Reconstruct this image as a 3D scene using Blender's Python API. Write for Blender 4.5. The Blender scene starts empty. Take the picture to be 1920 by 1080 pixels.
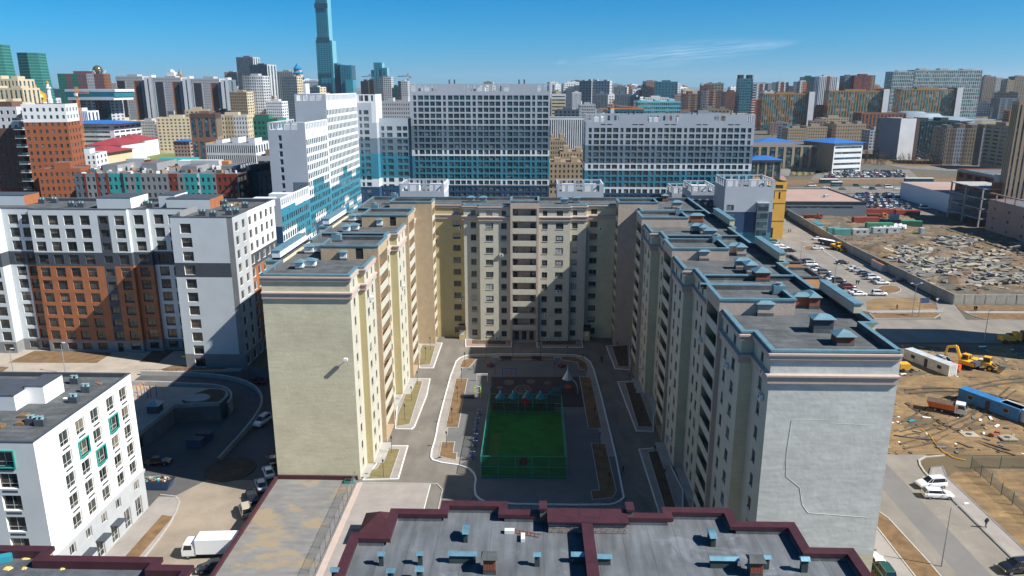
import bpy, math, random
from mathutils import Vector
R = math.radians
HAZE = 0.00004
sc = bpy.context.scene
C = sc.collection
# ---------------------------------------------------------------- camera
FPX = 1420.0; PITCH = R(14.9); YAW = R(1.56); CH = 63.0
cam = bpy.data.cameras.new('camera')
cam.sensor_width = 36; cam.lens = 36 * FPX / 1920; cam.clip_start = 0.5; cam.clip_end = 60000
co = bpy.data.objects.new('camera', cam); C.objects.link(co)
co.location = (0, 0, CH); co.rotation_euler = (math.pi / 2 - PITCH, 0, YAW)
sc.camera = co
# ---------------------------------------------------------------- light
SUN_EL = R(42.2); SUN_OFF = R(17)        # sun to the right (+X), a little behind the camera
sd = Vector((math.cos(SUN_EL) * math.cos(SUN_OFF), -math.cos(SUN_EL) * math.sin(SUN_OFF), math.sin(SUN_EL)))
sl = bpy.data.lights.new('sun', 'SUN'); sl.energy = 5.0; sl.angle = R(0.5); sl.color = (1, .955, .88)
so = bpy.data.objects.new('sun', sl); C.objects.link(so)
so.rotation_euler = sd.to_track_quat('Z', 'Y').to_euler(); so.location = (200, -50, 200)
w = bpy.data.worlds.new('World'); sc.world = w; w.use_nodes = True
nt = w.node_tree; bg = nt.nodes['Background']
sky = nt.nodes.new('ShaderNodeTexSky'); sky.sky_type = 'NISHITA'; sky.sun_disc = False
sky.sun_elevation = SUN_EL; sky.sun_rotation = R(90) + SUN_OFF
sky.altitude = 1500; sky.air_density = 1.0; sky.dust_density = 0.35; sky.ozone_density = 3.0
# the clear, deep blue of a dry spring sky: a tint by height above the horizon, the same in every direction
tcw = nt.nodes.new('ShaderNodeTexCoord'); sx = nt.nodes.new('ShaderNodeSeparateXYZ'); rp = nt.nodes.new('ShaderNodeValToRGB')
nt.links.new(tcw.outputs['Generated'], sx.inputs[0]); nt.links.new(sx.outputs['Z'], rp.inputs['Fac'])
el = rp.color_ramp.elements
el[0].position = 0; el[0].color = (.20, .64, 1.12, 1)
el[1].position = 1; el[1].color = (.30, .80, 1.05, 1)
for pz, cz in ((.03, (.19, .66, 1.12, 1)), (.065, (.10, .68, 1.10, 1)), (.115, (0, .66, 1.10, 1)), (.30, (.08, .74, 1.1, 1))):
    e_ = el.new(pz); e_.color = cz
mm = nt.nodes.new('ShaderNodeVectorMath'); mm.operation = 'MULTIPLY'
nt.links.new(sky.outputs[0], mm.inputs[0]); nt.links.new(rp.outputs[0], mm.inputs[1]); nt.links.new(mm.outputs[0], bg.inputs[0])
bg.inputs[1].default_value = 0.054
sc.view_settings.view_transform = 'Standard'; sc.view_settings.look = 'None'
sc.view_settings.gamma = 1; sc.view_settings.exposure = 0.84; sc.view_settings.use_curve_mapping = False
sc.cycles.max_bounces = 5; sc.cycles.diffuse_bounces = 3; sc.cycles.glossy_bounces = 3
sc.cycles.transparent_max_bounces = 12; sc.cycles.volume_bounces = 0
# ---------------------------------------------------------------- measuring helpers (pixel of the photo -> point on a level plane)
def ray(px, py):
    a = (px - 960) / FPX; b = (540 - py) / FPX
    f = math.cos(PITCH) + b * math.sin(PITCH); u = -math.sin(PITCH) + b * math.cos(PITCH)
    return a * math.cos(YAW) - f * math.sin(YAW), a * math.sin(YAW) + f * math.cos(YAW), u
def G(px, py, z=0.0):
    x, y, u = ray(px, py); t = (z - CH) / u
    return (x * t, y * t)
def GY(px, py, Y):
    x, y, u = ray(px, py); t = Y / y
    return (x * t, CH + u * t)
# ---------------------------------------------------------------- materials
MATS = {}
def mat(name, col, rough=.8, var=.12, scale=.6, bump=0.0, bscale=8.0, metal=0.0, kind=None, col2=None, spec=None, rnd=0.0, streak=None, seam=0, spot=0):
    if name in MATS: return MATS[name]
    m = bpy.data.materials.new(name); MATS[name] = m; m.use_nodes = True
    n = m.node_tree.nodes; l = m.node_tree.links; b = n['Principled BSDF']
    b.inputs['Roughness'].default_value = rough; b.inputs['Metallic'].default_value = metal
    if spec is not None: b.inputs['Specular IOR Level'].default_value = spec
    tc = n.new('ShaderNodeTexCoord')
    c = (*col, 1)
    if var or col2:
        nz = n.new('ShaderNodeTexNoise'); nz.inputs['Scale'].default_value = scale; nz.inputs['Detail'].default_value = 6
        nz.inputs['Roughness'].default_value = .65
        l.new(tc.outputs['Object'], nz.inputs['Vector'])
        cr = n.new('ShaderNodeValToRGB'); cr.color_ramp.elements[0].position = .34; cr.color_ramp.elements[1].position = .66
        if col2:
            cr.color_ramp.elements[0].color = c; cr.color_ramp.elements[1].color = (*col2, 1)
        else:
            cr.color_ramp.elements[0].color = tuple(x * (1 - var) for x in col) + (1,)
            cr.color_ramp.elements[1].color = tuple(min(1, x * (1 + var)) for x in col) + (1,)
        l.new(nz.outputs['Fac'], cr.inputs['Fac']); out = cr.outputs[0]
        def mul(o_, fac_out, lo, hi, p0=.35, p1=.65):
            r_ = n.new('ShaderNodeMapRange'); r_.inputs['From Min'].default_value = p0; r_.inputs['From Max'].default_value = p1; r_.inputs['To Min'].default_value = lo; r_.inputs['To Max'].default_value = hi
            l.new(fac_out, r_.inputs['Value']); v_ = n.new('ShaderNodeVectorMath'); v_.operation = 'SCALE'; l.new(o_, v_.inputs[0]); l.new(r_.outputs[0], v_.inputs['Scale']); return v_.outputs[0]
        if streak:
            mp = n.new('ShaderNodeMapping'); mp.inputs['Scale'].default_value = streak[0]; l.new(tc.outputs['Object'], mp.inputs['Vector'])
            n3 = n.new('ShaderNodeTexNoise'); n3.inputs['Scale'].default_value = 1; n3.inputs['Detail'].default_value = 5; l.new(mp.outputs[0], n3.inputs['Vector']); out = mul(out, n3.outputs['Fac'], 1 - streak[1], 1 + streak[1])
        if spot:
            n4 = n.new('ShaderNodeTexNoise'); n4.inputs['Scale'].default_value = .22; n4.inputs['Detail'].default_value = 9; n4.inputs['Roughness'].default_value = .75; n4.inputs['Distortion'].default_value = 1.2
            l.new(tc.outputs['Object'], n4.inputs['Vector']); out = mul(out, n4.outputs['Fac'], 1, 1 + spot, .56, .64)
        if seam:
            sp_ = n.new('ShaderNodeSeparateXYZ'); l.new(tc.outputs['Object'], sp_.inputs[0]); pp = n.new('ShaderNodeMath'); pp.operation = 'PINGPONG'; pp.inputs[1].default_value = seam; l.new(sp_.outputs['X'], pp.inputs[0]); out = mul(out, pp.outputs[0], .62, 1, 0.0, .05)
        if rnd:
            oi = n.new('ShaderNodeObjectInfo'); mr = n.new('ShaderNodeMapRange')
            mr.inputs['To Min'].default_value = 1 - rnd; mr.inputs['To Max'].default_value = 1 + rnd
            l.new(oi.outputs['Random'], mr.inputs['Value'])
            mx = n.new('ShaderNodeVectorMath'); mx.operation = 'SCALE'
            l.new(out, mx.inputs[0]); l.new(mr.outputs[0], mx.inputs['Scale']); out = mx.outputs[0]
        l.new(out, b.inputs['Base Color'])
    else: b.inputs['Base Color'].default_value = c
    if bump:
        n2 = n.new('ShaderNodeTexNoise'); n2.inputs['Scale'].default_value = bscale; n2.inputs['Detail'].default_value = 5
        l.new(tc.outputs['Object'], n2.inputs['Vector'])
        bp = n.new('ShaderNodeBump'); bp.inputs['Strength'].default_value = bump; bp.inputs['Distance'].default_value = .1
        l.new(n2.outputs['Fac'], bp.inputs['Height']); l.new(bp.outputs[0], b.inputs['Normal'])
    return m
def glass_mat(name, col=(.02, .03, .035), rough=.08, curtain=.25, tint=(.3, .33, .33), lv=None):
    """window glass: dark room, some curtains, glossy"""
    if name in MATS: return MATS[name]
    m = bpy.data.materials.new(name); MATS[name] = m; m.use_nodes = True
    n = m.node_tree.nodes; l = m.node_tree.links; b = n['Principled BSDF']
    b.inputs['Roughness'].default_value = rough; b.inputs['Specular IOR Level'].default_value = .7
    tc = n.new('ShaderNodeTexCoord'); geo = n.new('ShaderNodeNewGeometry'); oi = n.new('ShaderNodeObjectInfo')
    wn = n.new('ShaderNodeTexWhiteNoise'); wn.noise_dimensions = '3D'
    # one random value per pane: cell of ~0.9 m in world plus the object's own random number
    sn = n.new('ShaderNodeVectorMath'); sn.operation = 'SNAP'; sn.inputs[1].default_value = lv or (2.0, 2.0, 1.55)
    l.new(geo.outputs['Position'], sn.inputs[0]); l.new(sn.outputs[0], wn.inputs['Vector'])
    cr = n.new('ShaderNodeValToRGB'); cr.color_ramp.interpolation = 'CONSTANT'
    e = cr.color_ramp.elements; e[0].color = (*col, 1); e[1].position = 1 - curtain; e[1].color = (*tint, 1)
    e2 = e.new((1 - curtain) * .55); e2.color = (*[c * 2.2 for c in col], 1)
    e3 = e.new(1 - curtain * .45); e3.color = (*[c * .5 for c in tint], 1)
    l.new(wn.outputs['Value'], cr.inputs['Fac']); l.new(cr.outputs[0], b.inputs['Base Color'])
    return m
# ---------------------------------------------------------------- mesh builder
class MB:
    def __init__(s): s.v = []; s.i = {}; s.f = []; s.m = []; s.mats = []
    def vi(s, p):
        k = (round(p[0], 3), round(p[1], 3), round(p[2], 3)); j = s.i.get(k)
        if j is None: j = len(s.v); s.i[k] = j; s.v.append(k)
        return j
    def mi(s, m):
        if m not in s.mats: s.mats.append(m)
        return s.mats.index(m)
    def face(s, pts, m):
        ids = []
        for p in pts:
            j = s.vi(p)
            if j not in ids: ids.append(j)
        if len(ids) > 2: s.f.append(ids); s.m.append(s.mi(m))
    def box(s, x0, y0, z0, x1, y1, z1, m, top=None, bottom=True):
        s.prism([(x0, y0), (x1, y0), (x1, y1), (x0, y1)], z0, z1, m, top, bottom)
    def prism(s, poly, z0, z1, m, top=None, bottom=True):
        n = len(poly)
        for k in range(n):
            a = poly[k]; b = poly[(k + 1) % n]
            s.face([(a[0], a[1], z0), (b[0], b[1], z0), (b[0], b[1], z1), (a[0], a[1], z1)], m)
        s.face([(p[0], p[1], z1) for p in poly], top or m)
        if bottom: s.face([(p[0], p[1], z0) for p in reversed(poly)], m)
    def obox(s, cx, cy, z0, lx, ly, lz, ang, m, top=None):
        c, q = math.cos(ang), math.sin(ang)
        s.prism([(cx + c * x - q * y, cy + q * x + c * y) for x, y in ((-lx / 2, -ly / 2), (lx / 2, -ly / 2), (lx / 2, ly / 2), (-lx / 2, ly / 2))], z0, z0 + lz, m, top)
    def frus(s, p0, z0, p1, z1, m, cap=None):
        n = len(p0)
        for k in range(n):
            a, b = p0[k], p0[(k + 1) % n]; c, d = p1[(k + 1) % n], p1[k]
            s.face([(*a, z0), (*b, z0), (*c, z1), (*d, z1)], m)
        s.face([(*p, z1) for p in p1], cap or m)
    def tube(s, p, q, r, m, n=6, r2=None):
        p = Vector(p); q = Vector(q); d = (q - p)
        if d.length < 1e-6: return
        d.normalize(); a = d.orthogonal().normalized(); b = d.cross(a); r2 = r if r2 is None else r2
        A = [p + (a * math.cos(t) + b * math.sin(t)) * r for t in [2 * math.pi * k / n for k in range(n)]]
        B = [q + (a * math.cos(t) + b * math.sin(t)) * r2 for t in [2 * math.pi * k / n for k in range(n)]]
        for k in range(n): s.face([A[k], A[(k + 1) % n], B[(k + 1) % n], B[k]], m)
        s.face(list(reversed(A)), m); s.face(B, m)
    def lathe(s, cx, cy, prof, m, n=12, cap=True):
        rings = [[(cx + r * math.cos(2 * math.pi * k / n), cy + r * math.sin(2 * math.pi * k / n), z) for k in range(n)] for r, z in prof]
        for a, b in zip(rings, rings[1:]):
            for k in range(n): s.face([a[k], a[(k + 1) % n], b[(k + 1) % n], b[k]], m)
        if cap: s.face(rings[-1], m); s.face(list(reversed(rings[0])), m)
    def grid(s, x0, y0, x1, y1, z, nx, ny, m, amp=0, fn=None):
        P = [[(x0 + (x1 - x0) * i / nx, y0 + (y1 - y0) * j / ny) for i in range(nx + 1)] for j in range(ny + 1)]
        Q = [[(p[0], p[1], z + (fn(*p) if fn else random.uniform(-amp, amp))) for p in row] for row in P]
        for j in range(ny):
            for i in range(nx): s.face([Q[j][i], Q[j][i + 1], Q[j + 1][i + 1], Q[j + 1][i]], m)
    def mesh(s, name, org=(0, 0, 0), smooth=False):
        me = bpy.data.meshes.new(name)
        me.from_pydata([(a - org[0], b - org[1], c - org[2]) for a, b, c in s.v], [], s.f)
        for m in s.mats: me.materials.append(m)
        me.polygons.foreach_set('material_index', s.m)
        if smooth: me.polygons.foreach_set('use_smooth', [True] * len(s.f))
        me.update(); return me
def tag(o, label=None, cat=None, group=None, kind=None):
    if label: o['label'] = label
    if cat: o['category'] = cat
    if group: o['group'] = group
    if kind: o['kind'] = kind
    return o
def thing(name, label, cat, loc=(0, 0, 0), group=None, rz=0):
    o = bpy.data.objects.new(name, None); C.objects.link(o); o.location = loc; o.rotation_euler = (0, 0, rz)
    o.empty_display_size = 1
    return tag(o, label, cat, group)
def part(name, mb, T, smooth=False, kind=None, label=None):
    """a mesh given in world coordinates, child of thing T (T unrotated) or of a part of it"""
    if not mb.f: return None
    root = T
    while root.parent: root = root.parent
    o = bpy.data.objects.new(name, mb.mesh(name, root.location, smooth)); C.objects.link(o); o.parent = T
    if kind: o['kind'] = kind
    if label: o['label'] = label
    return o
def solo(name, mb, label, cat, loc=(0, 0, 0), group=None, smooth=False, kind=None):
    o = bpy.data.objects.new(name, mb.mesh(name, loc, smooth)); C.objects.link(o); o.location = loc
    return tag(o, label, cat, group, kind)
def structure(name, mb, smooth=False):
    o = bpy.data.objects.new(name, mb.mesh(name, (0, 0, 0), smooth)); C.objects.link(o); o['kind'] = 'structure'; return o
def kids(o): return [c for c in o.children]
def copy_tree(o, loc=None, rz=None, label=None, group=None, parent=None):
    c = o.copy(); C.objects.link(c)
    if parent: c.parent = parent
    if loc is not None: c.location = loc
    if rz is not None: c.rotation_euler = (0, 0, rz)
    if label: c['label'] = label
    if group: c['group'] = group
    for ch in o.children: copy_tree(ch, parent=c)
    return c
# ---------------------------------------------------------------- windows and facades
WM = {}
def winmesh(w_, h_, style, fm, gm):
    """window in its own frame: x along the wall, z up, facing -y. returns (frame mesh, glass mesh or None)"""
    k = (round(w_, 2), round(h_, 2), style, fm.name, gm.name)
    if k in WM: return WM[k]
    f = MB(); g = MB(); t = .07; d = .05
    one = 's' in style
    gb = f if one else g
    def bar(x0, z0, x1, z1):
        f.face([(x0, -d, z0), (x1, -d, z0), (x1, -d, z1), (x0, -d, z1)], fm)
    bar(0, 0, w_, t); bar(0, h_ - t, w_, h_); bar(0, t, t, h_ - t); bar(w_ - t, t, w_, h_ - t)
    if 'd' in style: bar(w_ * .5 - t / 2, t, w_ * .5 + t / 2, h_ - t)
    if 't' in style: bar(t, h_ * .3 - t / 2, w_ - t, h_ * .3 + t / 2)
    if 'p' in style: bar(t, t, w_ - t, h_ * .2)
    gb.face([(t * .5, -.012, t * .5), (w_ - t * .5, -.012, t * .5), (w_ - t * .5, -.012, h_ - t * .5), (t * .5, -.012, h_ - t * .5)], gm)
    WM[k] = (f.mesh('window'), None if one else g.mesh('pane')); return WM[k]
class Bld:
    """a building: Empty, wall mesh builder, window counter"""
    def __init__(s, name, label, loc, cat='building', group=None):
        s.T = thing(name, label, cat, loc, group); s.wall = MB(); s.n = 0; s.rest = MB(); s.loc = Vector(loc)
    def win(s, px, py, pz, rz, w_, h_, style, fm, gm, name='window', cap=295):
        if s.n >= cap or 'j' in style:
            c, q = math.cos(rz), math.sin(rz); nx, ny = q, -c
            P = lambda u, z, o: (px + c * u + nx * o, py + q * u + ny * o, pz + z)
            t = .07
            s.rest.face([P(t, t, .012), P(w_ - t, t, .012), P(w_ - t, h_ - t, .012), P(t, h_ - t, .012)], gm)
            for a, b, c2, d2 in ((0, 0, w_, t), (0, h_ - t, w_, h_), (0, t, t, h_ - t), (w_ - t, t, w_, h_ - t)) + (((w_ / 2 - t / 2, t, w_ / 2 + t / 2, h_ - t),) if 'd' in style else ()):
                s.rest.face([P(a, b, .05), P(c2, b, .05), P(c2, d2, .05), P(a, d2, .05)], fm)
            return
        s.n += 1
        fme, gme = winmesh(w_, h_, style, fm, gm)
        o = bpy.data.objects.new(name, fme); C.objects.link(o); o.parent = s.T
        o.location = Vector((px, py, pz)) - s.loc; o.rotation_euler = (0, 0, rz)
        if gme:
            g = bpy.data.objects.new('pane', gme); C.objects.link(g); g.parent = o
    def facade(s, p, q, z0, z1, wins, zone, us=(), zs=(), rec=.15, style='d', fm=None, gm=None, rev=None, name='window', mb=None):
        """wall from p to q (outside on the right hand) with recessed openings; wins: (u0,u1,z0,z1[,style])"""
        mb = mb or s.wall
        L = math.hypot(q[0] - p[0], q[1] - p[1]); dx, dy = (q[0] - p[0]) / L, (q[1] - p[1]) / L; nx, ny = dy, -dx
        rz = math.atan2(dy, dx)
        zn = zone if callable(zone) else (lambda u, z: zone)
        wins = [w_ for w_ in wins if w_[0] > .02 and w_[1] < L - .02 and w_[2] >= z0 and w_[3] <= z1]
        U = sorted({0.0, round(L, 3)} | {round(u, 3) for u in us if 0 < u < L} | {round(x, 3) for w_ in wins for x in w_[:2]})
        Z = sorted({round(z0, 3), round(z1, 3)} | {round(z, 3) for z in zs if z0 < z < z1} | {round(x, 3) for w_ in wins for x in w_[2:4]})
        P = lambda u, z, o=0: (p[0] + dx * u + nx * o, p[1] + dy * u + ny * o, z)
        hol = {}
        for w_ in wins:
            i0 = U.index(round(w_[0], 3)); i1 = U.index(round(w_[1], 3)); j0 = Z.index(round(w_[2], 3)); j1 = Z.index(round(w_[3], 3))
            for i in range(i0, i1):
                for j in range(j0, j1): hol[(i, j)] = 1
        for i in range(len(U) - 1):
            for j in range(len(Z) - 1):
                if (i, j) not in hol:
                    mb.face([P(U[i], Z[j]), P(U[i + 1], Z[j]), P(U[i + 1], Z[j + 1]), P(U[i], Z[j + 1])], zn((U[i] + U[i + 1]) / 2, (Z[j] + Z[j + 1]) / 2))
        for w_ in wins:
            u0, u1, a, b = w_[:4]; st = w_[4] if len(w_) > 4 else style
            rm = rev or zn((u0 + u1) / 2, a - .05)
            r = rec
            mb.face([P(u0, a), P(u1, a), P(u1, a, -r), P(u0, a, -r)], rm); mb.face([P(u0, b, -r), P(u1, b, -r), P(u1, b), P(u0, b)], rm)
            mb.face([P(u0, a), P(u0, a, -r), P(u0, b, -r), P(u0, b)], rm); mb.face([P(u1, a, -r), P(u1, a), P(u1, b), P(u1, b, -r)], rm)
            if st != 'o':
                o = P(u0, a, -r); s.win(o[0], o[1], o[2], rz, u1 - u0, b - a, st, fm or M['fr_white'], gm or M['glass'], name)
    def fin(s, name='wall'):
        part(name, s.wall, s.T)
        part('window', s.rest, s.T, kind='stuff')
        return s.T
def grid_wins(L, n, w_, floors, h_, m0=None, gap=None):
    """n evenly spread columns x floors(list of sill z)"""
    m0 = m0 if m0 is not None else (L / n - w_) / 2
    st = (L - 2 * m0 - w_) / max(1, n - 1) if n > 1 else 0
    return [(m0 + st * i, m0 + st * i + w_, z, z + h_) for i in range(n) for z in floors]
def sweep(mb, run, prof, m, closed=False, mats=None):
    """profile (outward offset, z) swept along rectilinear run of points, outside on the right hand"""
    n = len(run); N = []
    for k in range(n - (0 if closed else 1)):
        a, b = run[k], run[(k + 1) % n]; L = math.hypot(b[0] - a[0], b[1] - a[1]); N.append(((b[1] - a[1]) / L, -(b[0] - a[0]) / L))
    def off(k, o):
        if closed: na, nb = N[k - 1], N[k]
        else: na = N[k - 1] if k > 0 else None; nb = N[k] if k < n - 1 else None
        if na and nb:
            if abs(na[0] * nb[0] + na[1] * nb[1]) > .99: return (run[k][0] + na[0] * o, run[k][1] + na[1] * o)
            d = 1 + na[0] * nb[0] + na[1] * nb[1]
            return (run[k][0] + (na[0] + nb[0]) * o / d, run[k][1] + (na[1] + nb[1]) * o / d)
        w_ = na or nb
        return (run[k][0] + w_[0] * o, run[k][1] + w_[1] * o)
    for k in range(n if closed else n - 1):
        k2 = (k + 1) % n
        for j in range(len(prof) - 1):
            (o1, z1), (o2, z2) = prof[j], prof[j + 1]
            a = off(k, o1); b = off(k2, o1); c = off(k2, o2); d = off(k, o2)
            mb.face([(*a, z1), (*b, z1), (*c, z2), (*d, z2)], mats[j] if mats else m)
    if not closed:
        for k in (0, n - 1):
            pts = [(*off(k, o), z) for o, z in prof]
            if len(pts) > 2: mb.face(pts if k == 0 else pts[::-1], m)
M = {}
def defm(k, *a, **kw): M[k] = mat(k, *a, **kw)
defm('cream', (.50, .465, .335), .9, .09, .3, .22, 2.2, streak=((.5, .5, 2.6), .05), spot=.04)
defm('cream_yellow', (.44, .375, .20), .9, .06, .3, .3, 3)
defm('cream_white', (.44, .43, .36), .9, .07, .5, .3, 3)
defm('gable_grey', (.48, .495, .475), .9, .08, .35, .25, 1.8, streak=((.5, .5, 2.2), .08), spot=.07)
defm('beige', (.38, .29, .19), .9, .08, .8, .4, 3)
defm('beige_pink', (.40, .33, .28), .9, .08, .8, .3, 3)
defm('trim_pink', (.42, .34, .30), .85, .07, 1.5)
defm('blue_coping', (.15, .27, .32), .45, .16, .8, metal=.35)
defm('roof_felt', (.07, .078, .083), .95, .3, .35, .3, 1.5, streak=((.25, 1.5, 1), .2), seam=1.0, spot=.35)
defm('roof_felt_light', (.095, .105, .118), .93, .18, .25, .25, 1.2, streak=((1.6, .22, 1), .22), seam=1.0, spot=.45)
defm('metal_grey', (.32, .36, .38), .45, .15, 2, metal=.5)
defm('metal_white', (.62, .66, .68), .5, .1, 2)
defm('brick_red', (.24, .075, .045), .9, .35, 6)
defm('maroon', (.05, .015, .019), .5, .18, 1.2)
defm('fr_white', (.62, .62, .60), .5, 0)
defm('fr_brown', (.13, .10, .085), .6, 0)
defm('fr_dark', (.035, .035, .04), .5, 0)
defm('white', (.74, .75, .75), .75, .04, .4)
defm('white_panel', (.50, .54, .56), .6, .05, .25)
defm('dark_grey', (.05, .06, .075), .7, .12, .6)
defm('mid_grey', (.20, .205, .21), .8, .10, .5)
defm('light_grey', (.36, .38, .40), .8, .08, .4)
defm('orange_panel', (.30, .11, .045), .7, .14, .5)
defm('dark_void', (.012, .012, .014), .8, 0)
defm('door_dark', (.03, .02, .02), .6, .1)
defm('asphalt', (.15, .136, .118), .92, .16, .12, .15, 6, streak=((.5, .12, 1), .12), spot=.25)
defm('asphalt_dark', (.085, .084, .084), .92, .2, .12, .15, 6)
defm('asphalt_blue', (.12, .122, .122), .92, .12, .2)
defm('paving', (.27, .245, .225), .9, .12, .3)
defm('paving_pink', (.28, .18, .16), .9, .15, 1.0)
defm('concrete', (.33, .32, .30), .9, .15, .4, .2, 3)
defm('concrete_dark', (.16, .165, .165), .9, .2, .4)
defm('kerb_white', (.60, .60, .58), .8, .12, 3)
defm('kerb_grey', (.36, .34, .31), .85, .15, 2)
defm('soil', (.15, .09, .042), 1, .3, .5, .5, 3)
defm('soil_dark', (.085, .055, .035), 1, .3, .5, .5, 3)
defm('grass_dry', (.21, .15, .075), 1, .3, .8, .5, 5, col2=(.12, .12, .045))
defm('wood', (.20, .12, .06), .8, .2, 2)
M['glass'] = glass_mat('glass')
M['glass_far'] = glass_mat('glass_far', (.014, .038, .048), .12, .2, (.13, .16, .17), lv=(1.6, 1.6, 1.5))
M['glass_near'] = glass_mat('glass_near', (.016, .02, .02), .05, .2, (.16, .14, .11))
# ================================================================ ground
from mathutils.geometry import tessellate_polygon
LOW = -3.5
def poly(mb, pts, z, m, holes=()):
    loops = [[Vector((*p, 0)) for p in pts]] + [[Vector((*p, 0)) for p in h] for h in holes]
    flat = [p for lp in ([pts] + list(holes)) for p in lp]
    for t in tessellate_polygon(loops):
        a, b, c = (flat[i] for i in t)
        if (b[0] - a[0]) * (c[1] - a[1]) - (b[1] - a[1]) * (c[0] - a[0]) < 0: b, c = c, b
        mb.face([(*a, z), (*b, z), (*c, z)], m)
def gmat():
    m = bpy.data.materials.new('city_ground'); m.use_nodes = True; n = m.node_tree.nodes; l = m.node_tree.links; b = n['Principled BSDF']
    b.inputs['Roughness'].default_value = 1; tc = n.new('ShaderNodeTexCoord')
    def nz(s, d=5):
        x = n.new('ShaderNodeTexNoise'); x.inputs['Scale'].default_value = s; x.inputs['Detail'].default_value = d; l.new(tc.outputs['Object'], x.inputs['Vector']); return x
    a = nz(.012); c = nz(.16, 7); e = nz(.0012, 3)
    r1 = n.new('ShaderNodeValToRGB'); r1.color_ramp.elements[0].color = (.15, .11, .07, 1); r1.color_ramp.elements[1].color = (.115, .115, .11, 1)
    r1.color_ramp.elements[0].position = .42; r1.color_ramp.elements[1].position = .58
    r2 = n.new('ShaderNodeValToRGB'); r2.color_ramp.elements[0].color = (.55, .5, .45, 1); r2.color_ramp.elements[1].color = (1.1, 1.05, 1, 1)
    r3 = n.new('ShaderNodeValToRGB'); r3.color_ramp.elements[0].color = (.7, .78, .6, 1); r3.color_ramp.elements[1].color = (1, 1, 1, 1)
    l.new(a.outputs['Fac'], r1.inputs['Fac']); l.new(c.outputs['Fac'], r2.inputs['Fac']); l.new(e.outputs['Fac'], r3.inputs['Fac'])
    m1 = n.new('ShaderNodeMix'); m1.data_type = 'RGBA'; m1.blend_type = 'MULTIPLY'; m1.inputs[0].default_value = 1
    m2 = n.new('ShaderNodeMix'); m2.data_type = 'RGBA'; m2.blend_type = 'MULTIPLY'; m2.inputs[0].default_value = 1
    l.new(r1.outputs[0], m1.inputs[6]); l.new(r2.outputs[0], m1.inputs[7]); l.new(m1.outputs[2], m2.inputs[6]); l.new(r3.outputs[0], m2.inputs[7])
    l.new(m2.outputs[2], b.inputs['Base Color']); return m
M['ground'] = gmat()
B_ = 40000
NOTCH = [(-190, -60), (-42.3, -60), (-42.3, 111.8), (-41.0, 111.8), (-41.0, 196), (-60, 196), (-60, 163.6), (-66.5, 163.6), (-66.5, 161), (-88, 158), (-88, 152), (-65.5, 150.8), (-63.7, 147), (-63.9, 142.3), (-72.7, 141), (-73.5, 128.5), (-73.5, 112), (-190, 112)]
gm = MB(); poly(gm, [(-B_, -3000), (B_, -3000), (B_, B_), (-B_, B_)], -.02, M['ground'], [NOTCH])
structure('ground', gm)
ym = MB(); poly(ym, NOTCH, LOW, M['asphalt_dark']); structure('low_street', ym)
rw = MB()
for a, b in zip(NOTCH[2:16], NOTCH[3:17]):
    if a[1] > 100: rw.face([(*b, LOW), (*a, LOW), (*a, -.02), (*b, -.02)], M['concrete_dark'])
structure('embankment_wall', rw)
# ================================================================ the cream U-shaped block
FL = [.35 + 3.1 * k for k in range(11)]
HW = 34.2                                                      # roof surface
bc = Bld('apartment_building', 'cream U-shaped apartment block with blue-grey parapet caps round the shaded courtyard', (0, 150, 0))
def W1(us, h=1.5, sill=.8, att=True, k0=0):
    out = []
    for c, w_ in us:
        for k in range(k0, 11):
            hh = 1.25 if k == 10 else h; ww = w_ * (.8 if k == 10 else 1)
            out.append((c - ww / 2, c + ww / 2, FL[k] + (1.0 if k == 10 else sill), FL[k] + (1.0 if k == 10 else sill) + hh))
    return out
cm, cy, cw, bg_, bp_ = M['cream'], M['cream_yellow'], M['cream_white'], M['beige'], M['beige_pink']
fk = dict(fm=M['fr_brown'], gm=M['glass'], style='d', rec=.14)
sills = MB()
def seg(p, q, wins, m, z0=-.1, z1=34.76, **kw):
    k = dict(fk); k.update(kw); bc.facade(p, q, z0, z1, wins, m, **k)
    L = math.hypot(q[0] - p[0], q[1] - p[1]); dx, dy = (q[0] - p[0]) / L, (q[1] - p[1]) / L; nx, ny = dy, -dx
    for w_ in wins:
        if w_[3] < 33 and w_[1] - w_[0] < 3:
            A = [(p[0] + dx * u + nx * o, p[1] + dy * u + ny * o) for u, o in ((w_[0] - .08, 0.002), (w_[0] - .08, .09), (w_[1] + .08, .09), (w_[1] + .08, 0.002))]
            sills.prism(A, w_[2] - .09, w_[2] - .01, M['trim_pink'])
balc = []
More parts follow.
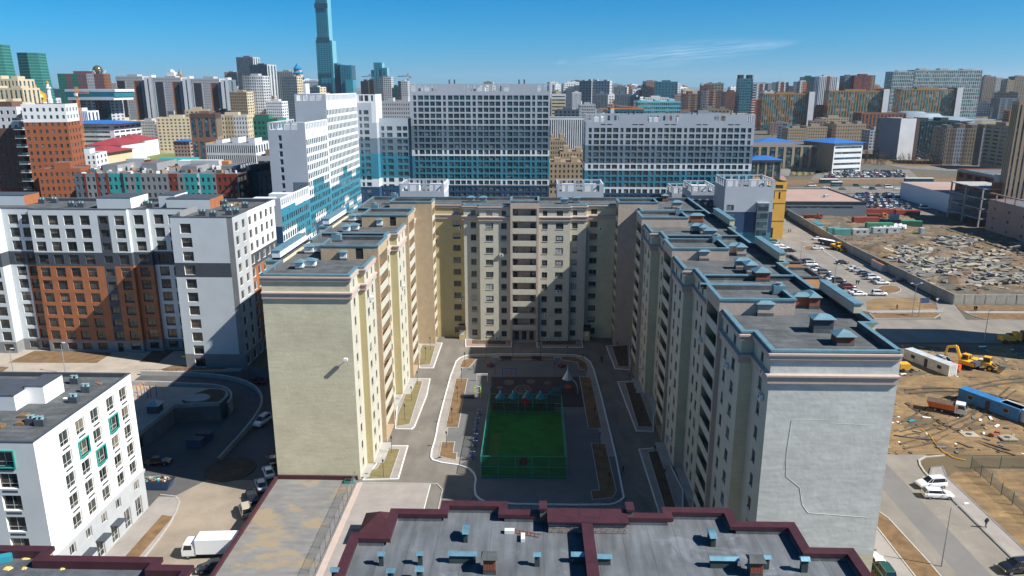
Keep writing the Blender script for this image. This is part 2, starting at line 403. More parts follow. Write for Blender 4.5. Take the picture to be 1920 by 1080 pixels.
def balcony(p, q, mside, inner, ztop, ground_door=True, dep=1.5):
    """vertical loggia stack between two pilasters; panels, slabs, back wall with door and window"""
    L = math.hypot(q[0] - p[0], q[1] - p[1]); dx, dy = (q[0] - p[0]) / L, (q[1] - p[1]) / L; nx, ny = dy, -dx
    u0, u1 = .55, L - .55; zt = ztop - 1.75
    bc.facade(p, q, -.1, ztop, [(u0, u1, .05, zt, 'o')], mside, rec=dep, rev=inner)
    P = lambda u, o: (p[0] + dx * u + nx * o, p[1] + dy * u + ny * o)
    wins = []
    W = u1 - u0
    for k in range(11):
        wins += [(.3, 1.2, FL[k] + .15, FL[k] + 2.25), (W - 1.5, W - .4, FL[k] + .9, FL[k] + 2.25)] if k else [(.5, 1.6, .1, 2.4), (W / 2 - .6, W / 2 + .6, .1, 2.4), (W - 1.6, W - .5, .1, 2.4)]
    bc.facade(P(u0, -dep), P(u1, -dep), .05, zt, wins, inner, fm=M['fr_dark'], gm=M['glass'], style='s', rec=.1)
    for k in range(1, 11):
        b = MB(); z = FL[k]
        b.prism([P(u0 + .02, -dep + .02), P(u0 + .02, -.14), P(u1 - .02, -.14), P(u1 - .02, -dep + .02)][::-1] if 0 else [P(u0 + .02, -.14), P(u1 - .02, -.14), P(u1 - .02, -dep + .02), P(u0 + .02, -dep + .02)], z - .2, z, inner)
        b.prism([P(u0 + .02, -.02), P(u1 - .02, -.02), P(u1 - .02, -.14), P(u0 + .02, -.14)], z - .22, z + 1.12, cw)
        part('balcony', b, bc.T)
# polygon runs (outside on the right hand: counter-clockwise)
XL, XR = -42.0, 40.6
gab = lambda u, z: M['gable_grey'] if z > 9.5 else cm
bc.facade((26.5, 79.6), (XR, 79.6), -.1, 34.76, [], gab, zs=(9.5,))                 # right gable
bc.facade((XL, 112.6), (-28.2, 112.6), LOW, 34.76, [], cm)                          # left gable
bc.facade((XL, 190), (XL, 112.6), LOW, 34.76, grid_wins(77.4, 16, 1.4, [f + .8 for f in FL[:6]], 1.5), cm, **fk)
# left wing, courtyard side
a1 = [(2.6, 1.15)]; b2 = [(2.2, 1.45), (5.7, 1.1)]; r2 = [(2.4, 1.2), (5.6, 1.45)]
seg((-28.2, 112.6), (-28.2, 118), W1(a1), cw); seg((-28.2, 118), (-27.1, 118), [], cy)
seg((-27.1, 118), (-27.1, 126), W1(b2), cw); seg((-27.1, 126), (-26.3, 126), [], bg_, z1=36.6)
balcony((-26.3, 126), (-26.3, 134.4), bg_, bg_, 36.6)
seg((-26.3, 134.4), (-28.6, 134.4), [], bg_); seg((-28.6, 134.4), (-28.6, 148.3), W1([(2.2, 1.2), (5.8, 1.45), (9.0, 1.2), (12.2, 1.2)]), cw)
seg((-28.6, 148.3), (-27.1, 148.3), [], cy); seg((-27.1, 148.3), (-27.1, 158), W1([(2.6, 1.45), (7.0, 1.1)]), cw)
seg((-27.1, 158), (-26.3, 158), [], bg_, z1=36.6); balcony((-26.3, 158), (-26.3, 166.4), bg_, bg_, 36.6)
seg((-26.3, 166.4), (-28.6, 166.4), [], bg_); seg((-28.6, 166.4), (-28.6, 181), W1([(2.4, 1.2), (6, 1.4), (10, 1.2)]), cw)
seg((-28.6, 181), (-24.3, 181), [], bg_, z1=36); balcony((-24.3, 181), (-24.3, 187), bg_, bg_, 36)
# back wing
big, sm = 1.9, 1.35
seg((-24.3, 187), (-17, 187), W1([(5.3, big)]), cy)
seg((-17, 187), (-17, 185), [], cy); seg((-17, 185), (-13, 185), W1([(2.4, sm)]), cw); seg((-13, 185), (-13, 184), [], cy)
seg((-13, 184), (-5.4, 184), W1([(2.4, big), (6.0, sm)]), cw); seg((-5.4, 184), (-5.4, 183.1), [], bp_, z1=36)
balcony((-5.4, 183.1), (1.6, 183.1), bp_, bp_, 36, dep=1.7)
seg((1.6, 183.1), (1.6, 184), [], bp_, z1=36); seg((1.6, 184), (9.3, 184), W1([(1.5, sm), (5.1, big)]), cw)
seg((9.3, 184), (9.3, 185), [], cm); seg((9.3, 185), (13.3, 185), W1([(1.2, sm)]), cw); seg((13.3, 185), (13.3, 187), [], cm)
seg((13.3, 187), (20.6, 187), W1([(2.0, big)]), cm)
# right wing, courtyard side (walking towards the camera)
balcony((20.6, 187), (20.6, 181), bp_, bg_, 36.1); seg((20.6, 181), (25.6, 181), [], bp_, z1=36.1)
seg((25.6, 181), (25.6, 167), W1([(3, 1.2), (7, 1.4), (11, 1.2)]), cw); seg((25.6, 167), (23.1, 167), [], bp_)
balcony((23.1, 167), (23.1, 159), bp_, bg_, 36.2); seg((23.1, 159), (23.9, 159), [], bp_, z1=36.2)
seg((23.9, 159), (23.9, 150), W1([(2.2, 1.15), (6.2, 1.45)]), cw); seg((23.9, 150), (25.7, 150), [], cm)
seg((25.7, 150), (25.7, 135.4), W1([(3, 1.2), (6.6, 1.2), (10.8, 1.45), (13.2, 1.1)]), cw); seg((25.7, 135.4), (23.9, 135.4), [], bp_)
balcony((23.9, 135.4), (23.9, 127.4), bp_, bg_, 36.2); seg((23.9, 127.4), (24.4, 127.4), [], bp_, z1=36.2)
seg((24.4, 127.4), (24.4, 118.2), W1([(2.4, 1.15), (6.4, 1.45)]), cw); seg((24.4, 118.2), (26.0, 118.2), [], cm)
seg((26.0, 118.2), (26.0, 102.6), W1([(3.2, 1.2), (6.2, 1.2), (10.4, 1.45), (13.8, 1.1)]), cw); seg((26.0, 102.6), (24.4, 102.6), [], bp_)
balcony((24.4, 102.6), (24.4, 95.3), bp_, bg_, 36.2); seg((24.4, 95.3), (25.0, 95.3), [], bp_, z1=36.2)
seg((25.0, 95.3), (25.0, 86.2), W1([(2.3, 1.15), (6.2, 1.45)]), cw); seg((25.0, 86.2), (26.5, 86.2), [], cm)
seg((26.5, 86.2), (26.5, 79.6), W1([(3.4, 1.2)]), cw)
# right wing, street side
outR = [(XR, 79.6), (XR, 90), (42.3, 90), (42.3, 106), (XR, 106), (XR, 122.6), (42.1, 122.6), (42.1, 139), (XR, 139), (XR, 155), (41.8, 155), (41.8, 172.5), (XR, 172.5), (XR, 198)]
for a, b in zip(outR, outR[1:]): bc.facade(a, b, -.1, 34.76, [], cm)
outB = [(XR, 198), (XL, 198)]
bc.facade(outB[0], outB[1], -.1, 34.76, [], cm)
outL = [(XL, 198), (XL, 172), (-44.2, 172), (-44.2, 154), (XL, 154), (XL, 140), (-44.4, 140), (-44.4, 122), (XL, 122), (XL, 112.6)]
for a, b in zip(outL, outL[1:]):
    if a[0] != b[0] or a[0] < -43: bc.facade(a, b, LOW, 34.76, [], cm)
bc.facade((XL, 198), (XL, 190), LOW, 34.76, [], cm)
inner = [(-28.2, 112.6), (-28.2, 118), (-27.1, 118), (-27.1, 126), None, (-28.6, 134.4), (-28.6, 148.3), (-27.1, 148.3), (-27.1, 158), None, (-28.6, 166.4), (-28.6, 181), None,
         (-24.3, 187), (-17, 187), (-17, 185), (-13, 185), (-13, 184), (-5.4, 184), None, (1.6, 184), (9.3, 184), (9.3, 185), (13.3, 185), (13.3, 187), (20.6, 187), None,
         (25.6, 181), (25.6, 167), None, (23.9, 159), (23.9, 150), (25.7, 150), (25.7, 135.4), None, (24.4, 127.4), (24.4, 118.2), (26, 118.2), (26, 102.6), None, (25, 95.3), (25, 86.2), (26.5, 86.2), (26.5, 79.6)]
runs = []; cur = outL[-1:]
for p in inner:
    if p is None: runs.append(cur); cur = []
    else: cur.append(p)
cur += [(XR, 79.6)]; runs.append(cur)
cor_mid = [(0.0, 31.05), (.3, 31.1), (.32, 31.85), (.5, 31.95), (.5, 32.15), (0.0, 32.22)]
cor_top = [(0.0, 33.85), (.28, 33.9), (.3, 34.35), (.42, 34.4), (.42, 34.62), (0, 34.64)]
cap = [(-.42, 34.2), (-.42, 34.95), (-.42, 35.0), (.16, 35.0), (.16, 34.76), (0, 34.74)]
capm = [M['roof_felt'], M['blue_coping'], M['blue_coping'], M['blue_coping'], M['blue_coping']]
for r in runs:
    if len(r) > 1:
        for nm, pf in (('cornice', cor_mid), ('cornice', cor_top)):
            b = MB(); sweep(b, r, pf, M['trim_pink']); part(nm, b, bc.T)
        b = MB(); sweep(b, r, cap, M['blue_coping'], mats=capm); part('coping', b, bc.T)
b = MB(); sweep(b, outR + [(XL, 198)] + outL[1:], cap, M['blue_coping'], mats=capm); part('coping', b, bc.T)
part('sill', sills, bc.T, kind='stuff')
# roof
roofp = [p for p in (outL[:-1][::-1])]
full = [(XL, 112.6), (-28.2, 112.6), (-28.2, 118), (-27.1, 118), (-27.1, 134.4), (-28.6, 134.4), (-28.6, 148.3), (-27.1, 148.3), (-27.1, 166.4), (-28.6, 166.4), (-28.6, 187), (-17, 187), (-17, 185), (-13, 185), (-13, 184),
        (9.3, 184), (9.3, 185), (13.3, 185), (13.3, 187), (25.6, 187), (25.6, 159), (23.9, 159), (23.9, 150), (25.7, 150), (25.7, 127.4), (24.4, 127.4), (24.4, 118.2), (26, 118.2), (26, 95.3), (25, 95.3), (25, 86.2), (26.5, 86.2), (26.5, 79.6)] + outR + outL
full = [p for i, p in enumerate(full) if p != full[i - 1]]
rb = MB(); poly(rb, full[:-1] if full[0] == full[-1] else full, HW, M['roof_felt']); part('roof', rb, bc.T)
# raised stair and lift tops over each loggia stack
def raised(x0, y0, x1, y1, z, m, skip=None, door=None):
    b = MB()
    pts = [(x0, y0), (x1, y0), (x1, y1), (x0, y1)]
    for k in range(4):
        if k == skip: continue
        a, c = pts[k], pts[(k + 1) % 4]
        bc.facade(a, c, HW - .01, z + .01, ([(door, door + 1.3, HW + .2, HW + 2.1, 's')] if k == 0 and door else []), m, fm=M['door_dark'], gm=M['dark_void'], rec=.1, mb=b)
    part('stair_head', b, bc.T)
    r_ = MB(); r_.face([(x0, y0, z - .45), (x1, y0, z - .45), (x1, y1, z - .45), (x0, y1, z - .45)], M['roof_felt'])
    part('roof', r_, bc.T)
    c = MB(); sweep(c, pts, [(-.4, z - .46), (-.4, z + .22), (.12, z + .22), (.12, z - .02), (0, z - .03)], M['blue_coping'], closed=True, mats=[M['roof_felt'], M['blue_coping'], M['blue_coping'], M['blue_coping']]); part('coping', c, bc.T)
raised(-36.2, 126.01, -26.32, 134.4, 36.6, bg_, 1, 6.0); raised(-36.2, 158.01, -26.32, 166.4, 36.6, bg_, 1, 6.0)
raised(-34.5, 181.01, -24.32, 187, 36.0, bp_, 1)
raised(-5.39, 183.12, 1.59, 191, 36.0, bp_, 0)
raised(20.62, 181.01, 30, 187, 36.1, bp_, 3); raised(23.12, 159.01, 32.9, 167, 36.2, bp_, 3); raised(23.92, 127.41, 33.6, 135.4, 36.2, bp_, 3); raised(24.42, 95.31, 34.2, 102.6, 36.2, bp_, 3)
def upstand(x0, y0, x1, y1, z0, z1, m, nm='parapet_block'):
    b = MB(); b.box(x0, y0, z0, x1, y1, z1, m); b.box(x0 - .12, y0 - .12, z1, x1 + .12, y1 + .12, z1 + .16, M['blue_coping']); part(nm, b, bc.T)
for y0, y1 in ((93.8, 105.8), (124, 138.6), (157, 172)): upstand(XR + .45, y0, 42.05, y1, 35.02, 36.2, cm)
for y0, y1 in ((124, 139.5), (156, 171)): upstand(-44.0, y0, -42.6, y1, 35.02, 36.1, M['metal_white'])
for x0, x1, y in ((26.5, 40.1, 113.7), (26.4, 40.1, 145.8), (26.2, 40.1, 176.8), (24.8, 33.5, 108.3), (24.8, 32.5, 141.0), (-41.5, -29.1, 146.4), (-41.5, -29.1, 178.2)): upstand(x0, y, x1, y + .35, HW, 34.9, M['roof_felt'], 'fire_wall')
for y0, y1, z in ((119.5, 126, 33.0), (128.6, 134.2, 33.4)):
    b = MB(); b.box(42.12, y0, -.1, 46.6, y1, z, M['bay_orange'] if 'bay_orange' in M else defm('bay_orange', (.45, .24, .12), .85, .08) or M['bay_orange'], M['roof_felt'], False); sweep(b, [(42.12, y0), (46.6, y0), (46.6, y1), (42.12, y1)], [(-.3, z), (-.3, z + .45), (.08, z + .45), (.08, z + .2)], M['dark_grey']); part('bay', b, bc.T)
# roof chimneys and ventilation outlets
def chimney(x, y, wx, wy, h, m, kind='hip', nm='chimney', z0=HW):
    b = MB(); b.box(x - wx / 2, y - wy / 2, z0 - .02, x + wx / 2, y + wy / 2, z0 + h * .3, M['roof_felt']); b.box(x - wx / 2 + .03, y - wy / 2 + .03, z0 + h * .3, x + wx / 2 - .03, y + wy / 2 - .03, z0 + h, m)
    o = MB(); e = .22; X0, X1, Y0, Y1 = x - wx / 2 - e, x + wx / 2 + e, y - wy / 2 - e, y + wy / 2 + e; z = z0 + h + .12
    o.box(X0, Y0, z, X1, Y1, z + .06, M['metal_grey'])
    r_ = min(wx, wy) / 2 + e; o.frus([(X0, Y0), (X1, Y0), (X1, Y1), (X0, Y1)], z + .06, [(X0 + r_ * .98, Y0 + r_ * .98), (X1 - r_ * .98, Y0 + r_ * .98), (X1 - r_ * .98, Y1 - r_ * .98), (X0 + r_ * .98, Y1 - r_ * .98)], z + .06 + r_ * .5, M['blue_coping'])
    c = part(nm, b, bc.T)
    q = part('chimney_cap', o, c)
    for sx in (-1, 1): pass
def zb(ox, oy, s, x, y): return G(ox + x / s, oy + y / s, HW)
for x, y, wx, wy, h, k in ((825, 700, 2.1, 1.5, 1.5, 'c'), (1030, 655, 2.2, 1.3, 1.5, 'b'), (1100, 660, 1.4, 3.0, 1.5, 'b'), (1150, 795, 2.4, 1.6, 1.6, 'd'), (1275, 868, 2.0, 1.9, 1.0, 'b'), (480, 388, 1.7, 1.5, 1.5, 'c'), (650, 355, 2.2, 1.4, 1.5, 'c'), (690, 362, 1.6, 2.6, 1.5, 'c'),
                           (700, 436, 2.4, 1.2, 1.3, 'c'), (748, 462, 1.6, 2.2, 1.3, 'c'), (810, 505, 2.2, 2.4, 1.3, 'b'), (275, 195, 1.7, 1.5, 1.5, 'c'), (440, 175, 2.8, 1.4, 1.5, 'b'), (440, 230, 2.2, 1.4, 1.3, 'c'), (480, 240, 1.5, 2.4, 1.3, 'c'), (515, 258, 2.4, 1.6, 1.3, 'c'), (330, 95, 2.4, 1.5, 1.4, 'c'), (262, 55, 1.5, 1.5, 1.4, 'b'), (1060, 520, 0, 0, 0, '')):
    if not wx: continue
    X, Y = zb(1160, 360, 3, x, y); chimney(X, Y + wy / 2, wx, wy, h, {'c': M['beige_pink'], 'b': M['brick_red'], 'd': M['dark_grey']}[k])
for x, y, wx, wy, h in ((255, 462, 1.3, 1.6, 1.0), (318, 452, 1.9, 1.3, 1.0), (315, 370, 1.6, 1.5, 1.2), (352, 366, 2.4, 1.2, 1.2), (520, 408, 1.2, 1.4, 1.3), (535, 243, 1.3, 1.6, 1.1), (582, 232, 1.9, 1.3, 1.0), (572, 180, 1.5, 1.4, 1.3), (605, 178, 1.8, 1.2, 1.3), (735, 210, 1.2, 1.2, 1.4)):
    X, Y = zb(480, 360, 3.177, x, y); chimney(X, Y + wy / 2, wx, wy, h, M['metal_white'])
for px, py in ((888, 370), (908, 374), (1058, 382), (1078, 374), (990, 372)):
    X, Y = G(px, py, HW); chimney(X, min(Y, 194), 1.7, 1.3, 1.1, M['metal_grey'])
def rooffan(x, y, z, r=1.0):
    b = MB(); b.box(x - r, y - r * .7, z, x + r, y + r * .7, z + .25, M['dark_grey']); b.box(x - r * .8, y - r * .55, z + .25, x + r * .8, y + r * .55, z + 1.25, M['blue_coping']); b.lathe(x, y, [(.35, z + 1.25), (.35, z + 1.5), (.5, z + 1.52), (.5, z + 1.6)], M['metal_grey'], 8); part('ventilator', b, bc.T)
for px, py, z in ((1459, 551, 35.75), (1343, 455, 35.75), (1273, 403, 35.75), (632, 452, 36.15), (703, 393, 36.15), (740, 373, 35.6)): X, Y = G(px, py, z); rooffan(X, Y, z)
# air conditioners on the walls
def aircon(x, y, z, rz):
    c, q = math.cos(rz), math.sin(rz); b = MB(); b.obox(x + .28 * q, y - .28 * c, z, .95, .4, .65, rz, M['metal_white']); cx, cy_ = x + .49 * q, y - .49 * c
    b.tube((cx - .005 * q, cy_, z + .33), (cx + .02 * q, cy_ - .02 * c, z + .33), .24, M['fr_dark'], 10); part('air_conditioner', b, bc.T)
for px, k in ((857, 9), (1121, 9), (942, 7), (856, 3), (1044, 4), (1036, 2), (930, 0), (1034, 0)):
    X, z = GY(px, 500, 184); aircon({857: -18, 1121: 17, 942: -7.6, 856: -18, 1044: 6.6, 1036: 3.6, 930: -8.9, 1034: 4.0}[px], 187 if px in (857, 1121, 856) else 184, FL[k] + .2, 0)
for x, y, k in ((-28.2, 116.6, 10), (-27.1, 121.5, 9), (-27.1, 121.9, 10), (-28.6, 142, 8), (-28.6, 139, 7), (-27.1, 152.5, 7), (-28.6, 140.8, 4)): aircon(x, y, FL[k] + .1, R(90))
for x, y, k in ((26.5, 81.4, 9), (26.5, 81.3, 10), (25.0, 91.2, 9), (26, 110.5, 8), (26, 107, 6), (25.7, 141, 6), (24.4, 121, 1), (25.7, 144, 7), (25, 88, 0), (23.9, 155, 1)): aircon(x, y, FL[k] + .1, R(-90))
# small porches in the two back corners and the lamp on the left gable
for x in (-18.6, 13.4):
    b = MB(); b.box(x, 184.9 if x < 0 else 184.9, -.1, x + 1.5, 186.9, 2.6, cy); b.box(x - .2, 184.5, 2.6, x + 1.7, 187, 3.6, M['door_dark']); b.box(x + .3, 184.86, 1.2, x + 1.1, 184.9, 2.2, M['kerb_white']); part('porch', b, bc.T)
lx, lz = GY(650, 672, 112.6); b = MB(); b.box(lx - .25, 111.5, lz - .1, lx + .35, 112.1, lz + .3, M['metal_white']); b.tube((lx, 112.6, lz - .2), (lx, 111.9, lz), .06, M['fr_dark']); part('floodlight', b, bc.T)
# repaired render on the right gable: raised patches and a wavy ridge
pb = MB(); pts = [(29.4, 26.6), (29.2, 22.6), (29.4, 19.6), (31.1, 18.2), (31.6, 16.0), (32.4, 14.9), (39.4, 14.4)]
for a, c in zip(pts, pts[1:]): pb.tube((a[0], 79.6, a[1]), (c[0], 79.6, c[1]), .035, M['gable_grey'], 6)
for a, c in (((29.4, 26.6), (33.5, 26.7)), ((33.5, 26.3), (38.5, 26.1)), ((29.4, 26.6), (29.1, 20.5))): pb.tube((a[0], 79.6, a[1]), (c[0], 79.6, c[1]), .02, M['gable_grey'], 6)
part('render_ridge', pb, bc.T)
bc.fin()
# ================================================================ courtyard
def Z2(x, y, z=0): return G(760 + x / 3, 620 + y / 3, z)
def Z8(x, y, z=0): return G(480 + x / 2.25, 600 + y / 2.25, z)
def smooth(pts, n=1, closed=True):
    for _ in range(n):
        q = []; L = len(pts)
        for k in range(L if closed else L - 1):
            a, b = pts[k], pts[(k + 1) % L]
            q += [(a[0] * .75 + b[0] * .25, a[1] * .75 + b[1] * .25), (a[0] * .25 + b[0] * .75, a[1] * .25 + b[1] * .75)]
        if not closed: q = [pts[0]] + q[1:-1] + [pts[-1]]
        pts = q
    return pts
def area(pts): return sum(a[0] * b[1] - b[0] * a[1] for a, b in zip(pts, pts[1:] + pts[:1])) / 2
def ribbon(mb, pts, w_, z0, z1, m, closed=True):
    """kerb: a band of width w_ centred on the line"""
    n = len(pts)
    def nrm(a, b):
        L = math.hypot(b[0] - a[0], b[1] - a[1]) or 1; return ((b[1] - a[1]) / L, -(b[0] - a[0]) / L)
    seg_ = [nrm(pts[k], pts[(k + 1) % n]) for k in range(n)]
    O, I = [], []
    for k in range(n):
        a = seg_[k - 1] if (closed or k > 0) else seg_[0]; b = seg_[k] if (closed or k < n - 1) else seg_[n - 2]
        x, y = a[0] + b[0], a[1] + b[1]; L = max(.4, (x * x + y * y) / 2); x /= L; y /= L
        O.append((pts[k][0] + x * w_ / 2, pts[k][1] + y * w_ / 2)); I.append((pts[k][0] - x * w_ / 2, pts[k][1] - y * w_ / 2))
    for k in range(n if closed else n - 1):
        j = (k + 1) % n
        mb.face([(*I[k], z1), (*O[k], z1), (*O[j], z1), (*I[j], z1)], m)
        mb.face([(*O[k], z0), (*O[j], z0), (*O[j], z1), (*O[k], z1)], m); mb.face([(*I[j], z0), (*I[k], z0), (*I[k], z1), (*I[j], z1)], m)
dm = MB(); poly(dm, [(-28.4, 56), (27, 56), (27, 187.5), (-28.5, 187.5)], 0, M['asphalt']); structure('courtyard_road', dm)
isl = smooth([Z2(*p) for p in ((275, 185), (318, 145), (400, 133), (930, 133), (1030, 155), (1072, 250), (1238, 930), (1200, 968), (1130, 984), (470, 975), (400, 940), (388, 890), (400, 820), (350, 765), (160, 738), (140, 705), (172, 600), (186, 510))], 1)
if area(isl) < 0: isl = isl[::-1]
im = MB(); poly(im, isl, .10, M['asphalt_blue']); structure('courtyard_pavement', im)
km = MB(); ribbon(km, isl, .3, 0, .16, M['kerb_white']); structure('kerb', km)
def bedp(pts, m, nm='planting_bed', z=.13, kerb='kerb_grey', walk=None):
    pts = pts if area(pts) > 0 else pts[::-1]
    b = MB(); poly(b, pts, z, M[m]); structure(nm, b)
    if kerb: k = MB(); ribbon(k, pts, .14, .02, z + .06, M[kerb]); structure('bed_kerb', k)
B2_ = lambda *p: [Z2(*q) for q in p]
bedp(B2_((305, 210), (322, 170), (385, 148), (487, 148), (487, 162), (400, 163), (360, 210)), 'soil')
bedp(B2_((525, 146), (838, 146), (838, 165), (525, 165)), 'soil'); bedp(B2_((876, 148), (955, 150), (1018, 182), (1029, 222), (982, 222), (965, 180), (876, 166)), 'soil')
bedp(B2_((285, 272), (350, 272), (297, 548), (226, 548)), 'soil'); bedp(B2_((205, 630), (278, 630), (268, 690), (292, 690), (284, 733), (190, 710)), 'soil')
bedp(B2_((980, 262), (1043, 265), (1105, 555), (1030, 555)), 'soil'); bedp(B2_((1045, 637), (1125, 640), (1187, 905), (1165, 945), (1052, 955), (1045, 905), (1093, 900)), 'soil')
# paved strips round the island and along the wings
def strip(pts, m='paving_pink', z=.11, nm='footpath', kerb=True):
    pts = pts if area(pts) > 0 else pts[::-1]
    b = MB(); poly(b, pts, z, M[m]); structure(nm, b)
    if kerb: k = MB(); ribbon(k, pts, .22, 0, .15, M['kerb_white']); structure('kerb', k)
def ins(p, c, t): return (p[0] + (c[0] - p[0]) * t, p[1] + (c[1] - p[1]) * t)
pk = MB(); n_ = len(isl); cx_, cy__ = -1.5, 142
for k in range(n_):
    a, b = isl[k], isl[(k + 1) % n_]
    f = lambda p: (p[0] + (2.1 if p[0] < cx_ else -2.1) * min(1, abs(p[0] - cx_) / 6), p[1] + (2.3 if p[1] < 120 else (-2.6 if p[1] > 165 else 0)))
    if min(a[1], b[1]) > 117 and not (a[1] > 177 and abs(a[0]) < 0): pk.face([(*a, .115), (*b, .115), (*f(b), .115), (*f(a), .115)], M['paving'])
structure('footpath', pk)
L1 = [Z8(*p) for p in ((550, 533), (640, 533), (600, 672), (452, 676), (500, 620), (548, 545))]
strip(L1, 'paving'); bedp([Z8(*p) for p in ((552, 545), (607, 548), (565, 672), (463, 674), (475, 640), (512, 628))], 'grass_dry', z=.15)
L2 = [Z8(*p) for p in ((650, 250), (734, 250), (720, 320), (668, 452), (655, 462), (588, 460), (596, 360))]
strip(L2, 'paving'); bedp([Z8(*p) for p in ((655, 260), (703, 262), (648, 443), (592, 452), (598, 400), (625, 330))], 'grass_dry', z=.15)
L3 = [Z8(*p) for p in ((692, 98), (785, 98), (748, 204), (690, 204))]
strip(L3, 'paving'); bedp([Z8(*p) for p in ((694, 108), (757, 112), (735, 190), (690, 194))], 'grass_dry', z=.15)
for pts, bd in ((((1130, 88), (1262, 80), (1262, 222), (1180, 215)), ((1163, 92), (1250, 85), (1256, 205), (1197, 205))),
                (((1195, 290), (1300, 285), (1395, 400), (1395, 570), (1300, 566)), ((1235, 297), (1300, 292), (1392, 545), (1310, 545))),
                (((1315, 670), (1440, 660), (1560, 900), (1560, 1080), (1440, 1065)), ((1364, 688), (1425, 680), (1540, 1060), (1478, 1060)))):
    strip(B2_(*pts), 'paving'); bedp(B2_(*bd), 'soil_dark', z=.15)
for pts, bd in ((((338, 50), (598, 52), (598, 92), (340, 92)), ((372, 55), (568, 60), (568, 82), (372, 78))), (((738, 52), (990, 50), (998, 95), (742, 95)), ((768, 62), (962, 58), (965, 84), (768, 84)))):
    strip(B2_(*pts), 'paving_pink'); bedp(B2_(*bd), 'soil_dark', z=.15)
# blind area round the wings
am = MB()
for r in (runs[0][1:], runs[1]): pass
for x0, y0, x1, y1 in ((-28.2, 113, -26.9, 117.8), (-27.1, 118, -25.4, 125.8), (-28.6, 134.6, -27.2, 148), (-27.1, 148.3, -25.4, 157.5), (-28.6, 167, -27.4, 180.8), (22.3, 150.2, 23.9, 158.6), (24.3, 135.6, 25.7, 149.8), (22.6, 118.4, 24.4, 127.2), (24.6, 102.8, 26, 118)): am.face([(x0, y0, .17), (x1, y0, .17), (x1, y1, .17), (x0, y1, .17)], M['concrete'])
structure('wall_apron', am)
# front paved terrace beside the arena
tm = MB(); poly(tm, [(-26.4, 98), (-16.4, 98), (-16.4, 111.3), (-28.2, 111.3), (-28.2, 80), (-18, 80)], .03, M['paving']); structure('terrace', tm)
km = MB(); ribbon(km, [(-28.2, 111.4), (-15.3, 111.4), (-14.2, 109.5), (-14.2, 88)], .18, 0, .1, M['kerb_grey'], False); ribbon(km, [(-16.4, 111.2), (-16.4, 84)], .14, 0, .06, M['kerb_white'], False); structure('kerb', km)
# ---- garden lamps
def lamp_proto():
    t = thing('garden_lamp', 'x', 'lamp', (0, 0, 0)); b = MB(); b.tube((0, 0, 0), (0, 0, 2.7), .045, M['fr_dark'], 6); part('pole', b, t)
    b = MB(); b.lathe(0, 0, [(.04, 2.7), (.13, 2.75), (.15, 3.1), (.17, 3.14), (.02, 3.3)], M['lamp_blue'], 8); part('lamp_head', b, t); return t
defm('lamp_blue', (.02, .025, .06), .4, 0)
lp = [(335, 195, 'in the curved bed at the left rear corner of the playground'), (317, 288, 'on the path just before the long left bed'), (293, 395, 'in the middle of the long left bed'), (263, 520, 'at the near end of the long left bed'), (232, 658, 'behind the small notched bed'),
      (455, 150, 'in the rear bed left of the pavement gap'), (603, 150, 'in the middle rear bed, its left end'), (760, 158, 'in the middle rear bed, its right end'), (910, 158, 'in the right rear bed'), (997, 205, 'in the curved bed at the right rear corner'), (1015, 295, 'at the far end of the long right bed'), (1037, 405, 'in the middle of the long right bed'), (1062, 520, 'at the near end of the long right bed'),
      (1092, 665, 'behind the near right bed in shade'), (1117, 780, 'in the middle of the near right bed'), (1143, 900, 'at the near end of the near right bed'), (505, 252, 'on the asphalt left of the playground'), (840, 255, 'on the asphalt behind the climbing tower'), (482, 405, 'beside the rear left corner post of the sports cage'),
      (456, 78, 'left of the rear entrance in a dark bed'), (868, 78, 'right of the rear entrance in a dark bed'), (1190, 135, 'in the rear bed along the right wing'), (1212, 195, 'second in the rear bed along the right wing'), (1258, 325, 'at the far end of the middle right-wing bed'), (1290, 410, 'in the middle right-wing bed'), (1325, 520, 'at the near end of the middle right-wing bed'), (1400, 745, 'at the far end of the near right-wing bed'), (1453, 880, 'in the near right-wing bed'),
      (140, 105, 'in the rear bed along the sunny left wing'), (115, 165, 'nearer one in the rear bed of the left wing'), (68, 305, 'at the far end of the middle left-wing bed'), (35, 395, 'in the middle of the middle left-wing bed')]
lproto = None
for x, y, d in lp:
    X, Y = Z2(x, y, .12); lab = 'slim garden lamp ' + d
    if lproto is None: lproto = lamp_proto(); lproto.location = (X, Y, .12); lproto['label'] = lab; lproto['group'] = 'garden lamp posts of the courtyard'
    else: copy_tree(lproto, (X, Y, .12), 0, lab)
for x, y, d in ((628, 420, 'near the end of the middle left-wing bed'), (573, 560, 'at the far end of the nearest left-wing bed'), (538, 662, 'in the nearest left-wing bed by the gable')):
    X, Y = Z8(x, y, .12); copy_tree(lproto, (X, Y, .12), 0, 'slim garden lamp ' + d)
# ---- sports cage
defm('turf', (.010, .13, .012), .95, .25, .35, streak=((.3, 2, 1), .15)); defm('turf_old', (.05, .14, .02), .95, .2, .4); defm('teal_steel', (.02, .26, .22), .5, 0)
def meshmat(name, col, a, sc_=(9, 9, 9)):
    m = bpy.data.materials.new(name); m.use_nodes = True; n = m.node_tree.nodes; l = m.node_tree.links; b = n['Principled BSDF']; b.inputs['Base Color'].default_value = (*col, 1); b.inputs['Alpha'].default_value = a; b.inputs['Roughness'].default_value = .6
    M[name] = m; return m
meshmat('net_green', (.01, .10, .05), .42); meshmat('net_wire', (.25, .25, .27), .22)
cx0, cx1, cy0, cy1, ch = -8.25, 6.0, 113.6, 139.8, 4.0
cg = thing('sports_cage', 'green turf sports pitch enclosed by a tall teal mesh cage in the courtyard', 'sports pitch', (-1.1, 113.6, .1))
b = MB(); b.box(cx0, cy0, .1, cx1, cy1, .16, M['turf']); part('turf', b, cg)
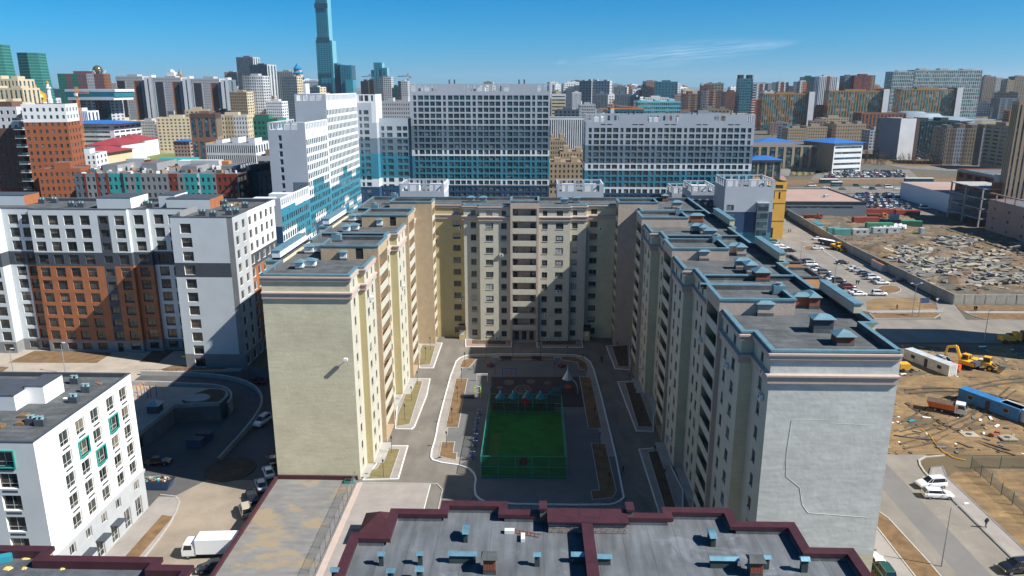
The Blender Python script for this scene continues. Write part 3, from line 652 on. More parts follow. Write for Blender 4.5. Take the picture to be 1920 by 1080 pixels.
b = MB(); b.face([(cx0 + .8, 118, .165), (cx0 + 2.6, 118, .165), (cx0 + 2.6, 130, .165), (cx0 + .8, 130, .165)], M['turf_old']); part('worn_turf', b, cg)
def bars(pts, nm, r=.045):
    for p, q in pts: b = MB(); b.tube(p, q, r, M['teal_steel'], 5); part(nm, b, cg)
posts = [(cx0 + (cx1 - cx0) * k / 5, y) for k in range(6) for y in (cy0, cy1)] + [(x, cy0 + (cy1 - cy0) * k / 8) for k in range(1, 8) for x in (cx0, cx1)]
bars([((x, y, .1), (x, y, ch)) for x, y in posts], 'post', .05)
cr = [(cx0, cy0), (cx1, cy0), (cx1, cy1), (cx0, cy1)]
bars([((*cr[k], z), (*cr[(k + 1) % 4], z)) for k in range(4) for z in (.35, 2.1, ch)], 'rail')
for k in range(4):
    a, c = cr[k], cr[(k + 1) % 4]; b = MB(); b.face([(*a, .15), (*c, .15), (*c, ch), (*a, ch)], M['net_green']); part('mesh_panel', b, cg)
# basketball backboards with red discs
defm('red_paint', (.35, .02, .02), .5, 0); defm('blue_paint', (.01, .05, .30), .4, 0); defm('cyan_paint', (.03, .25, .32), .4, .1); defm('yellow_paint', (.6, .38, .02), .5, .1); defm('green_paint', (.1, .45, .08), .5, 0)
for y, s in ((cy0 + .7, 1), (cy1 - .7, -1)):
    b = MB(); b.tube((-1.2, y, 2.7), (-1.2, y + .05, 2.7), .75, M['red_paint'], 14); b.tube((-1.2, y, .1), (-1.2, y, 2.7), .06, M['teal_steel'], 6); part('goal_board', b, cg)
# ---- mushrooms pavilion row behind the cage
for k, dx in enumerate((-5.3, -2.7, .1, 2.8)):
    X = -.9 + dx; Y = 142.6; b = MB()
    t = thing('pavilion', '%s turquoise-roofed play kiosk behind the sports cage' % ('leftmost', 'second from the left', 'second from the right', 'rightmost')[k], 'play kiosk', (X, Y, .1), 'turquoise play kiosks')
    b = MB(); b.lathe(X, Y, [(1.15, 2.1), (.8, 2.5), (.35, 2.9), (.3, 3.3), (.12, 3.6)], M['cyan_paint'], 8); part('roof', b, t)
    for sx, sy in ((-1, -1), (1, -1), (1, 1), (-1, 1)): b = MB(); b.tube((X + sx * .75, Y + sy * .75, .1), (X + sx * .75, Y + sy * .75, 2.3), .06, M['teal_steel'], 5); part('post', b, t)
b = MB(); b.box(-8, 140.6, .1, 4.6, 141.0, 1.5, M['wood']); b.box(-8.1, 140.5, 1.5, 4.7, 141.1, 1.7, M['dark_void']); solo('counter', b, 'long dark-topped wooden counter between the cage and the play kiosks', 'counter', (-1.7, 140.8, .1))
# ---- rubber playground sheet with printed discs
defm('rubber', (.035, .028, .032), .95, .15, .5); defm('rubber_print', (.10, .08, .075), .95, .3, 1.2)
pm = MB(); poly(pm, [Z2(485, 260, .1), Z2(975, 260, .1), Z2(1005, 430, .1), Z2(478, 430, .1)], .112, M['rubber']); structure('playground_floor', pm)
pr = MB()
for x, y, r in ((583, 290, 1.2), (705, 286, 1.0), (800, 295, .8), (530, 320, .7), (850, 330, .9)):
    X, Y = Z2(x, y, .1); pr.face([(X + r * math.cos(t), Y + 1.3 * r * math.sin(t), .117) for t in [k * math.pi / 6 for k in range(12)]], M['rubber_print'])
X, Y = Z2(660, 330, .1)
for r0, r1 in ((.5, .9), (1.3, 1.9)):
    for k in range(16):
        a, c = k * math.pi / 8, (k + 1) * math.pi / 8
        pr.face([(X + r0 * math.cos(a), Y + 1.4 * r0 * math.sin(a), .117), (X + r1 * math.cos(a), Y + 1.4 * r1 * math.sin(a), .117), (X + r1 * math.cos(c), Y + 1.4 * r1 * math.sin(c), .117), (X + r0 * math.cos(c), Y + 1.4 * r0 * math.sin(c), .117)], M['rubber_print'])
structure('ground_print', pr)
def post_frame(nm, label, cat, x, y, w_, h_, m, extra=()):
    t = thing(nm, label, cat, (x, y, .1))
    for s in (-1, 1): b = MB(); b.tube((x + s * w_ / 2, y, .1), (x + s * w_ / 2, y, h_), .06, m, 6); part('post', b, t)
    b = MB(); b.tube((x - w_ / 2, y, h_), (x + w_ / 2, y, h_), .06, m, 6); part('crossbar', b, t)
    for nm2, p, q, r, mm_ in extra: b = MB(); b.tube(p, q, r, mm_, 5); part(nm2, b, t)
    return t
X, Y = Z2(432, 285, .1); post_frame('climbing_frame', 'white square climbing frame at the sunny left edge of the playground', 'climbing frame', X, Y, 2.4, 1.9, M['kerb_white'], [('rung', (X - 1.2, Y, 1.6), (X + 1.2, Y, 1.6), .05, M['kerb_white'])])
X, Y = Z2(585, 272, .1); post_frame('swing', 'blue-framed swing standing on the dark playground floor', 'swing', X, Y, 3.0, 2.6, M['blue_paint'], [('chain', (X - .5, Y, 2.6), (X - .5, Y, .7), .02, M['fr_dark']), ('chain', (X + .5, Y, 2.6), (X + .5, Y, .7), .02, M['fr_dark']), ('seat', (X - .55, Y, .65), (X + .55, Y, .65), .08, M['red_paint'])])
t = thing('exercise_rack', 'green and yellow pull-up rack beside the long left bed', 'exercise rack', (*Z2(408, 370, .1), .1)); X, Y = t.location[:2]
for i, (dx, dy, h_) in enumerate(((-.8, 0, 2.2), (.6, .6, 2.6), (.6, -.8, 2.2), (-.8, 2.0, 2.0))): b = MB(); b.tube((X + dx, Y + dy, .1), (X + dx, Y + dy, h_), .06, M['green_paint' if i % 2 else 'yellow_paint'], 6); part('post', b, t)
for p, q in (((-.8, 0, 2.1), (.6, .6, 2.1)), ((.6, .6, 1.9), (.6, -.8, 1.9)), ((-.8, 0, 1.2), (.6, -.8, 1.2)), ((-.8, 2, 1.9), (.6, .6, 1.9))): b = MB(); b.tube((X + p[0], Y + p[1], p[2]), (X + q[0], Y + q[1], q[2]), .035, M['kerb_white'], 5); part('bar', b, t)
b = MB()
X, Y = Z2(355, 372, .1)
for k in range(7): b.box(X - 1.3 + k * .42, Y - 1, .1, X - 1.2 + k * .42, Y + 1, .5, M['fr_dark'])
b.box(X - 1.4, Y - .06, .5, X + 1.4, Y + .06, .56, M['fr_dark']); solo('low_grille', b, 'low black balance grille on the pale ground left of the pull-up rack', 'play equipment', (X, Y, .1))
# climbing tower with slide
t = thing('play_tower', 'pointed play tower with a blue slide and climbing arch right of the cage', 'play tower', (*Z2(912, 350, .1), .1)); X, Y = t.location[:2]
for sx in (-.8, .8):
    for sy in (-.8, .8): b = MB(); b.tube((X + sx, Y + sy, .1), (X + sx, Y + sy, 3.4), .07, M['fr_dark'], 5); part('post', b, t)
b = MB(); b.box(X - .9, Y - .9, 1.4, X + .9, Y + .9, 1.5, M['red_paint']); part('platform', b, t)
b = MB(); b.lathe(X, Y, [(1.2, 3.3), (.7, 4.1), (.2, 5.2), (.03, 6.6)], M['metal_grey'], 8); part('spire', b, t)
b = MB(); z_ = 1.5; b.frus([(X - 4.2, Y - 1.5), (X - .9, Y - .4), (X - .9, Y + .3), (X - 4.2, Y - .9)], .3, [(X - 4.2, Y - 1.5), (X - .9, Y - .4), (X - .9, Y + .3), (X - 4.2, Y - .9)], .36, M['cyan_paint'])
b = MB(); b.face([(X - 4.2, Y - 1.6, .35), (X - .9, Y - .5, 1.5), (X - .9, Y + .3, 1.5), (X - 4.2, Y - .8, .35)], M['cyan_paint'])
for o in (0, 1): p0 = (X - 4.2, Y - 1.6 + .8 * o, .35); p1 = (X - .9, Y - .5 + .8 * o, 1.5); b.face([p0, p1, (p1[0], p1[1], 1.8), (p0[0], p0[1], .65)], M['cyan_paint'])
part('slide', b, t)
for o in (-.5, .3):
    b = MB(); P = [(X + .8 + 1.4 * math.sin(a), Y + o, .1 + 3.2 * math.sin(a) if 0 else .1 + 3.0 * math.cos(a - .0)) for a in [k * math.pi / 2 / 6 for k in range(7)]]
    for p, q in zip(P, P[1:]): b.tube(p, q, .06, M['kerb_white'], 5)
    part('arch', b, t)
for x, y, d in ((478, 195, 'left'), (878, 198, 'right')):
    X, Y = Z2(x, y + 5, .1); t = thing('roundabout', 'small red-seated roundabout at the %s rear of the playground' % d, 'roundabout', (X, Y, .1))
    b = MB(); b.lathe(X, Y, [(.9, .25), (.9, .4)], M['dark_grey'], 10); part('platform', b, t)
    for k in range(4): a = k * math.pi / 2; b = MB(); b.box(X + .7 * math.cos(a) - .2, Y + .7 * math.sin(a) - .2, .4, X + .7 * math.cos(a) + .2, Y + .7 * math.sin(a) + .2, .8, M['red_paint']); part('seat', b, t)
    b = MB(); b.tube((X, Y, .1), (X, Y, 1.1), .07, M['blue_paint']); part('hub', b, t)
# exercise machines in a row left of the cage
for k, (x, y) in enumerate(((420, 480), (408, 530), (402, 572), (398, 620), (395, 660), (380, 722))):
    X, Y = Z2(x, y, .1); t = thing('exercise_machine', 'blue exercise machine left of the sports cage, %s' % ('farthest', 'second from the far end', 'third from the far end', 'fourth from the far end', 'second nearest', 'nearest')[k], 'exercise machine', (X, Y, .1), 'blue outdoor exercise machines')
    b = MB(); b.tube((X, Y, .1), (X, Y, 1.7), .09, M['blue_paint'], 6); part('post', b, t)
    b = MB(); b.box(X - .5, Y - .1, .5, X + .5, Y + .1, .6, M['blue_paint']); b.box(X - .6, Y - .3, .45, X - .4, Y + .3, .7, M['metal_grey']); part('footrest', b, t)
    b = MB(); b.tube((X - .4, Y + .1, 1.5), (X + .4, Y + .1, 1.5), .04, M['metal_white'], 5); part('handle', b, t)
# benches along the rear bed
for x, d in ((567, 'left'), (738, 'right')):
    X, Y = Z2(x, 168, .1); t = thing('park_bench', '%s wooden bench at the rear edge of the playground' % d, 'bench', (X, Y, .1), 'benches behind the playground')
    b = MB(); b.box(X - 1.2, Y - .25, .5, X + 1.2, Y + .25, .58, M['maroon']); part('seat', b, t); b = MB(); b.box(X - 1.2, Y + .27, .65, X + 1.2, Y + .34, 1.1, M['maroon']); part('backrest', b, t)
    for s in (-1, 1): b = MB(); b.box(X + s - .05, Y - .25, .1, X + s + .05, Y + .25, .5, M['fr_dark']); part('leg', b, t)
# ================================================================ podium (car-park roof) with mesh fence, gazebo
def stainmat():
    m = mat('podium_felt', (.15, .15, .15), .95, .2, .5, .2, 3, col2=(.19, .185, .175), streak=((.3, 1.2, 1), .12)); n = m.node_tree.nodes; l = m.node_tree.links; b = n['Principled BSDF']
    src = b.inputs['Base Color'].links[0].from_socket; tc = n.new('ShaderNodeTexCoord'); mp = n.new('ShaderNodeMapping'); mp.inputs['Scale'].default_value = (.13, .2, 1); mp.inputs['Location'].default_value = (.35, .1, 0); z = n.new('ShaderNodeTexNoise'); z.inputs['Scale'].default_value = 1; z.inputs['Detail'].default_value = 10; z.inputs['Roughness'].default_value = .6
    r = n.new('ShaderNodeValToRGB'); r.color_ramp.elements[0].position = .52; r.color_ramp.elements[1].position = .6; r.color_ramp.elements[1].color = (.8, .8, .8, 1); mx = n.new('ShaderNodeMix'); mx.data_type = 'RGBA'; mx.inputs[7].default_value = (.27, .21, .13, 1)
    l.new(tc.outputs['Object'], mp.inputs[0]); l.new(mp.outputs[0], z.inputs['Vector']); l.new(z.outputs['Fac'], r.inputs['Fac']); l.new(r.outputs[0], mx.inputs[0]); l.new(src, mx.inputs[6]); l.new(mx.outputs[2], b.inputs['Base Color']); return m
pd = thing('podium', 'low car-park block with a patched flat felt roof in front of the left cream gable', 'car park', (-35, 96, LOW))
b = MB(); b.box(-42.25, 40, LOW, -28.35, 112.3, -.02, M['concrete'], M['concrete'], False); part('wall', b, pd)
b = MB(); poly(b, [(-41.9, 40.2), (-28.5, 40.2), (-28.5, 112.2), (-41.9, 112.2)], .02, stainmat()); part('roof', b, pd)
defm('sand_patch', (.26, .20, .12), 1, .2, .8)
def parapet(nm, p, q, w_, z0, z1, T, m=None, nseg=0):
    """capped parapet from p to q in sheet-metal lengths"""
    m = m or M['maroon']; L = math.hypot(q[0] - p[0], q[1] - p[1]); n = nseg or max(1, round(L / 2.4)); a = math.atan2(q[1] - p[1], q[0] - p[0])
    for k in range(n):
        t = (k + .5) / n; b = MB(); b.obox(p[0] + (q[0] - p[0]) * t, p[1] + (q[1] - p[1]) * t, z0 - (.002 if k % 2 else 0), L / n - .02, w_, z1 - z0, a, m); part(nm, b, T)
parapet('parapet', (-42.1, 112.2), (-42.1, 70), .45, -.02, .55, pd); parapet('parapet', (-41.9, 112.35), (-28.6, 112.35), .35, .03, .7, pd)
b = MB(); b.box(-28.5, 40, -.02, -27.6, 111.3, .12, M['trim_pink']); part('edge_slab', b, pd)
fc = thing('mesh_fence', 'leaning wire mesh fence with thin dark posts along the podium edge', 'fence', (-28.9, 90, .02))
for k in range(15):
    y = 111 - k * 2.6; b = MB(); b.tube((-28.75, y, .02), (-28.75 + random.uniform(-.06, .06), y, 2.3), .035, M['fr_dark'], 5); part('post', b, fc)
    if k < 14:
        b = MB(); b.face([(-28.75, y, .1), (-28.75, y - 2.6, .1), (-28.75, y - 2.6, 2.1), (-28.75, y, 2.1)], M['net_wire']); part('mesh_panel', b, fc)
        for z in (.12, 2.12): b = MB(); b.tube((-28.75, y, z), (-28.75, y - 2.6, z + random.uniform(-.05, .05)), .02, M['fr_dark'], 4); part('rail', b, fc)
b = MB(); b.box(-30.6, 111.0, .03, -28.9, 112.0, .45, M['teal_steel']); b.box(-30.4, 111.1, .45, -29.1, 111.9, .6, M['dark_void']); solo('planter_box', b, 'small teal tub at the corner of the podium beneath the gable', 'tub', (-29.7, 111.5, .03))
gx, gy = G(713, 1018, 0); gy += 1.2
gz = thing('gazebo', 'square gazebo with a maroon ribbed pyramid roof beside the near block', 'gazebo', (gx, gy, 0))
b = MB(); z0, z1 = 2.5, 4.3
b.frus([(gx - 2.7, gy - 2.5), (gx + 2.7, gy - 2.5), (gx + 2.7, gy + 2.5), (gx - 2.7, gy + 2.5)], z0, [(gx - .05, gy - .05), (gx + .05, gy - .05), (gx + .05, gy + .05), (gx - .05, gy + .05)], z1, M['maroon'])
b.face([(gx - 2.7, gy + 2.5, z0), (gx + 2.7, gy + 2.5, z0), (gx + 2.7, gy - 2.5, z0), (gx - 2.7, gy - 2.5, z0)], M['wood']); rf = part('roof', b, gz)
rb_ = MB()
for k in range(-9, 10):
    u = k * .29
    for s in (1, -1):
        t_ = 1 - abs(u) / 2.7
        rb_.tube((gx + u, gy - s * 2.5, z0 + .02), (gx + u, gy - s * 2.5 * (1 - t_), z0 + 1.8 * t_ + .02), .025, M['maroon'], 4); rb_.tube((gx + s * 2.7, gy + u * .92, z0 + .02), (gx + s * 2.7 * (1 - t_), gy + u * .92, z0 + 1.8 * t_ + .02), .025, M['maroon'], 4)
o = part('roof_rib', rb_, rf, kind='stuff')
for sx in (-1, 1):
    for sy in (-1, 1): b = MB(); b.tube((gx + sx * 2.2, gy + sy * 2.0, 0), (gx + sx * 2.2, gy + sy * 2.0, 2.55), .08, M['wood'], 6); part('post', b, gz)
for z in (.5, .75, 1.0): b = MB(); b.box(gx - 2.2, gy - 2.06, z, gx + 2.2, gy - 1.98, z + .1, M['wood']); part('rail', b, gz)
b = MB(); b.box(gx - 2.0, gy + 1.2, .4, gx + 2.0, gy + 1.7, .5, M['wood']); part('seat', b, gz)
# ================================================================ near block whose flat roof fills the bottom edge
nb = Bld('near_apartment_block', 'near block with grey felt roof, maroon parapet caps and small chimneys', (5, 40, 0))
HR = 30.0
def RF(px, py, z=HR + .7): return G(px, py, z)
ol = [RF(*p) for p in ((600, 1085), (655, 1020), (716, 1020), (736, 972), (820, 972), (826, 960), (946, 960), (947, 971), (1022, 972), (1022, 962), (1176, 962), (1178, 974), (1250, 974), (1252, 967), (1370, 967), (1381, 985), (1487, 985), (1530, 1033), (1598, 1033), (1650, 1085))]
# square the outline up
def sq(pts):
    out = [pts[0]]
    for p in pts[1:]:
        q = out[-1]
        if abs(p[0] - q[0]) > abs(p[1] - q[1]): out.append((p[0], q[1]))
        else: out.append((q[0], p[1]))
    return out
X_ = {k: v for k, v in zip(range(len(ol)), ol)}
xs = lambda px, py: RF(px, py)[0]
o2 = [(xs(655, 1020), 12), (xs(655, 1020), 49.6), (xs(722, 1000), 49.6), (xs(722, 1000), 53.0), (xs(828, 962), 53.0), (xs(828, 962), 54.3), (xs(946, 960), 54.3), (xs(946, 960), 53.1), (xs(1022, 965), 53.1), (xs(1022, 965), 53.3),
      (xs(1178, 965), 53.3), (xs(1178, 965), 52.9), (xs(1250, 967), 52.9), (xs(1250, 967), 53.8), (xs(1372, 967), 53.8), (xs(1372, 967), 51.9), (xs(1488, 985), 51.9), (xs(1488, 985), 48.6), (xs(1600, 1035), 48.6), (xs(1600, 1035), 12)]
o2 = o2[::-1]                                                   # counter-clockwise
0 and print('near outline', [(round(a, 1), round(b, 1)) for a, b in o2])
for a, b_ in zip(o2, o2[1:] + o2[:1]):
    L = math.hypot(a[0] - b_[0], a[1] - b_[1])
    nb.facade(a, b_, -.05, HR + .42, grid_wins(L, max(1, int(L / 4)), 1.4, [1 + 3 * k for k in range(9)], 1.5) if L > 3 else [], M['cream'], fm=M['fr_white'], gm=M['glass'], rec=.14)
b = MB(); poly(b, o2, HR, M['roof_felt_light']); part('roof', b, nb.T)
for a, c in zip(o2, o2[1:]):
    L = math.hypot(a[0] - c[0], a[1] - c[1]); dx, dy = (c[0] - a[0]) / L, (c[1] - a[1]) / L; nx, ny = dy, -dx
    n = max(1, round(L / 2.6))
    b = MB(); sweep(b, [a, c], [(-.44, HR), (-.44, HR + .42), (0, HR + .42)], M['roof_felt_light']); part('parapet', b, nb.T)
b = MB(); sweep(b, o2, [(-.48, HR + .36), (-.48, HR + .66), (.2, HR + .72), (.2, HR + .36)], M['maroon']); part('parapet_cap', b, nb.T)
jb = MB()
for a, c in zip(o2, o2[1:]):
    L = math.hypot(a[0] - c[0], a[1] - c[1]); dx, dy = (c[0] - a[0]) / L, (c[1] - a[1]) / L; nx, ny = dy, -dx
    for k in range(1, int(L / 2.2)):
        u = k * 2.2 + random.uniform(-.2, .2); P = lambda o, z, du=0: (a[0] + dx * (u + du) + nx * o, a[1] + dy * (u + du) + ny * o, z)
        jb.face([P(-.49, HR + .38), P(-.49, HR + .68), P(.21, HR + .735), P(.21, HR + .735, .05), P(-.49, HR + .68, .05), P(-.49, HR + .38, .05)], M['trim_pink'] if random.random() < .4 else M['fr_dark'])
part('cap_joint', jb, nb.T, kind='stuff')
# stone-faced raised parapet in the middle with its end piers
defm('stone', (.26, .225, .21), .9, .3, 3); defm('stone2', (.19, .165, .16), .9, .3, 3); defm('mortar', (.10, .09, .085), .95, .1, 2)
ax0, ax1, ay = xs(1022, 965) + .25, xs(1178, 965) - .25, 51.9
b = MB(); b.box(ax0, ay - .62, HR, ax1, ay + 1.1, HR + .86, M['mortar']); sp_ = part('raised_parapet', b, nb.T)
sm_ = {}
cnt = 0; z = HR + .05
row = 0
while z < HR + .72:
    x = ax0 + (.0 if row % 2 else -.2)
    while x < ax1:
        wl = random.choice((.34, .42, .5)); x0, x1 = max(x, ax0), min(x + wl - .03, ax1)
        if x1 - x0 > .08:
            key = (round(x1 - x0, 2), row % 2)
            if cnt < 285 and key not in sm_:
                q = MB(); q.box(0, -.05, 0, x1 - x0, .02, .15, M['stone' if random.random() < .6 else 'stone2'], bottom=False); sm_[key] = q.mesh('stone')
            if cnt < 285:
                o = bpy.data.objects.new('stone', sm_[key]); C.objects.link(o); o.parent = sp_; o.location = Vector((x0, ay - .62 - random.uniform(0, .025), z)) - nb.loc; cnt += 1
            else:
                if cnt == 285: rest_st = MB()
                rest_st.box(x0, ay - .67, z, x1, ay - .6, z + .15, M['stone'], bottom=False); cnt += 1
        x += wl
    z += .18; row += 1
if cnt > 285: part('stone', rest_st, sp_, kind='stuff')
b = MB(); b.box(ax0 - .1, ay - .8, HR + .87, ax1 + .1, ay + 1.2, HR + 1.02, M['maroon']); part('parapet_cap', b, nb.T)
for x in (ax0 - .65, ax1 + .12): b = MB(); b.box(x, ay + .6, HR + .1, x + .5, ay + 1.6, HR + 1.2, M['mortar']); b.box(x - .06, ay + .5, HR + 1.2, x + .56, ay + 1.7, HR + 1.35, M['maroon']); part('pier', b, nb.T)
for px in (1087, 1125): x = G(px, 950, HR + 2)[0]; b = MB(); b.tube((x, ay - .3, HR + 1.0), (x, ay - .3, HR + 2.6), .02, M['fr_dark'], 4); part('antenna', b, nb.T)
# maroon-capped dividing wall
xd = RF(1102, 1000)[0]; b = MB(); b.box(xd - .3, 14, HR, xd + .3, ay - .7, HR + .85, M['roof_felt_light']); part('dividing_wall', b, nb.T)
for k in range(8): b = MB(); b.box(xd - .42, 46.2 - k * 3.6, HR + .83 + (.003 if k % 2 else 0), xd + .42, 49.78 - k * 3.6 + (1.25 if k == 0 else 0), HR + 1.02, M['maroon']); part('parapet_cap', b, nb.T)
# small flues with bright sheet caps
defm('flue', (.03, .05, .055), .8, .2, 2); defm('sheet_blue', (.22, .42, .50), .3, .2, 1.5, metal=.6)
def flue(px, py, w_, d, h, dx=0):
    X, Y = G(px, py, HR); b = MB(); b.box(X - w_ / 2, Y, HR - .02, X + w_ / 2, Y + d, HR + h, M['flue']); c = part('flue', b, nb.T)
    b = MB(); e = .1; b.frus([(X - w_ / 2 - e, Y - e), (X + w_ / 2 + e, Y - e), (X + w_ / 2 + e, Y + d + e), (X - w_ / 2 - e, Y + d + e)], HR + h + .08, [(X - w_ / 2 - e, Y + d * .35), (X + w_ / 2 + e, Y + d * .35), (X + w_ / 2 + e, Y + d * .65), (X - w_ / 2 - e, Y + d * .65)], HR + h + .28, M['sheet_blue'])
    b.face([(X - w_ / 2 - e, Y - e, HR + h + .08), (X - w_ / 2 - e, Y + d + e, HR + h + .08), (X + w_ / 2 + e, Y + d + e, HR + h + .08), (X + w_ / 2 + e, Y - e, HR + h + .08)], M['sheet_blue']); part('flue_cap', b, c)
for px, py, w_, d, h in ((715, 1062, .32, .3, .8), (788, 1061, .32, .3, .8), (867, 1057, 1.9, .35, .6), (1007, 1063, .36, .3, .8), (1088, 1057, 1.15, .35, .55), (1131, 1060, 1.05, .35, .5), (873, 1018, .3, 1.2, .7), (1337, 1026, .35, 1.2, .7), (1357, 1066, 1.9, .35, .6), (1437, 1068, .34, .3, .8), (1508, 1074, .45, .35, .9), (628, 1092, .4, .3, .8), (733, 1094, .4, .3, .8), (787, 1094, .4, .5, .9)): flue(px, py, w_, d, h)
for px, py in ((918, 1078), (1418, 1084)):
    X, Y = G(px, py, HR); b = MB(); b.box(X - .45, Y, HR - .02, X + .45, Y + .8, HR + .35, M['roof_felt']); b.box(X - .44, Y + .01, HR + .35, X + .44, Y + .79, HR + 1.2, M['mortar']); c = part('brick_chimney', b, nb.T)
    q = MB(); q.box(0, 0, 0, .2, .03, .065, M['brick_red'], bottom=False); qm = q.mesh('brick')
    for r in range(10):
        for k in range(4 if r % 2 else 4):
            x0 = X - .44 + k * .222 + (0 if r % 2 else .0); o = bpy.data.objects.new('brick', qm); C.objects.link(o); o.parent = c; o.location = Vector((x0, Y - .02, HR + .36 + r * .082)) - nb.loc
    b = MB(); b.frus([(X - .6, Y - .15), (X + .6, Y - .15), (X + .6, Y + .95), (X - .6, Y + .95)], HR + 1.25, [(X - .5, Y + .3), (X + .5, Y + .3), (X + .5, Y + .5), (X - .5, Y + .5)], HR + 1.5, M['roof_felt']); b.face([(X - .6, Y - .15, HR + 1.25), (X - .6, Y + .95, HR + 1.25), (X + .6, Y + .95, HR + 1.25), (X + .6, Y - .15, HR + 1.25)], M['roof_felt']); part('chimney_cap', b, c)
nb.fin()
X, Y = G(956, 1000, HR); b = MB(); b.box(X - .4, Y - .15, HR + .02, X + .35, Y + .25, HR + .3, M['metal_white']); solo('vent_box', b, 'white box lying on the near roof left of the ladder', 'box', (X, Y, HR))
X, Y = G(980, 1016, HR); b = MB(); b.box(X - .13, Y - .1, HR + .02, X + .16, Y + .75, HR + .3, M['metal_white']); solo('vent_box', b, 'narrow white box lying below the ladder on the near roof', 'box', (X, Y, HR))
A = Vector((*G(948, 994, HR), HR + .08)); Bv = Vector((*G(1013, 1006, HR), HR + .08)); d = (Bv - A).normalized(); n = Vector((-d.y, d.x, 0)) * .2
t = thing('ladder', 'rusty ladder lying flat on the near grey roof', 'ladder', tuple(A))
for s in (-1, 1): b = MB(); b.tube(A + n * s, Bv + n * s, .03, M['brick_red'], 4); part('rail', b, t)
L = (Bv - A).length
for k in range(1, int(L / .3)): b = MB(); p = A + d * (k * .3); b.tube(p - n, p + n, .022, M['brick_red'], 4); part('rung', b, t)
# ---- second near block, bottom left corner
nl = Bld('near_left_block', 'near block corner with maroon parapets and yellow foam patches, bottom left', (-35, 35, LOW))
HL = 28.0
f = lambda px, py: G(px, py, HL + .7)
x1, x2, x3 = f(62, 1030)[0], f(278, 1045)[0], f(355, 1065)[0]
y1, y2, y3 = f(50, 1026)[1], f(200, 1046)[1], f(320, 1062)[1]
ol = [(-62, 10), (x3, 10), (x3, y3), (x2 + .9, y3), (x2 + .9, y2), (x1 + 1.2, y2), (x1 + 1.2, y1), (-62, y1)]
for a, c in zip(ol, ol[1:] + ol[:1]): nl.facade(a, c, LOW, HL + .42, grid_wins(math.hypot(a[0] - c[0], a[1] - c[1]), 4, 1.4, [1 + 3 * k for k in range(8)], 1.5) if math.hypot(a[0] - c[0], a[1] - c[1]) > 8 else [], M['cream'], fm=M['fr_white'], gm=M['glass'])
b = MB(); poly(b, ol, HL, mat('roof_worn', (.03, .035, .04), .9, .5, .5, .3, 2, col2=(.10, .11, .13))); part('roof', b, nl.T)
b = MB(); sweep(b, ol, [(-.45, HL), (-.45, HL + .66), (.2, HL + .72), (.2, HL + .36)], M['maroon']); part('parapet_cap', b, nl.T)
random.seed(3); defm('foam', (.55, .42, .14), .95, .3, 2)
for px, py, r in ((30, 1040, .55), (52, 1043, .5), (14, 1066, .35), (140, 1058, .4), (165, 1060, .5), (190, 1062, .3), (46, 1066, .2), (118, 1066, .25), (5, 1050, .3)):
    X, Y = G(px, py, HL); b = MB(); k = 14; p0 = [(X + r * math.cos(a) * random.uniform(.7, 1.3), Y + r * .8 * math.sin(a) * random.uniform(.7, 1.3)) for a in [2 * math.pi * i / k for i in range(k)]]
    b.frus(p0, HL + .01, [(X + (x - X) * .6, Y + (y - Y) * .6) for x, y in p0], HL + .1, M['foam']); part('foam_patch', b, nl.T)
X, Y = G(12, 1052, HL); b = MB(); b.obox(X, Y, HL + .02, .8, .6, .5, .4, M['cyan_paint']); part('crumpled_sheet', b, nl.T)
nl.fin()
# ================================================================ white and orange block (left)
wb = Bld('white_orange_block', 'white and rust-orange panel block with a dark band, left of the cream block', (-95, 180, 0))
TOP = 35.3; FC = [1.25 + 3.15 * k for k in range(11)]
defm('glass_frame_dark', (.04, .05, .065), .5, 0)
wk = dict(fm=M['fr_dark'], gm=M['glass_near'], style='dp', rec=.28)
def vz(cols, w_=2.3, h=2.1, ks=range(11), st='dp'):
    return [(c - w_ / 2, c + w_ / 2, FC[k] - (1.25 if k else .7), FC[k] + 1.05, st) for c in cols for k in ks]
def zt(u, z, up=None, low=None, lo_m=None):
    return M['mid_grey'] if z < 2.85 else (low or M['orange_panel']) if z < 21.6 else M['dark_grey'] if z < 24.9 else (up or M['white_panel'])
ZS = (2.85, 21.6, 24.9)
wf = lambda p, q, cols, low=None, **kw: wb.facade(p, q, -.05, TOP, vz(cols, **kw), lambda u, z: zt(u, z, low=low), zs=ZS, **wk)
wp = M['white_panel']
wf((-150, 171.5), (-125.5, 171.5), (3, 7, 11, 15, 19, 22.6), low=wp)
wf((-125.5, 171.5), (-125.5, 174.2), (), low=wp)
wf((-125.5, 174.2), (-121.3, 174.2), (2.6,), low=wp)
wf((-121.3, 174.2), (-118.3, 174.2), (1.5,)); wf((-118.3, 174.2), (-118.3, 173), ())
# main flat front with the dark stair strip
def zmain(u, z):
    if 16.4 < u < 19.0 and z < 33.8: return M['dark_grey'] if z > 2.85 else M['mid_grey']
    return zt(u, z)
wb.facade((-118.3, 173), (-94.9, 173), -.05, TOP, vz((2.0, 5.7, 9.4, 13.3, 21.5)) + [(16.7, 18.7, z - .9, z + .8, 'd') for z in FC[1:]] + [(17, 18.4, .1, 2.4, 's')], zmain, us=(16.4, 19.0), zs=ZS + (33.8,), **wk)
wf((-94.9, 173), (-94.9, 174), ()); wf((-94.9, 174), (-90.6, 174), (2.2,)); wf((-90.6, 174), (-90.6, 175), ())
wb.facade((-90.6, 175), (-79.9, 175), -.05, TOP, vz((2.2,)) + vz((5.2, 8.2), 1.5), lambda u, z: zt(u, z, low=wp if u > .05 else None), zs=ZS, **wk)
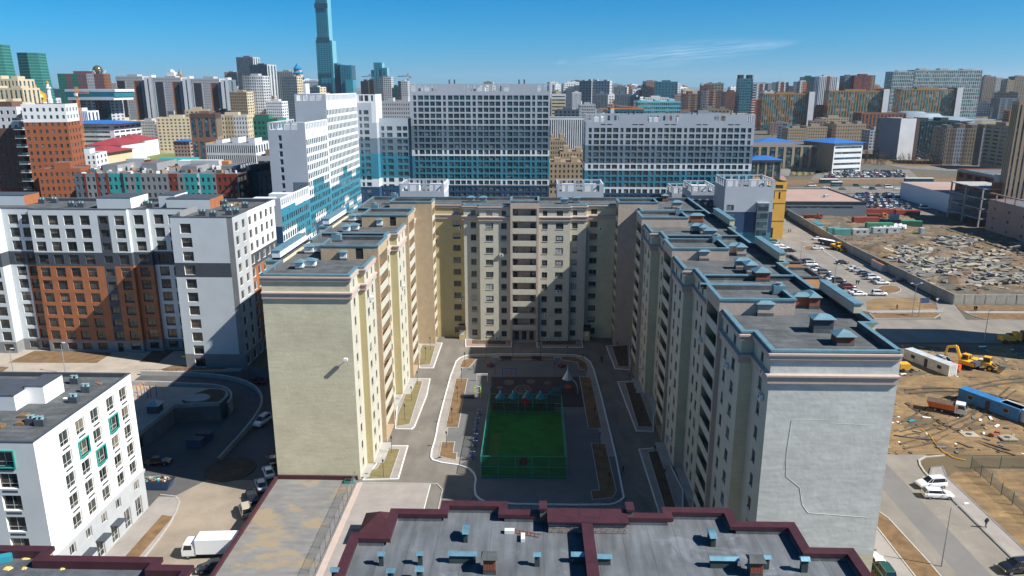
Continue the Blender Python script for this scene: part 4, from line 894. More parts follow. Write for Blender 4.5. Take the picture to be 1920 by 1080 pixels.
# gable towards the camera
def zg(u, z): return M['mid_grey'] if z < 3.35 else M['dark_grey'] if (u < 12.6 and 21.6 < z < 24.9) else (wp if u < 12.6 else M['mid_grey'])
wb.facade((-79.9, 163), (-66, 163), LOW, TOP, [(2.1, 4.5, z - 1.15, z + 1.0, 'dt') for z in FC], zg, us=(12.6,), zs=(3.35, 21.6, 24.9), fm=M['fr_dark'], gm=M['glass_near'], rev=M['white'], rec=.3)
wb.facade((-79.9, 175), (-79.9, 163), -.05, TOP, [], lambda u, z: zt(u, z, low=wp), zs=ZS)
zsd = lambda u, z: M['mid_grey'] if z < 3.2 else (M['light_grey'] if u < 9.2 else M['white'] if z > 24.9 else M['dark_grey'] if z > 21.6 else M['orange_panel'] if u > 9.2 else M['light_grey'])
wb.facade((-66, 163), (-66, 190.5), LOW, TOP, [(u - .95, u + .95, z - 1.0, z + 1.0, 'd') for u in (2.3, 6.4, 10.4, 14.0, 17.9, 21.5, 25.0) for z in FC] + [(u - .9, u + .9, -3.2, -.4, 'd') for u in (4.5, 9, 13, 17, 22)], zsd, us=(9.2,), zs=(3.2, 21.6, 24.9), fm=M['fr_dark'], gm=M['glass_near'], rec=.3, rev=M['white'])
wb.facade((-66, 190.5), (-150, 192), LOW, TOP, [], wp); wb.facade((-150, 192), (-150, 171.5), -.05, TOP, [], wp)
ring = [(-150, 171.5), (-125.5, 171.5), (-125.5, 174.2), (-118.3, 174.2), (-118.3, 173), (-94.9, 173), (-94.9, 174), (-90.6, 174), (-90.6, 175), (-79.9, 175), (-79.9, 163), (-66, 163), (-66, 190.5), (-150, 190.5)]
b = MB(); poly(b, ring, TOP - .7, M['roof_felt']); part('roof', b, wb.T)
b = MB(); sweep(b, ring, [(-.4, TOP - .7), (-.4, TOP + .02), (.06, TOP + .06), (.06, TOP - .1)], M['dark_grey'], closed=True); part('coping', b, wb.T)
def pent(x0, y0, x1, y1, h, m, side=None, T=wb, z=TOP - .7, nm='penthouse'):
    b = MB(); b.box(x0, y0, z, x1, y1, z + h, m, M['roof_felt']); b.box(x0 - .05, y0 - .05, z + h, x1 + .05, y1 + .05, z + h + .12, M['dark_grey'])
    if side: b.face([(x1 + .02, y0, z), (x1 + .02, y1, z), (x1 + .02, y1, z + h - .02), (x1 + .02, y0, z + h - .02)], side)
    part(nm, b, T.T)
pent(-104.8, 178.5, -96.5, 187, 2.5, wp, M['white']); pent(-87.6, 178, -77, 186, 2.4, wp, M['orange_panel']); pent(-90.9, 181, -86.8, 188, 2.9, wp); pent(-140, 183, -125.5, 189, 2.4, wp, M['orange_panel'])
b = MB(); b.box(-79.4, 166, TOP - .7, -78.9, 175, TOP + .6, M['mid_grey']); part('low_wall', b, wb.T)
def acbox(x, y, z, s=1.0, T=None):
    b = MB(); b.box(x - .75 * s, y - .5 * s, z - .02, x + .75 * s, y + .5 * s, z + 1.1 * s, M['dark_grey']); p = part('air_handler', b, T.T)
    b = MB()
    for dx in (-.4, .3): b.lathe(x + dx * s, y, [(.26, z + 1.1 * s), (.22, z + 1.45 * s), (.3, z + 1.55 * s)], M['fan_teal'], 8)
    part('fan', b, p, kind='stuff')
defm('fan_teal', (.2, .34, .36), .4, .2)
for x, y in ((-74.8, 168.6), (-71.7, 166.8), (-69.3, 169.9), (-67.9, 170.6), (-72.3, 175.8), (-69.3, 180), (-76, 184), (-112, 180.2), (-109.5, 180), (-95, 183), (-92.8, 180.4), (-123, 186), (-120.5, 187)): acbox(x, y, TOP - .7, 1, wb)
b = MB(); random.seed(8)
for k in range(22): X, Y = -76 + random.uniform(-1.5, 3), 186 + random.uniform(-4, 1); b.obox(X, Y, TOP - .68, random.uniform(.4, 1.6), random.uniform(.2, .6), random.uniform(.1, .5), random.uniform(0, 3), random.choice((M['sand_patch'], M['white'], M['orange_panel'], M['fan_teal'])))
part('building_rubble', b, wb.T, kind='stuff')
wb.fin()
# ================================================================ white block with teal window frames (bottom left)
wt = Bld('white_teal_block', 'small white block with a few teal-framed windows at the lower left', (-75, 97, LOW))
Z20 = 20.0
ZR = [17.6 - 3.1 * k for k in range(5)]
tealw = {(1, 1), (3, 1), (2, 3)}                                # (column, row)
teal_side = [(1, 1), (3, 1), (2, 2)]
wins = [(u - 1.1, u + 1.1, z - 1.15, z + 1.05, 'dt') for u in (6.0, 9.7, 13.3, 17.4, 21.0) for z in ZR] + [(u - .7, u + .7, 1.2, 2.8, 'd') for u in (4, 7.9, 11.8, 15.7, 21.1)] + [(u - .95, u + .95, -3.3, -.1, 'dt') for u in (2.2, 6, 10, 13.9, 17.6, 21)]
wt.facade((-62.3, 85), (-62.3, 108.6), LOW, Z20, wins, lambda u, z: M['white'] if z > 3.5 else M['light_grey'], zs=(3.5,), fm=M['fr_white'], gm=M['glass_near'], rec=.3)
wf2 = [(u - 1.25, u + 1.25, z - 1.1, z + 1.05, 'dt') for u in (4.0, 8.0, 12.0, 16.0, 20.6) for z in ZR] + [(u - .9, u + .9, 1.2, 2.8, 'd') for u in (4, 8, 12, 16, 20.6)]
wt.facade((-87, 85), (-62.3, 85), LOW, Z20, wf2, lambda u, z: M['white_panel'] if z > 3.5 else M['light_grey'], zs=(3.5,), fm=M['fr_white'], gm=M['glass_near'], rec=.3, rev=M['white'])
wt.facade((-62.3, 108.6), (-87, 108.6), LOW, Z20, [], M['white_panel']); wt.facade((-87, 108.6), (-87, 85), LOW, Z20, [], M['white_panel'])
def tframe(p, ang, w_, h):
    c, q = math.cos(ang), math.sin(ang); b = MB(); t = .16
    def bx(u0, u1, z0, z1):
        P = lambda u, o: (p[0] + c * u + q * o, p[1] + q * u - c * o)
        b.prism([P(u0, .2), P(u1, .2), P(u1, -.28), P(u0, -.28)], p[2] + z0, p[2] + z1, M['teal_steel'])
    bx(-t, w_ + t, -t, 0); bx(-t, w_ + t, h, h + t); bx(-t, 0, 0, h); bx(w_, w_ + t, 0, h); part('window_surround', b, wt.T, label='teal window surround')
for u, z in ((9.7, ZR[1]), (17.4, ZR[1]), (13.3, ZR[2])): tframe((-62.3, 85 + u - 1.1, z - 1.15), R(90), 2.2, 2.2)
for u, z in ((20.6, ZR[0]), (16.0, ZR[2]), (12, ZR[0]), (8, ZR[3])): tframe((-87 + u - 1.25, 85, z - 1.1), 0, 2.5, 2.15)
pan = MB()
for u in (6.0, 9.7, 13.3, 17.4, 21.0):
    for k, z in enumerate(ZR):
        if k < 4: pan.box(-62.3, 85 + u - .8, z - 1.6, -62.27, 85 + u + .8, z - 1.32, M['dark_grey'])
for u in (4.0, 8.0, 12.0, 16.0, 20.6):
    for z in ZR: pan.box(-87 + u - 1, 84.97, z - 1.62, -87 + u + 1, 85, z - 1.33, M['dark_grey'])
part('spandrel', pan, wt.T, kind='stuff')
for z0, o in ((3.3, .3), (2.95, .18)): b = MB(); sweep(b, [(-87, 85), (-62.3, 85), (-62.3, 108.6)], [(0, z0), (o, z0), (o, z0 + .3), (0, z0 + .3)], M['light_grey']); part('cornice', b, wt.T)
for y in (91.4, 95, 98.9): b = MB(); b.box(-62.28, y - 1.1, -.1, -60.9, y + 1.1, .02, M['dark_grey']); part('canopy', b, wt.T)
ring = [(-87, 85), (-62.3, 85), (-62.3, 108.6), (-72, 108.6), (-72.0, 108.6), (-87, 108.6)]
b = MB(); b.face([(-87, 85, Z20 - .6), (-62.3, 85, Z20 - .6), (-62.3, 108.6, Z20 - .6), (-87, 108.6, Z20 - .6)], M['roof_felt']); part('roof', b, wt.T)
b = MB(); sweep(b, [(-87, 85), (-62.3, 85), (-62.3, 108.6), (-87, 108.6)], [(-.35, Z20 - .6), (-.35, Z20 + .03), (.05, Z20 + .03), (.05, Z20 - .1)], M['dark_grey'], closed=True); part('coping', b, wt.T)
pent(-80, 95.5, -71.6, 101.5, 2.2, M['white_panel'], M['white'], wt, Z20 - .6); pent(-71.7, 98, -69, 102.5, 2.6, M['white'], None, wt, Z20 - .6)
for x, y in ((-69.2, 105.6), (-65.6, 102.4), (-65.2, 98.6), (-65.2, 91), (-72, 91.8), (-66.6, 91.3)): acbox(x, y, Z20 - .6, .85, wt)
for x, y in ((-68, 91.3), (-69.2, 93.6), (-70.3, 90.2)):
    b = MB()
    for k in range(4): b.box(x - .6, y - .5 + k * .28, Z20 - .57, x + .6, y - .3 + k * .28, Z20 - .2, M['wood'])
    part('pallet', b, wt.T)
for x, y, c in ((-74.2, 104, 'cyan_paint'), (-67, 99.9, 'white'), (-65.6, 105.6, 'orange_panel'), (-69.8, 101.5, 'white'), (-66.4, 103.4, 'white'), (-71, 105, 'orange_panel')): b = MB(); b.obox(x, y, Z20 - .58, random.uniform(.6, 1.5), .4, .08, random.uniform(0, 3), M[c]); part('sheet_scrap', b, wt.T)
wt.fin()
# ================================================================ plaza on the left
pl = MB(); defm('plaza', (.33, .285, .235), .95, .14, .25)
poly(pl, [(-190, 112.1), (-73.6, 112.1), (-73.6, 128.5), (-72.8, 140.9), (-64, 142.2), (-63.8, 147), (-65.6, 150.7), (-88, 151.9), (-190, 151.9)], .0, M['plaza'])
poly(pl, [(-190, 158.1), (-88, 158.1), (-66.6, 161.1), (-66.6, 163), (-79.9, 163), (-79.9, 174), (-190, 174)], .0, M['plaza']); poly(pl, [(-190, 151.9), (-88.1, 151.9), (-88.1, 158.1), (-190, 158.1)], .0, M['plaza']); structure('plaza', pl)
Z5 = lambda x, y, z=0: G(x / 3.087, 350 + y / 3.087, z)
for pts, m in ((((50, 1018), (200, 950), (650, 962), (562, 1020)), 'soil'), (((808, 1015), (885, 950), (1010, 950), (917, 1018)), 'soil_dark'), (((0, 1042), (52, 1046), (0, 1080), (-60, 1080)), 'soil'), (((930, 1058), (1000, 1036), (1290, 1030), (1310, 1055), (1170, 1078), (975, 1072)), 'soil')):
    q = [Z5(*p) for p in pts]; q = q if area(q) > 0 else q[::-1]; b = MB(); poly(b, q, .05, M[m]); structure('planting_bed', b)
# sidewalk and verge before the white-teal block, low street
sm2 = MB(); poly(sm2, [(-62.3, 70), (-56.2, 70), (-56.2, 98), (-56.8, 106), (-58.5, 112), (-62.3, 112)], LOW + .1, M['paving']); structure('sidewalk', sm2)
b = MB(); poly(b, [(-59.3, 82), (-57.2, 82), (-57.0, 106), (-59.0, 106.4)], LOW + .14, M['soil']); structure('planting_bed', b)
km = MB(); ribbon(km, smooth([(-56.2, 70), (-56.2, 98), (-56.8, 106), (-58.5, 112), (-62.3, 112.6)], 1, False), .22, LOW, LOW + .16, M['kerb_grey'], False); structure('kerb', km)
sl_ = MB(); defm('street_dust', (.24, .20, .155), .95, .18, .15); poly(sl_, [(-56.2, 40), (-43.2, 40), (-43.2, 104), (-48, 118), (-56.5, 118), (-60, 112)], LOW + .004, M['street_dust']); structure('street_surface', sl_)
# ramp curling down from the plaza into the yard
rp_c = [(-88, 155), (-78, 155.6), (-69, 155.6), (-63.0, 152.6), (-59.6, 146.8), (-59.2, 140), (-59.8, 132), (-60, 124)]
rp_c = smooth(rp_c, 2, False); b = MB(); n_ = len(rp_c)
def nrm2(k, pts):
    a, c = pts[max(0, k - 1)], pts[min(len(pts) - 1, k + 1)]; L = math.hypot(c[0] - a[0], c[1] - a[1]); return ((c[1] - a[1]) / L, -(c[0] - a[0]) / L)
ri, ro = [], []
for k, p in enumerate(rp_c): nx, ny = nrm2(k, rp_c); zz_ = (LOW + .04) * min(1, k / (n_ - 4)); ri.append((p[0] + nx * 3.0, p[1] + ny * 3.0, zz_)); ro.append((p[0] - nx * 3.0, p[1] - ny * 3.0, zz_))
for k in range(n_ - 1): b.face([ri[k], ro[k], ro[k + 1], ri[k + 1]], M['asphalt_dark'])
structure('ramp', b)
rw_ = thing('ramp_wall', 'curved concrete wall along the ramp down to the shaded yard', 'wall', (-58, 145, LOW))
for s, rr in ((1, ro), (-1, ri)):
    b = MB(); L_ = [(p[0], p[1]) for p in rr]
    for k in range(len(L_) - 1):
        z1a = (rr[k][2] + 1.0) if s > 0 else max(.35, rr[k][2] + 1) ; z1b = (rr[k + 1][2] + 1.0) if s > 0 else max(.35, rr[k + 1][2] + 1)
        if s < 0 and k > n_ * .62: break
        na, nc = nrm2(k, L_), nrm2(k + 1, L_); t = .2
        A = [(L_[k][0] + na[0] * t, L_[k][1] + na[1] * t), (L_[k][0] - na[0] * t, L_[k][1] - na[1] * t)]; Cc = [(L_[k + 1][0] + nc[0] * t, L_[k + 1][1] + nc[1] * t), (L_[k + 1][0] - nc[0] * t, L_[k + 1][1] - nc[1] * t)]
        b.face([(*A[0], z1a), (*A[1], z1a), (*Cc[1], z1b), (*Cc[0], z1b)], M['concrete']); b.face([(*A[0], LOW), (*A[0], z1a), (*Cc[0], z1b), (*Cc[0], LOW)], M['concrete']); b.face([(*A[1], LOW), (*Cc[1], LOW), (*Cc[1], z1b), (*A[1], z1a)], M['concrete'])
    part('wall_section', b, rw_)
# platform parapet, railing, oval slab, upper retaining wall
pw = thing('platform_wall', 'low concrete parapet round the raised play platform', 'wall', (-70, 146, 0))
for a, c in (((-73.5, 113), (-73.5, 128.5)), ((-73.5, 128.5), (-72.7, 141)), ((-72.7, 141), (-63.9, 142.3)), ((-88, 158.2), (-66.6, 161.2))): b = MB(); ribbon(b, [a, c], .35, -.3, .5, M['concrete'], False); part('wall_section', b, pw)
for k in range(24): b = MB(); x = -88 + k * .93; y = 158.2 + k * .13; b.tube((x, y, .5), (x, y, 1.15), .025, M['fr_dark'], 4); part('railing_post', b, pw)
b = MB(); b.tube((-88, 158.2, 1.15), (-66.6, 161.2, 1.15), .03, M['fr_dark'], 4); part('handrail', b, pw)
for k in range(4): b = MB(); y = 115.5 + k * 6; b.box(-73.44, y, LOW + .6, -73.4, y + 1.6, LOW + 2.6, M['dark_void']); part('window', b, pw)
b = MB(); poly(b, smooth([(-73, 141.5), (-64.6, 142.6), (-64.4, 147), (-66, 150), (-70.5, 150.2)], 1), .06, M['soil_dark']); structure('planting_bed', b)
b = MB(); cx_, cy_ = G(370, 748, 0); b.lathe(0, 0, [(2.6, 0), (2.6, .25)], M['concrete'], 28)
o = solo('oval_slab', b, 'round pale concrete slab in the dark bed on the play platform', 'slab', (0, 0, 0)); o.location = (cx_, cy_, .06); o.scale = (1, .8, 1)
# orange play equipment on the platform
t = thing('climbing_frame', 'orange-tipped outdoor gym frame on the sunny part of the play platform', 'play equipment', (-84, 144.5, 0))
P6 = lambda x, y, z=0: G(x / 2.512, 650 + y / 2.512, z)
ps = [P6(650, 240), P6(668, 235), P6(682, 222), P6(697, 243), P6(712, 240), P6(740, 240)]
for k, (x, y) in enumerate(ps):
    b = MB(); b.tube((x, y, 0), (x, y, 2.3), .07, M['blue_paint' if k % 3 == 2 else 'brick_red'], 6); part('post', b, t); b = MB(); b.lathe(x, y, [(.14, 2.25), (.2, 2.4), (.1, 2.65)], M['orange_tip'] if 'orange_tip' in M else defm('orange_tip', (.75, .16, .02), .5, 0) or M['orange_tip'], 6); part('cap', b, t)
for a, c in zip(ps, ps[1:]): b = MB(); b.tube((*a, 2.0), (*c, 1.8), .05, M['yellow_paint'], 5); part('bar', b, t)
for x, y, z, h_, d, hd in ((67, 935, 0, 6, 'nearer', 0), (305, 120, 0, 7, 'farther', 0)): pass
def street_lamp(px, py, h, label, z=0, arm=0, head=1.6, ang=0, double=False, grp='street lamps'):
    x, y = G(px, py, z); t = thing('street_lamp', label, 'lamp post', (x, y, z), grp); b = MB(); b.tube((x, y, z), (x, y, z + h), .11, M['metal_grey'], 6, .06); part('pole', b, t)
    for s in ((1, -1) if double else (1,)):
        ex, ey = x + s * head * math.cos(ang), y + s * head * math.sin(ang); b = MB(); b.tube((x, y, z + h - .05), (ex, ey, z + h + .35), .045, M['metal_grey'], 5); part('arm', b, t)
        b = MB(); b.obox(ex, ey, z + h + .3, .7, .28, .12, ang, M['metal_white']); part('lamp_head', b, t)
    return t
street_lamp(27.5, 712, 7, 'thin lamp post at the left edge of the sunny plaza', head=.6); street_lamp(123, 700, 7, 'thin lamp post standing on the sunny plaza before the orange facade', head=.6)
x, y = P6(870, 90); t = thing('road_sign', 'small yellow-green sign on a post before the white gable', 'sign', (x, y, 0)); b = MB(); b.tube((x, y, 0), (x, y, 2.2), .05, M['metal_grey'], 5); part('post', b, t); b = MB(); b.box(x - .45, y - .04, 2.2, x + .45, y + .04, 2.5, mat('sign_lime', (.35, .7, .05), .5, 0)); part('board', b, t)
# round heap and skip in the shaded yard
x, y = P6(1085, 580, LOW); b = MB(); b.lathe(x, y, [(4.4, LOW), (4.4, LOW + .2)], M['soil_dark'], 20); structure('planting_bed', b)
t = thing('rubbish_skip', 'dark blue rubbish skip full of rags in the shaded yard', 'skip', (-66, 117.5, LOW)); x, y = P6(740, 665, LOW)
b = MB(); b.frus([(x - 2.2, y - .9), (x + 2.2, y - .9), (x + 2.2, y + .9), (x - 2.2, y + .9)], LOW + .1, [(x - 2.9, y - 1.1), (x + 2.9, y - 1.1), (x + 2.9, y + 1.1), (x - 2.9, y + 1.1)], LOW + 1.6, M['skip_blue'] if 'skip_blue' in M else defm('skip_blue', (.03, .07, .16), .6, .2) or M['skip_blue'], M['dark_void']); part('hull', b, t)
b = MB(); random.seed(4)
for k in range(40): b.obox(x + random.uniform(-2.4, 2.4), y + random.uniform(-.8, .8), LOW + 1.5, random.uniform(.2, .7), random.uniform(.2, .5), random.uniform(.1, .4), random.uniform(0, 3), random.choice((M['white'], M['cyan_paint'], M['concrete'], M['wood'])))
part('rubbish', b, t, kind='stuff')
for (px, py), d in (((925, 410), 'left'), ((965, 380), 'right')):
    x, y = P6(px, py + 60, LOW); t = thing('water_tank', '%s dark blue bulk tank in the shaded yard under the ramp' % d, 'tank', (x, y, LOW)); b = MB(); b.box(x - 1.4, y - .9, LOW + .1, x + 1.4, y + .9, LOW + 1.6, M['skip_blue']); part('body', b, t); b = MB(); b.box(x - 1.5, y - 1, LOW + 1.6, x + 1.5, y + 1, LOW + 1.75, M['dark_grey']); part('lid', b, t)
x, y = P6(732, 305); t = thing('vent_kiosk', 'dark square ventilation kiosk with a pyramid cap at the platform edge', 'kiosk', (x, y, 0)); b = MB(); b.box(x - 1.1, y - 1.1, 0, x + 1.1, y + 1.1, 1.6, M['dark_grey']); part('body', b, t); b = MB(); b.frus([(x - 1.4, y - 1.4), (x + 1.4, y - 1.4), (x + 1.4, y + 1.4), (x - 1.4, y + 1.4)], 1.62, [(x - .2, y - .2), (x + .2, y - .2), (x + .2, y + .2), (x - .2, y + .2)], 2.5, M['metal_grey']); part('cap', b, t)
# ================================================================ vehicles
defm('tyre', (.015, .015, .016), .9, 0); defm('rim', (.3, .3, .32), .4, 0, metal=.6); defm('car_glass', (.012, .015, .018), .08, 0, spec=.8); defm('head_glass', (.7, .7, .7), .15, 0); defm('tail_red', (.35, .01, .01), .3, 0); defm('plastic_black', (.02, .02, .022), .6, 0)
CARCOL = dict(white=(.72, .73, .74), silver=(.36, .38, .40), grey=(.12, .13, .14), black=(.012, .013, .015), blue=(.03, .07, .18), darkblue=(.01, .02, .05), red=(.35, .015, .02), darkred=(.14, .01, .015), green=(.02, .07, .05), beige=(.4, .36, .28), teal=(.03, .18, .2))
def paint(c):
    k = 'paint_' + c
    if k not in M: m = mat(k, CARCOL[c], .25, 0, spec=.6); m.node_tree.nodes['Principled BSDF'].inputs['Coat Weight'].default_value = .6; M[k] = m
    return M[k]
CM = {}
def carmesh(kind):
    """body, glass; x forward"""
    if kind in CM: return CM[kind]
    L, W, H, hood, cab0, cab1, rf0, rf1, sill = dict(
        sedan=(4.6, 1.8, 1.45, .95, -1.75, 1.05, -1.0, .3, .30), suv=(4.75, 1.92, 1.85, 1.15, -2.2, 1.15, -1.95, .35, .42), wagon=(4.7, 1.8, 1.5, .98, -2.2, 1.1, -1.85, .35, .32), van=(5.4, 2.0, 2.3, 1.2, -2.6, 2.0, -2.5, 1.1, .4), hatch=(4.0, 1.72, 1.5, .98, -1.85, .95, -1.5, .3, .3))[kind]
    b = MB(); g = MB(); bm = paint('white'); h = W / 2
    # lower body as cross-sections along x: (x, half width, z bottom, z shoulder, z top)
    S = [(-L / 2, h * .80, sill + .12, hood * .72, hood * .86), (-L / 2 + .12, h * .93, sill, hood * .82, hood * .97), (-L / 2 + .6, h, sill, hood * .86, hood * 1.01), (cab0 + .3, h, sill, hood * .88, hood * 1.02), (cab1 - .2, h, sill, hood * .88, hood * 1.01), (cab1 + .25, h * .99, sill, hood * .85, hood * .97), (L / 2 - .5, h * .95, sill, hood * .76, hood * .86), (L / 2 - .1, h * .86, sill + .04, hood * .62, hood * .72), (L / 2, h * .72, sill + .14, hood * .52, hood * .6)]
    rings = [[(x, -w_ * .96, zb_), (x, -w_, (zb_ + zs) / 2), (x, -w_ * .98, zs), (x, -w_ * .86, zt_), (x, 0, zt_ + .02), (x, w_ * .86, zt_), (x, w_ * .98, zs), (x, w_, (zb_ + zs) / 2), (x, w_ * .96, zb_)] for x, w_, zb_, zs, zt_ in S]
    for A, B in zip(rings, rings[1:]):
        for k in range(8): b.face([A[k], A[k + 1], B[k + 1], B[k]], bm)
        b.face([A[8], A[0], B[0], B[8]], M['plastic_black'])
    b.face(rings[0][::-1], bm); b.face(rings[-1], bm)
    zc = hood * 1.0; r = h * .84; rt = h * .70
    lo = [(cab0, -r * .92), (cab1, -r * .92), (cab1, r * .92), (cab0, r * .92)]; hi = [(rf0, -rt), (rf1, -rt), (rf1, rt), (rf0, rt)]
    lo2 = [(cab0 + .25, -r), (cab1 - .55, -r), (cab1 - .55, r), (cab0 + .25, r)]
    Lo = [(cab0, -r * .9), (cab0 + .3, -r), (cab1 - .6, -r), (cab1, -r * .9), (cab1, r * .9), (cab1 - .6, r), (cab0 + .3, r), (cab0, r * .9)]
    Hi = [(rf0, -rt * .9), (rf0 + .2, -rt), (rf1 - .25, -rt), (rf1, -rt * .88), (rf1, rt * .88), (rf1 - .25, rt), (rf0 + .2, rt), (rf0, rt * .9)]
    g.frus(Lo, zc - .02, Hi, H - .05, M['car_glass'])
    b.frus(Hi, H - .052, [(x * .96, y * .86) for x, y in Hi], H, bm)
    for k in (0, 1, 2, 3, 4, 5, 6, 7): b.tube((*[v * 1.005 for v in Lo[k]], zc - .02), (*[v * 1.005 for v in Hi[k]], H - .04), .035, bm if k not in (3, 4) else bm, 4)
    mid = (cab0 + cab1) / 2 - .1
    for s in (-1, 1): b.tube((mid, s * r * 1.0, zc), (mid * .6 - .15, s * rt * 1.0, H - .04), .04, M['plastic_black'], 4); b.box(cab1 - .55, s * (h + .1) - .08, zc - .02, cab1 - .38, s * (h + .1) + .08, zc + .13, bm)
    if kind == 'suv':
        for s in (-1, 1): b.tube((rf0 + .2, s * rt * .9, H + .05), (rf1 - .3, s * rt * .9, H + .05), .025, M['rim'], 4)
    wh = MB(); R_ = .33 if kind != 'suv' else .38; wh.tube((0, -.11, 0), (0, .11, 0), R_, M['tyre'], 12); wh.tube((0, -.118, 0), (0, .118, 0), R_ * .6, M['rim'], 8)
    hl = MB(); hl.box(-.06, -.2, -.07, .05, .2, .07, M['head_glass']); tl = MB(); tl.box(-.04, -.16, -.08, .04, .16, .08, M['tail_red'])
    CM[kind] = (b.mesh('car_body'), g.mesh('window'), wh.mesh('wheel'), hl.mesh('headlight'), tl.mesh('tail_light'), L, W, R_, hood); return CM[kind]
def car(kind, colr, x, y, z, rz, label, group=None, full=True, sc_=1):
    bm_, gm_, wm_, hm_, tm_, L, W, R_, hood = carmesh(kind)
    t = thing('parked_car', label, 'car', (x, y, z), group, rz)
    def add(nm, me, loc=(0, 0, 0)):
        o = bpy.data.objects.new(nm, me); C.objects.link(o); o.parent = t; o.location = loc; return o
    o = add('car_body', bm_)
    o.material_slots[0].link = 'OBJECT'; o.material_slots[0].material = paint(colr)
    add('window', gm_)
    if full:
        for sx in (-1, 1):
            for sy in (-1, 1): add('wheel', wm_, (sx * L * .31, sy * (W / 2 - .12), R_))
        for sy in (-1, 1): add('headlight', hm_, (L / 2 - .1, sy * W * .32, hood * .62)); add('tail_light', tm_, (-L / 2 + .03, sy * W * .34, hood * .78))
    else:
        for sx in (-1, 1): add('wheel', wm_, (sx * L * .31, -(W / 2 - .12), R_))
    return t
def carp(kind, colr, px, py, rz, label, z=0, group=None, full=True): x, y = G(px, py, z); return car(kind, colr, x, y, z, R(rz), label, group, full)
gl = 'cars parked along the cream gable in the shaded street'
carp('suv', 'white', 492, 795, 255, 'white off-roader driving down the shaded street beside the left cream wall', LOW)
carp('sedan', 'black', 512, 868, 115, 'black car half hidden behind the left cream gable', LOW, gl)
carp('sedan', 'white', 504, 890, 118, 'white sedan nearest the foot of the left cream gable', LOW, gl); carp('sedan', 'silver', 490, 914, 118, 'light blue-grey sedan parked next to the white sedan by the gable', LOW, gl)
carp('sedan', 'black', 473, 936, 118, 'black car between the blue-grey sedan and the beige car', LOW, gl); carp('suv', 'beige', 461, 962, 118, 'beige car nearest the sunlight in the shaded street', LOW, gl)
carp('sedan', 'black', 297, 870, 5, 'black sedan parked alone in the shaded yard', LOW)
carp('sedan', 'black', 400, 1068, 200, 'black car by the podium wall at the bottom edge', LOW, gl)
carp('sedan', 'darkred', 482, 720, 180, 'dark red car deep in the shade behind the ramp wall', LOW)
# box lorry
def lorry(x, y, z, rz, label, cabm, boxm, L=6.2, dump=False, nm='lorry', cat='lorry', tip=None):
    t = thing(nm, label, cat, (x, y, z), None, rz)
    def add(n, mb): o = bpy.data.objects.new(n, mb.mesh(n)); C.objects.link(o); o.parent = t; return o
    b = MB(); b.box(-L / 2, -.9, .55, L / 2 + 1.7, .9, .85, M['plastic_black']); add('chassis', b)
    b = MB(); x0, x1 = L / 2 - .1, L / 2 + 1.9; b.frus([(x0, -1.1), (x1, -1.1), (x1, 1.1), (x0, 1.1)], .6, [(x0, -1.12), (x1 + .02, -1.1), (x1 + .02, 1.1), (x0, 1.12)], 1.55, cabm); b.frus([(x0, -1.12), (x1 + .02, -1.1), (x1 + .02, 1.1), (x0, 1.12)], 1.55, [(x0 + .05, -1.02), (x1 - .32, -1.0), (x1 - .32, 1.0), (x0 + .05, 1.02)], 2.5, cabm); cb = add('cab', b)
    b = MB(); b.face([(x1 + .03, -.95, 1.6), (x1 + .03, .95, 1.6), (x1 - .27, .88, 2.4), (x1 - .27, -.88, 2.4)], M['car_glass'])
    for s in (-1, 1): q = [(x0 + .5, s * 1.115, 1.6), (x1 - .25, s * 1.115, 1.6), (x1 - .45, s * 1.04, 2.3), (x0 + .5, s * 1.055, 2.3)]; b.face(q, M['car_glass'])
    add('window', b)
    for s in (-1, 1): b = MB(); b.box(x1 + .01, s * .85 - .15, .75, x1 + .06, s * .85 + .15, .95, M['head_glass']); add('headlight', b)
    for xx in (L / 2 + 1.1, -L / 2 + 1.2) + ((-L / 2 + 2.4,) if dump else ()):
        for s in (-1, 1): b = MB(); b.tube((xx, s * .72, .48), (xx, s * 1.05, .48), .48, M['tyre'], 12); b.tube((xx, s * .72, .48), (xx, s * 1.06, .48), .24, M['rim'], 8); add('wheel', b)
    b = MB()
    if dump:
        b.frus([(-L / 2, -1.05), (L / 2 - .25, -1.05), (L / 2 - .25, 1.05), (-L / 2, 1.05)], .95, [(-L / 2 - .5, -1.25), (L / 2 - .1, -1.25), (L / 2 - .1, 1.25), (-L / 2 - .5, 1.25)], 2.1, boxm, M['soil_dark'])
        for k in range(9): b.box(-L / 2 + k * .6, -1.3, 1.0, -L / 2 + k * .6 + .1, -1.18, 2.1, boxm)
    else: b.box(-L / 2 - .2, -1.2, .9, L / 2 - .15, 1.2, 3.2, boxm)
    add('cargo_box' if not dump else 'tipper_body', b)
    if tip: tip(add)
    return t
x, y = G(412, 1040, LOW); lorry(x, y, LOW, R(184), 'white box lorry parked in the lower street beside the podium', paint('white'), M['white'])
# ================================================================ right-hand side: street, car park, building sites
defm('dirt', (.23, .15, .066), 1, .3, .14, .6, 1.5, col2=(.14, .09, .045), streak=((.15, .9, 1), .2), spot=.3); defm('dirt_dark', (.13, .09, .055), 1, .35, .3, .5, 2); defm('road_light', (.19, .172, .148), .95, .15, .08, streak=((.3, .1, 1), .1), spot=.2); defm('road_worn', (.145, .14, .135), .95, .12, .1)
def sheet(nm, pts, z, m, px=True, kerb=None, kw=.2, kh=.14):
    q = [G(*p) for p in pts] if px else list(pts); q = q if area(q) > 0 else q[::-1]; b = MB(); poly(b, q, z, M[m]); structure(nm, b)
    if kerb: k = MB(); ribbon(k, q, kw, 0, kh, M[kerb]); structure('kerb', k)
sheet('street', [(40, -20), (66.3, -20), (66.3, 116), (67.2, 121), (70, 123.5), (58, 190), (50, 190), (42, 130)], .004, 'road_light', False)
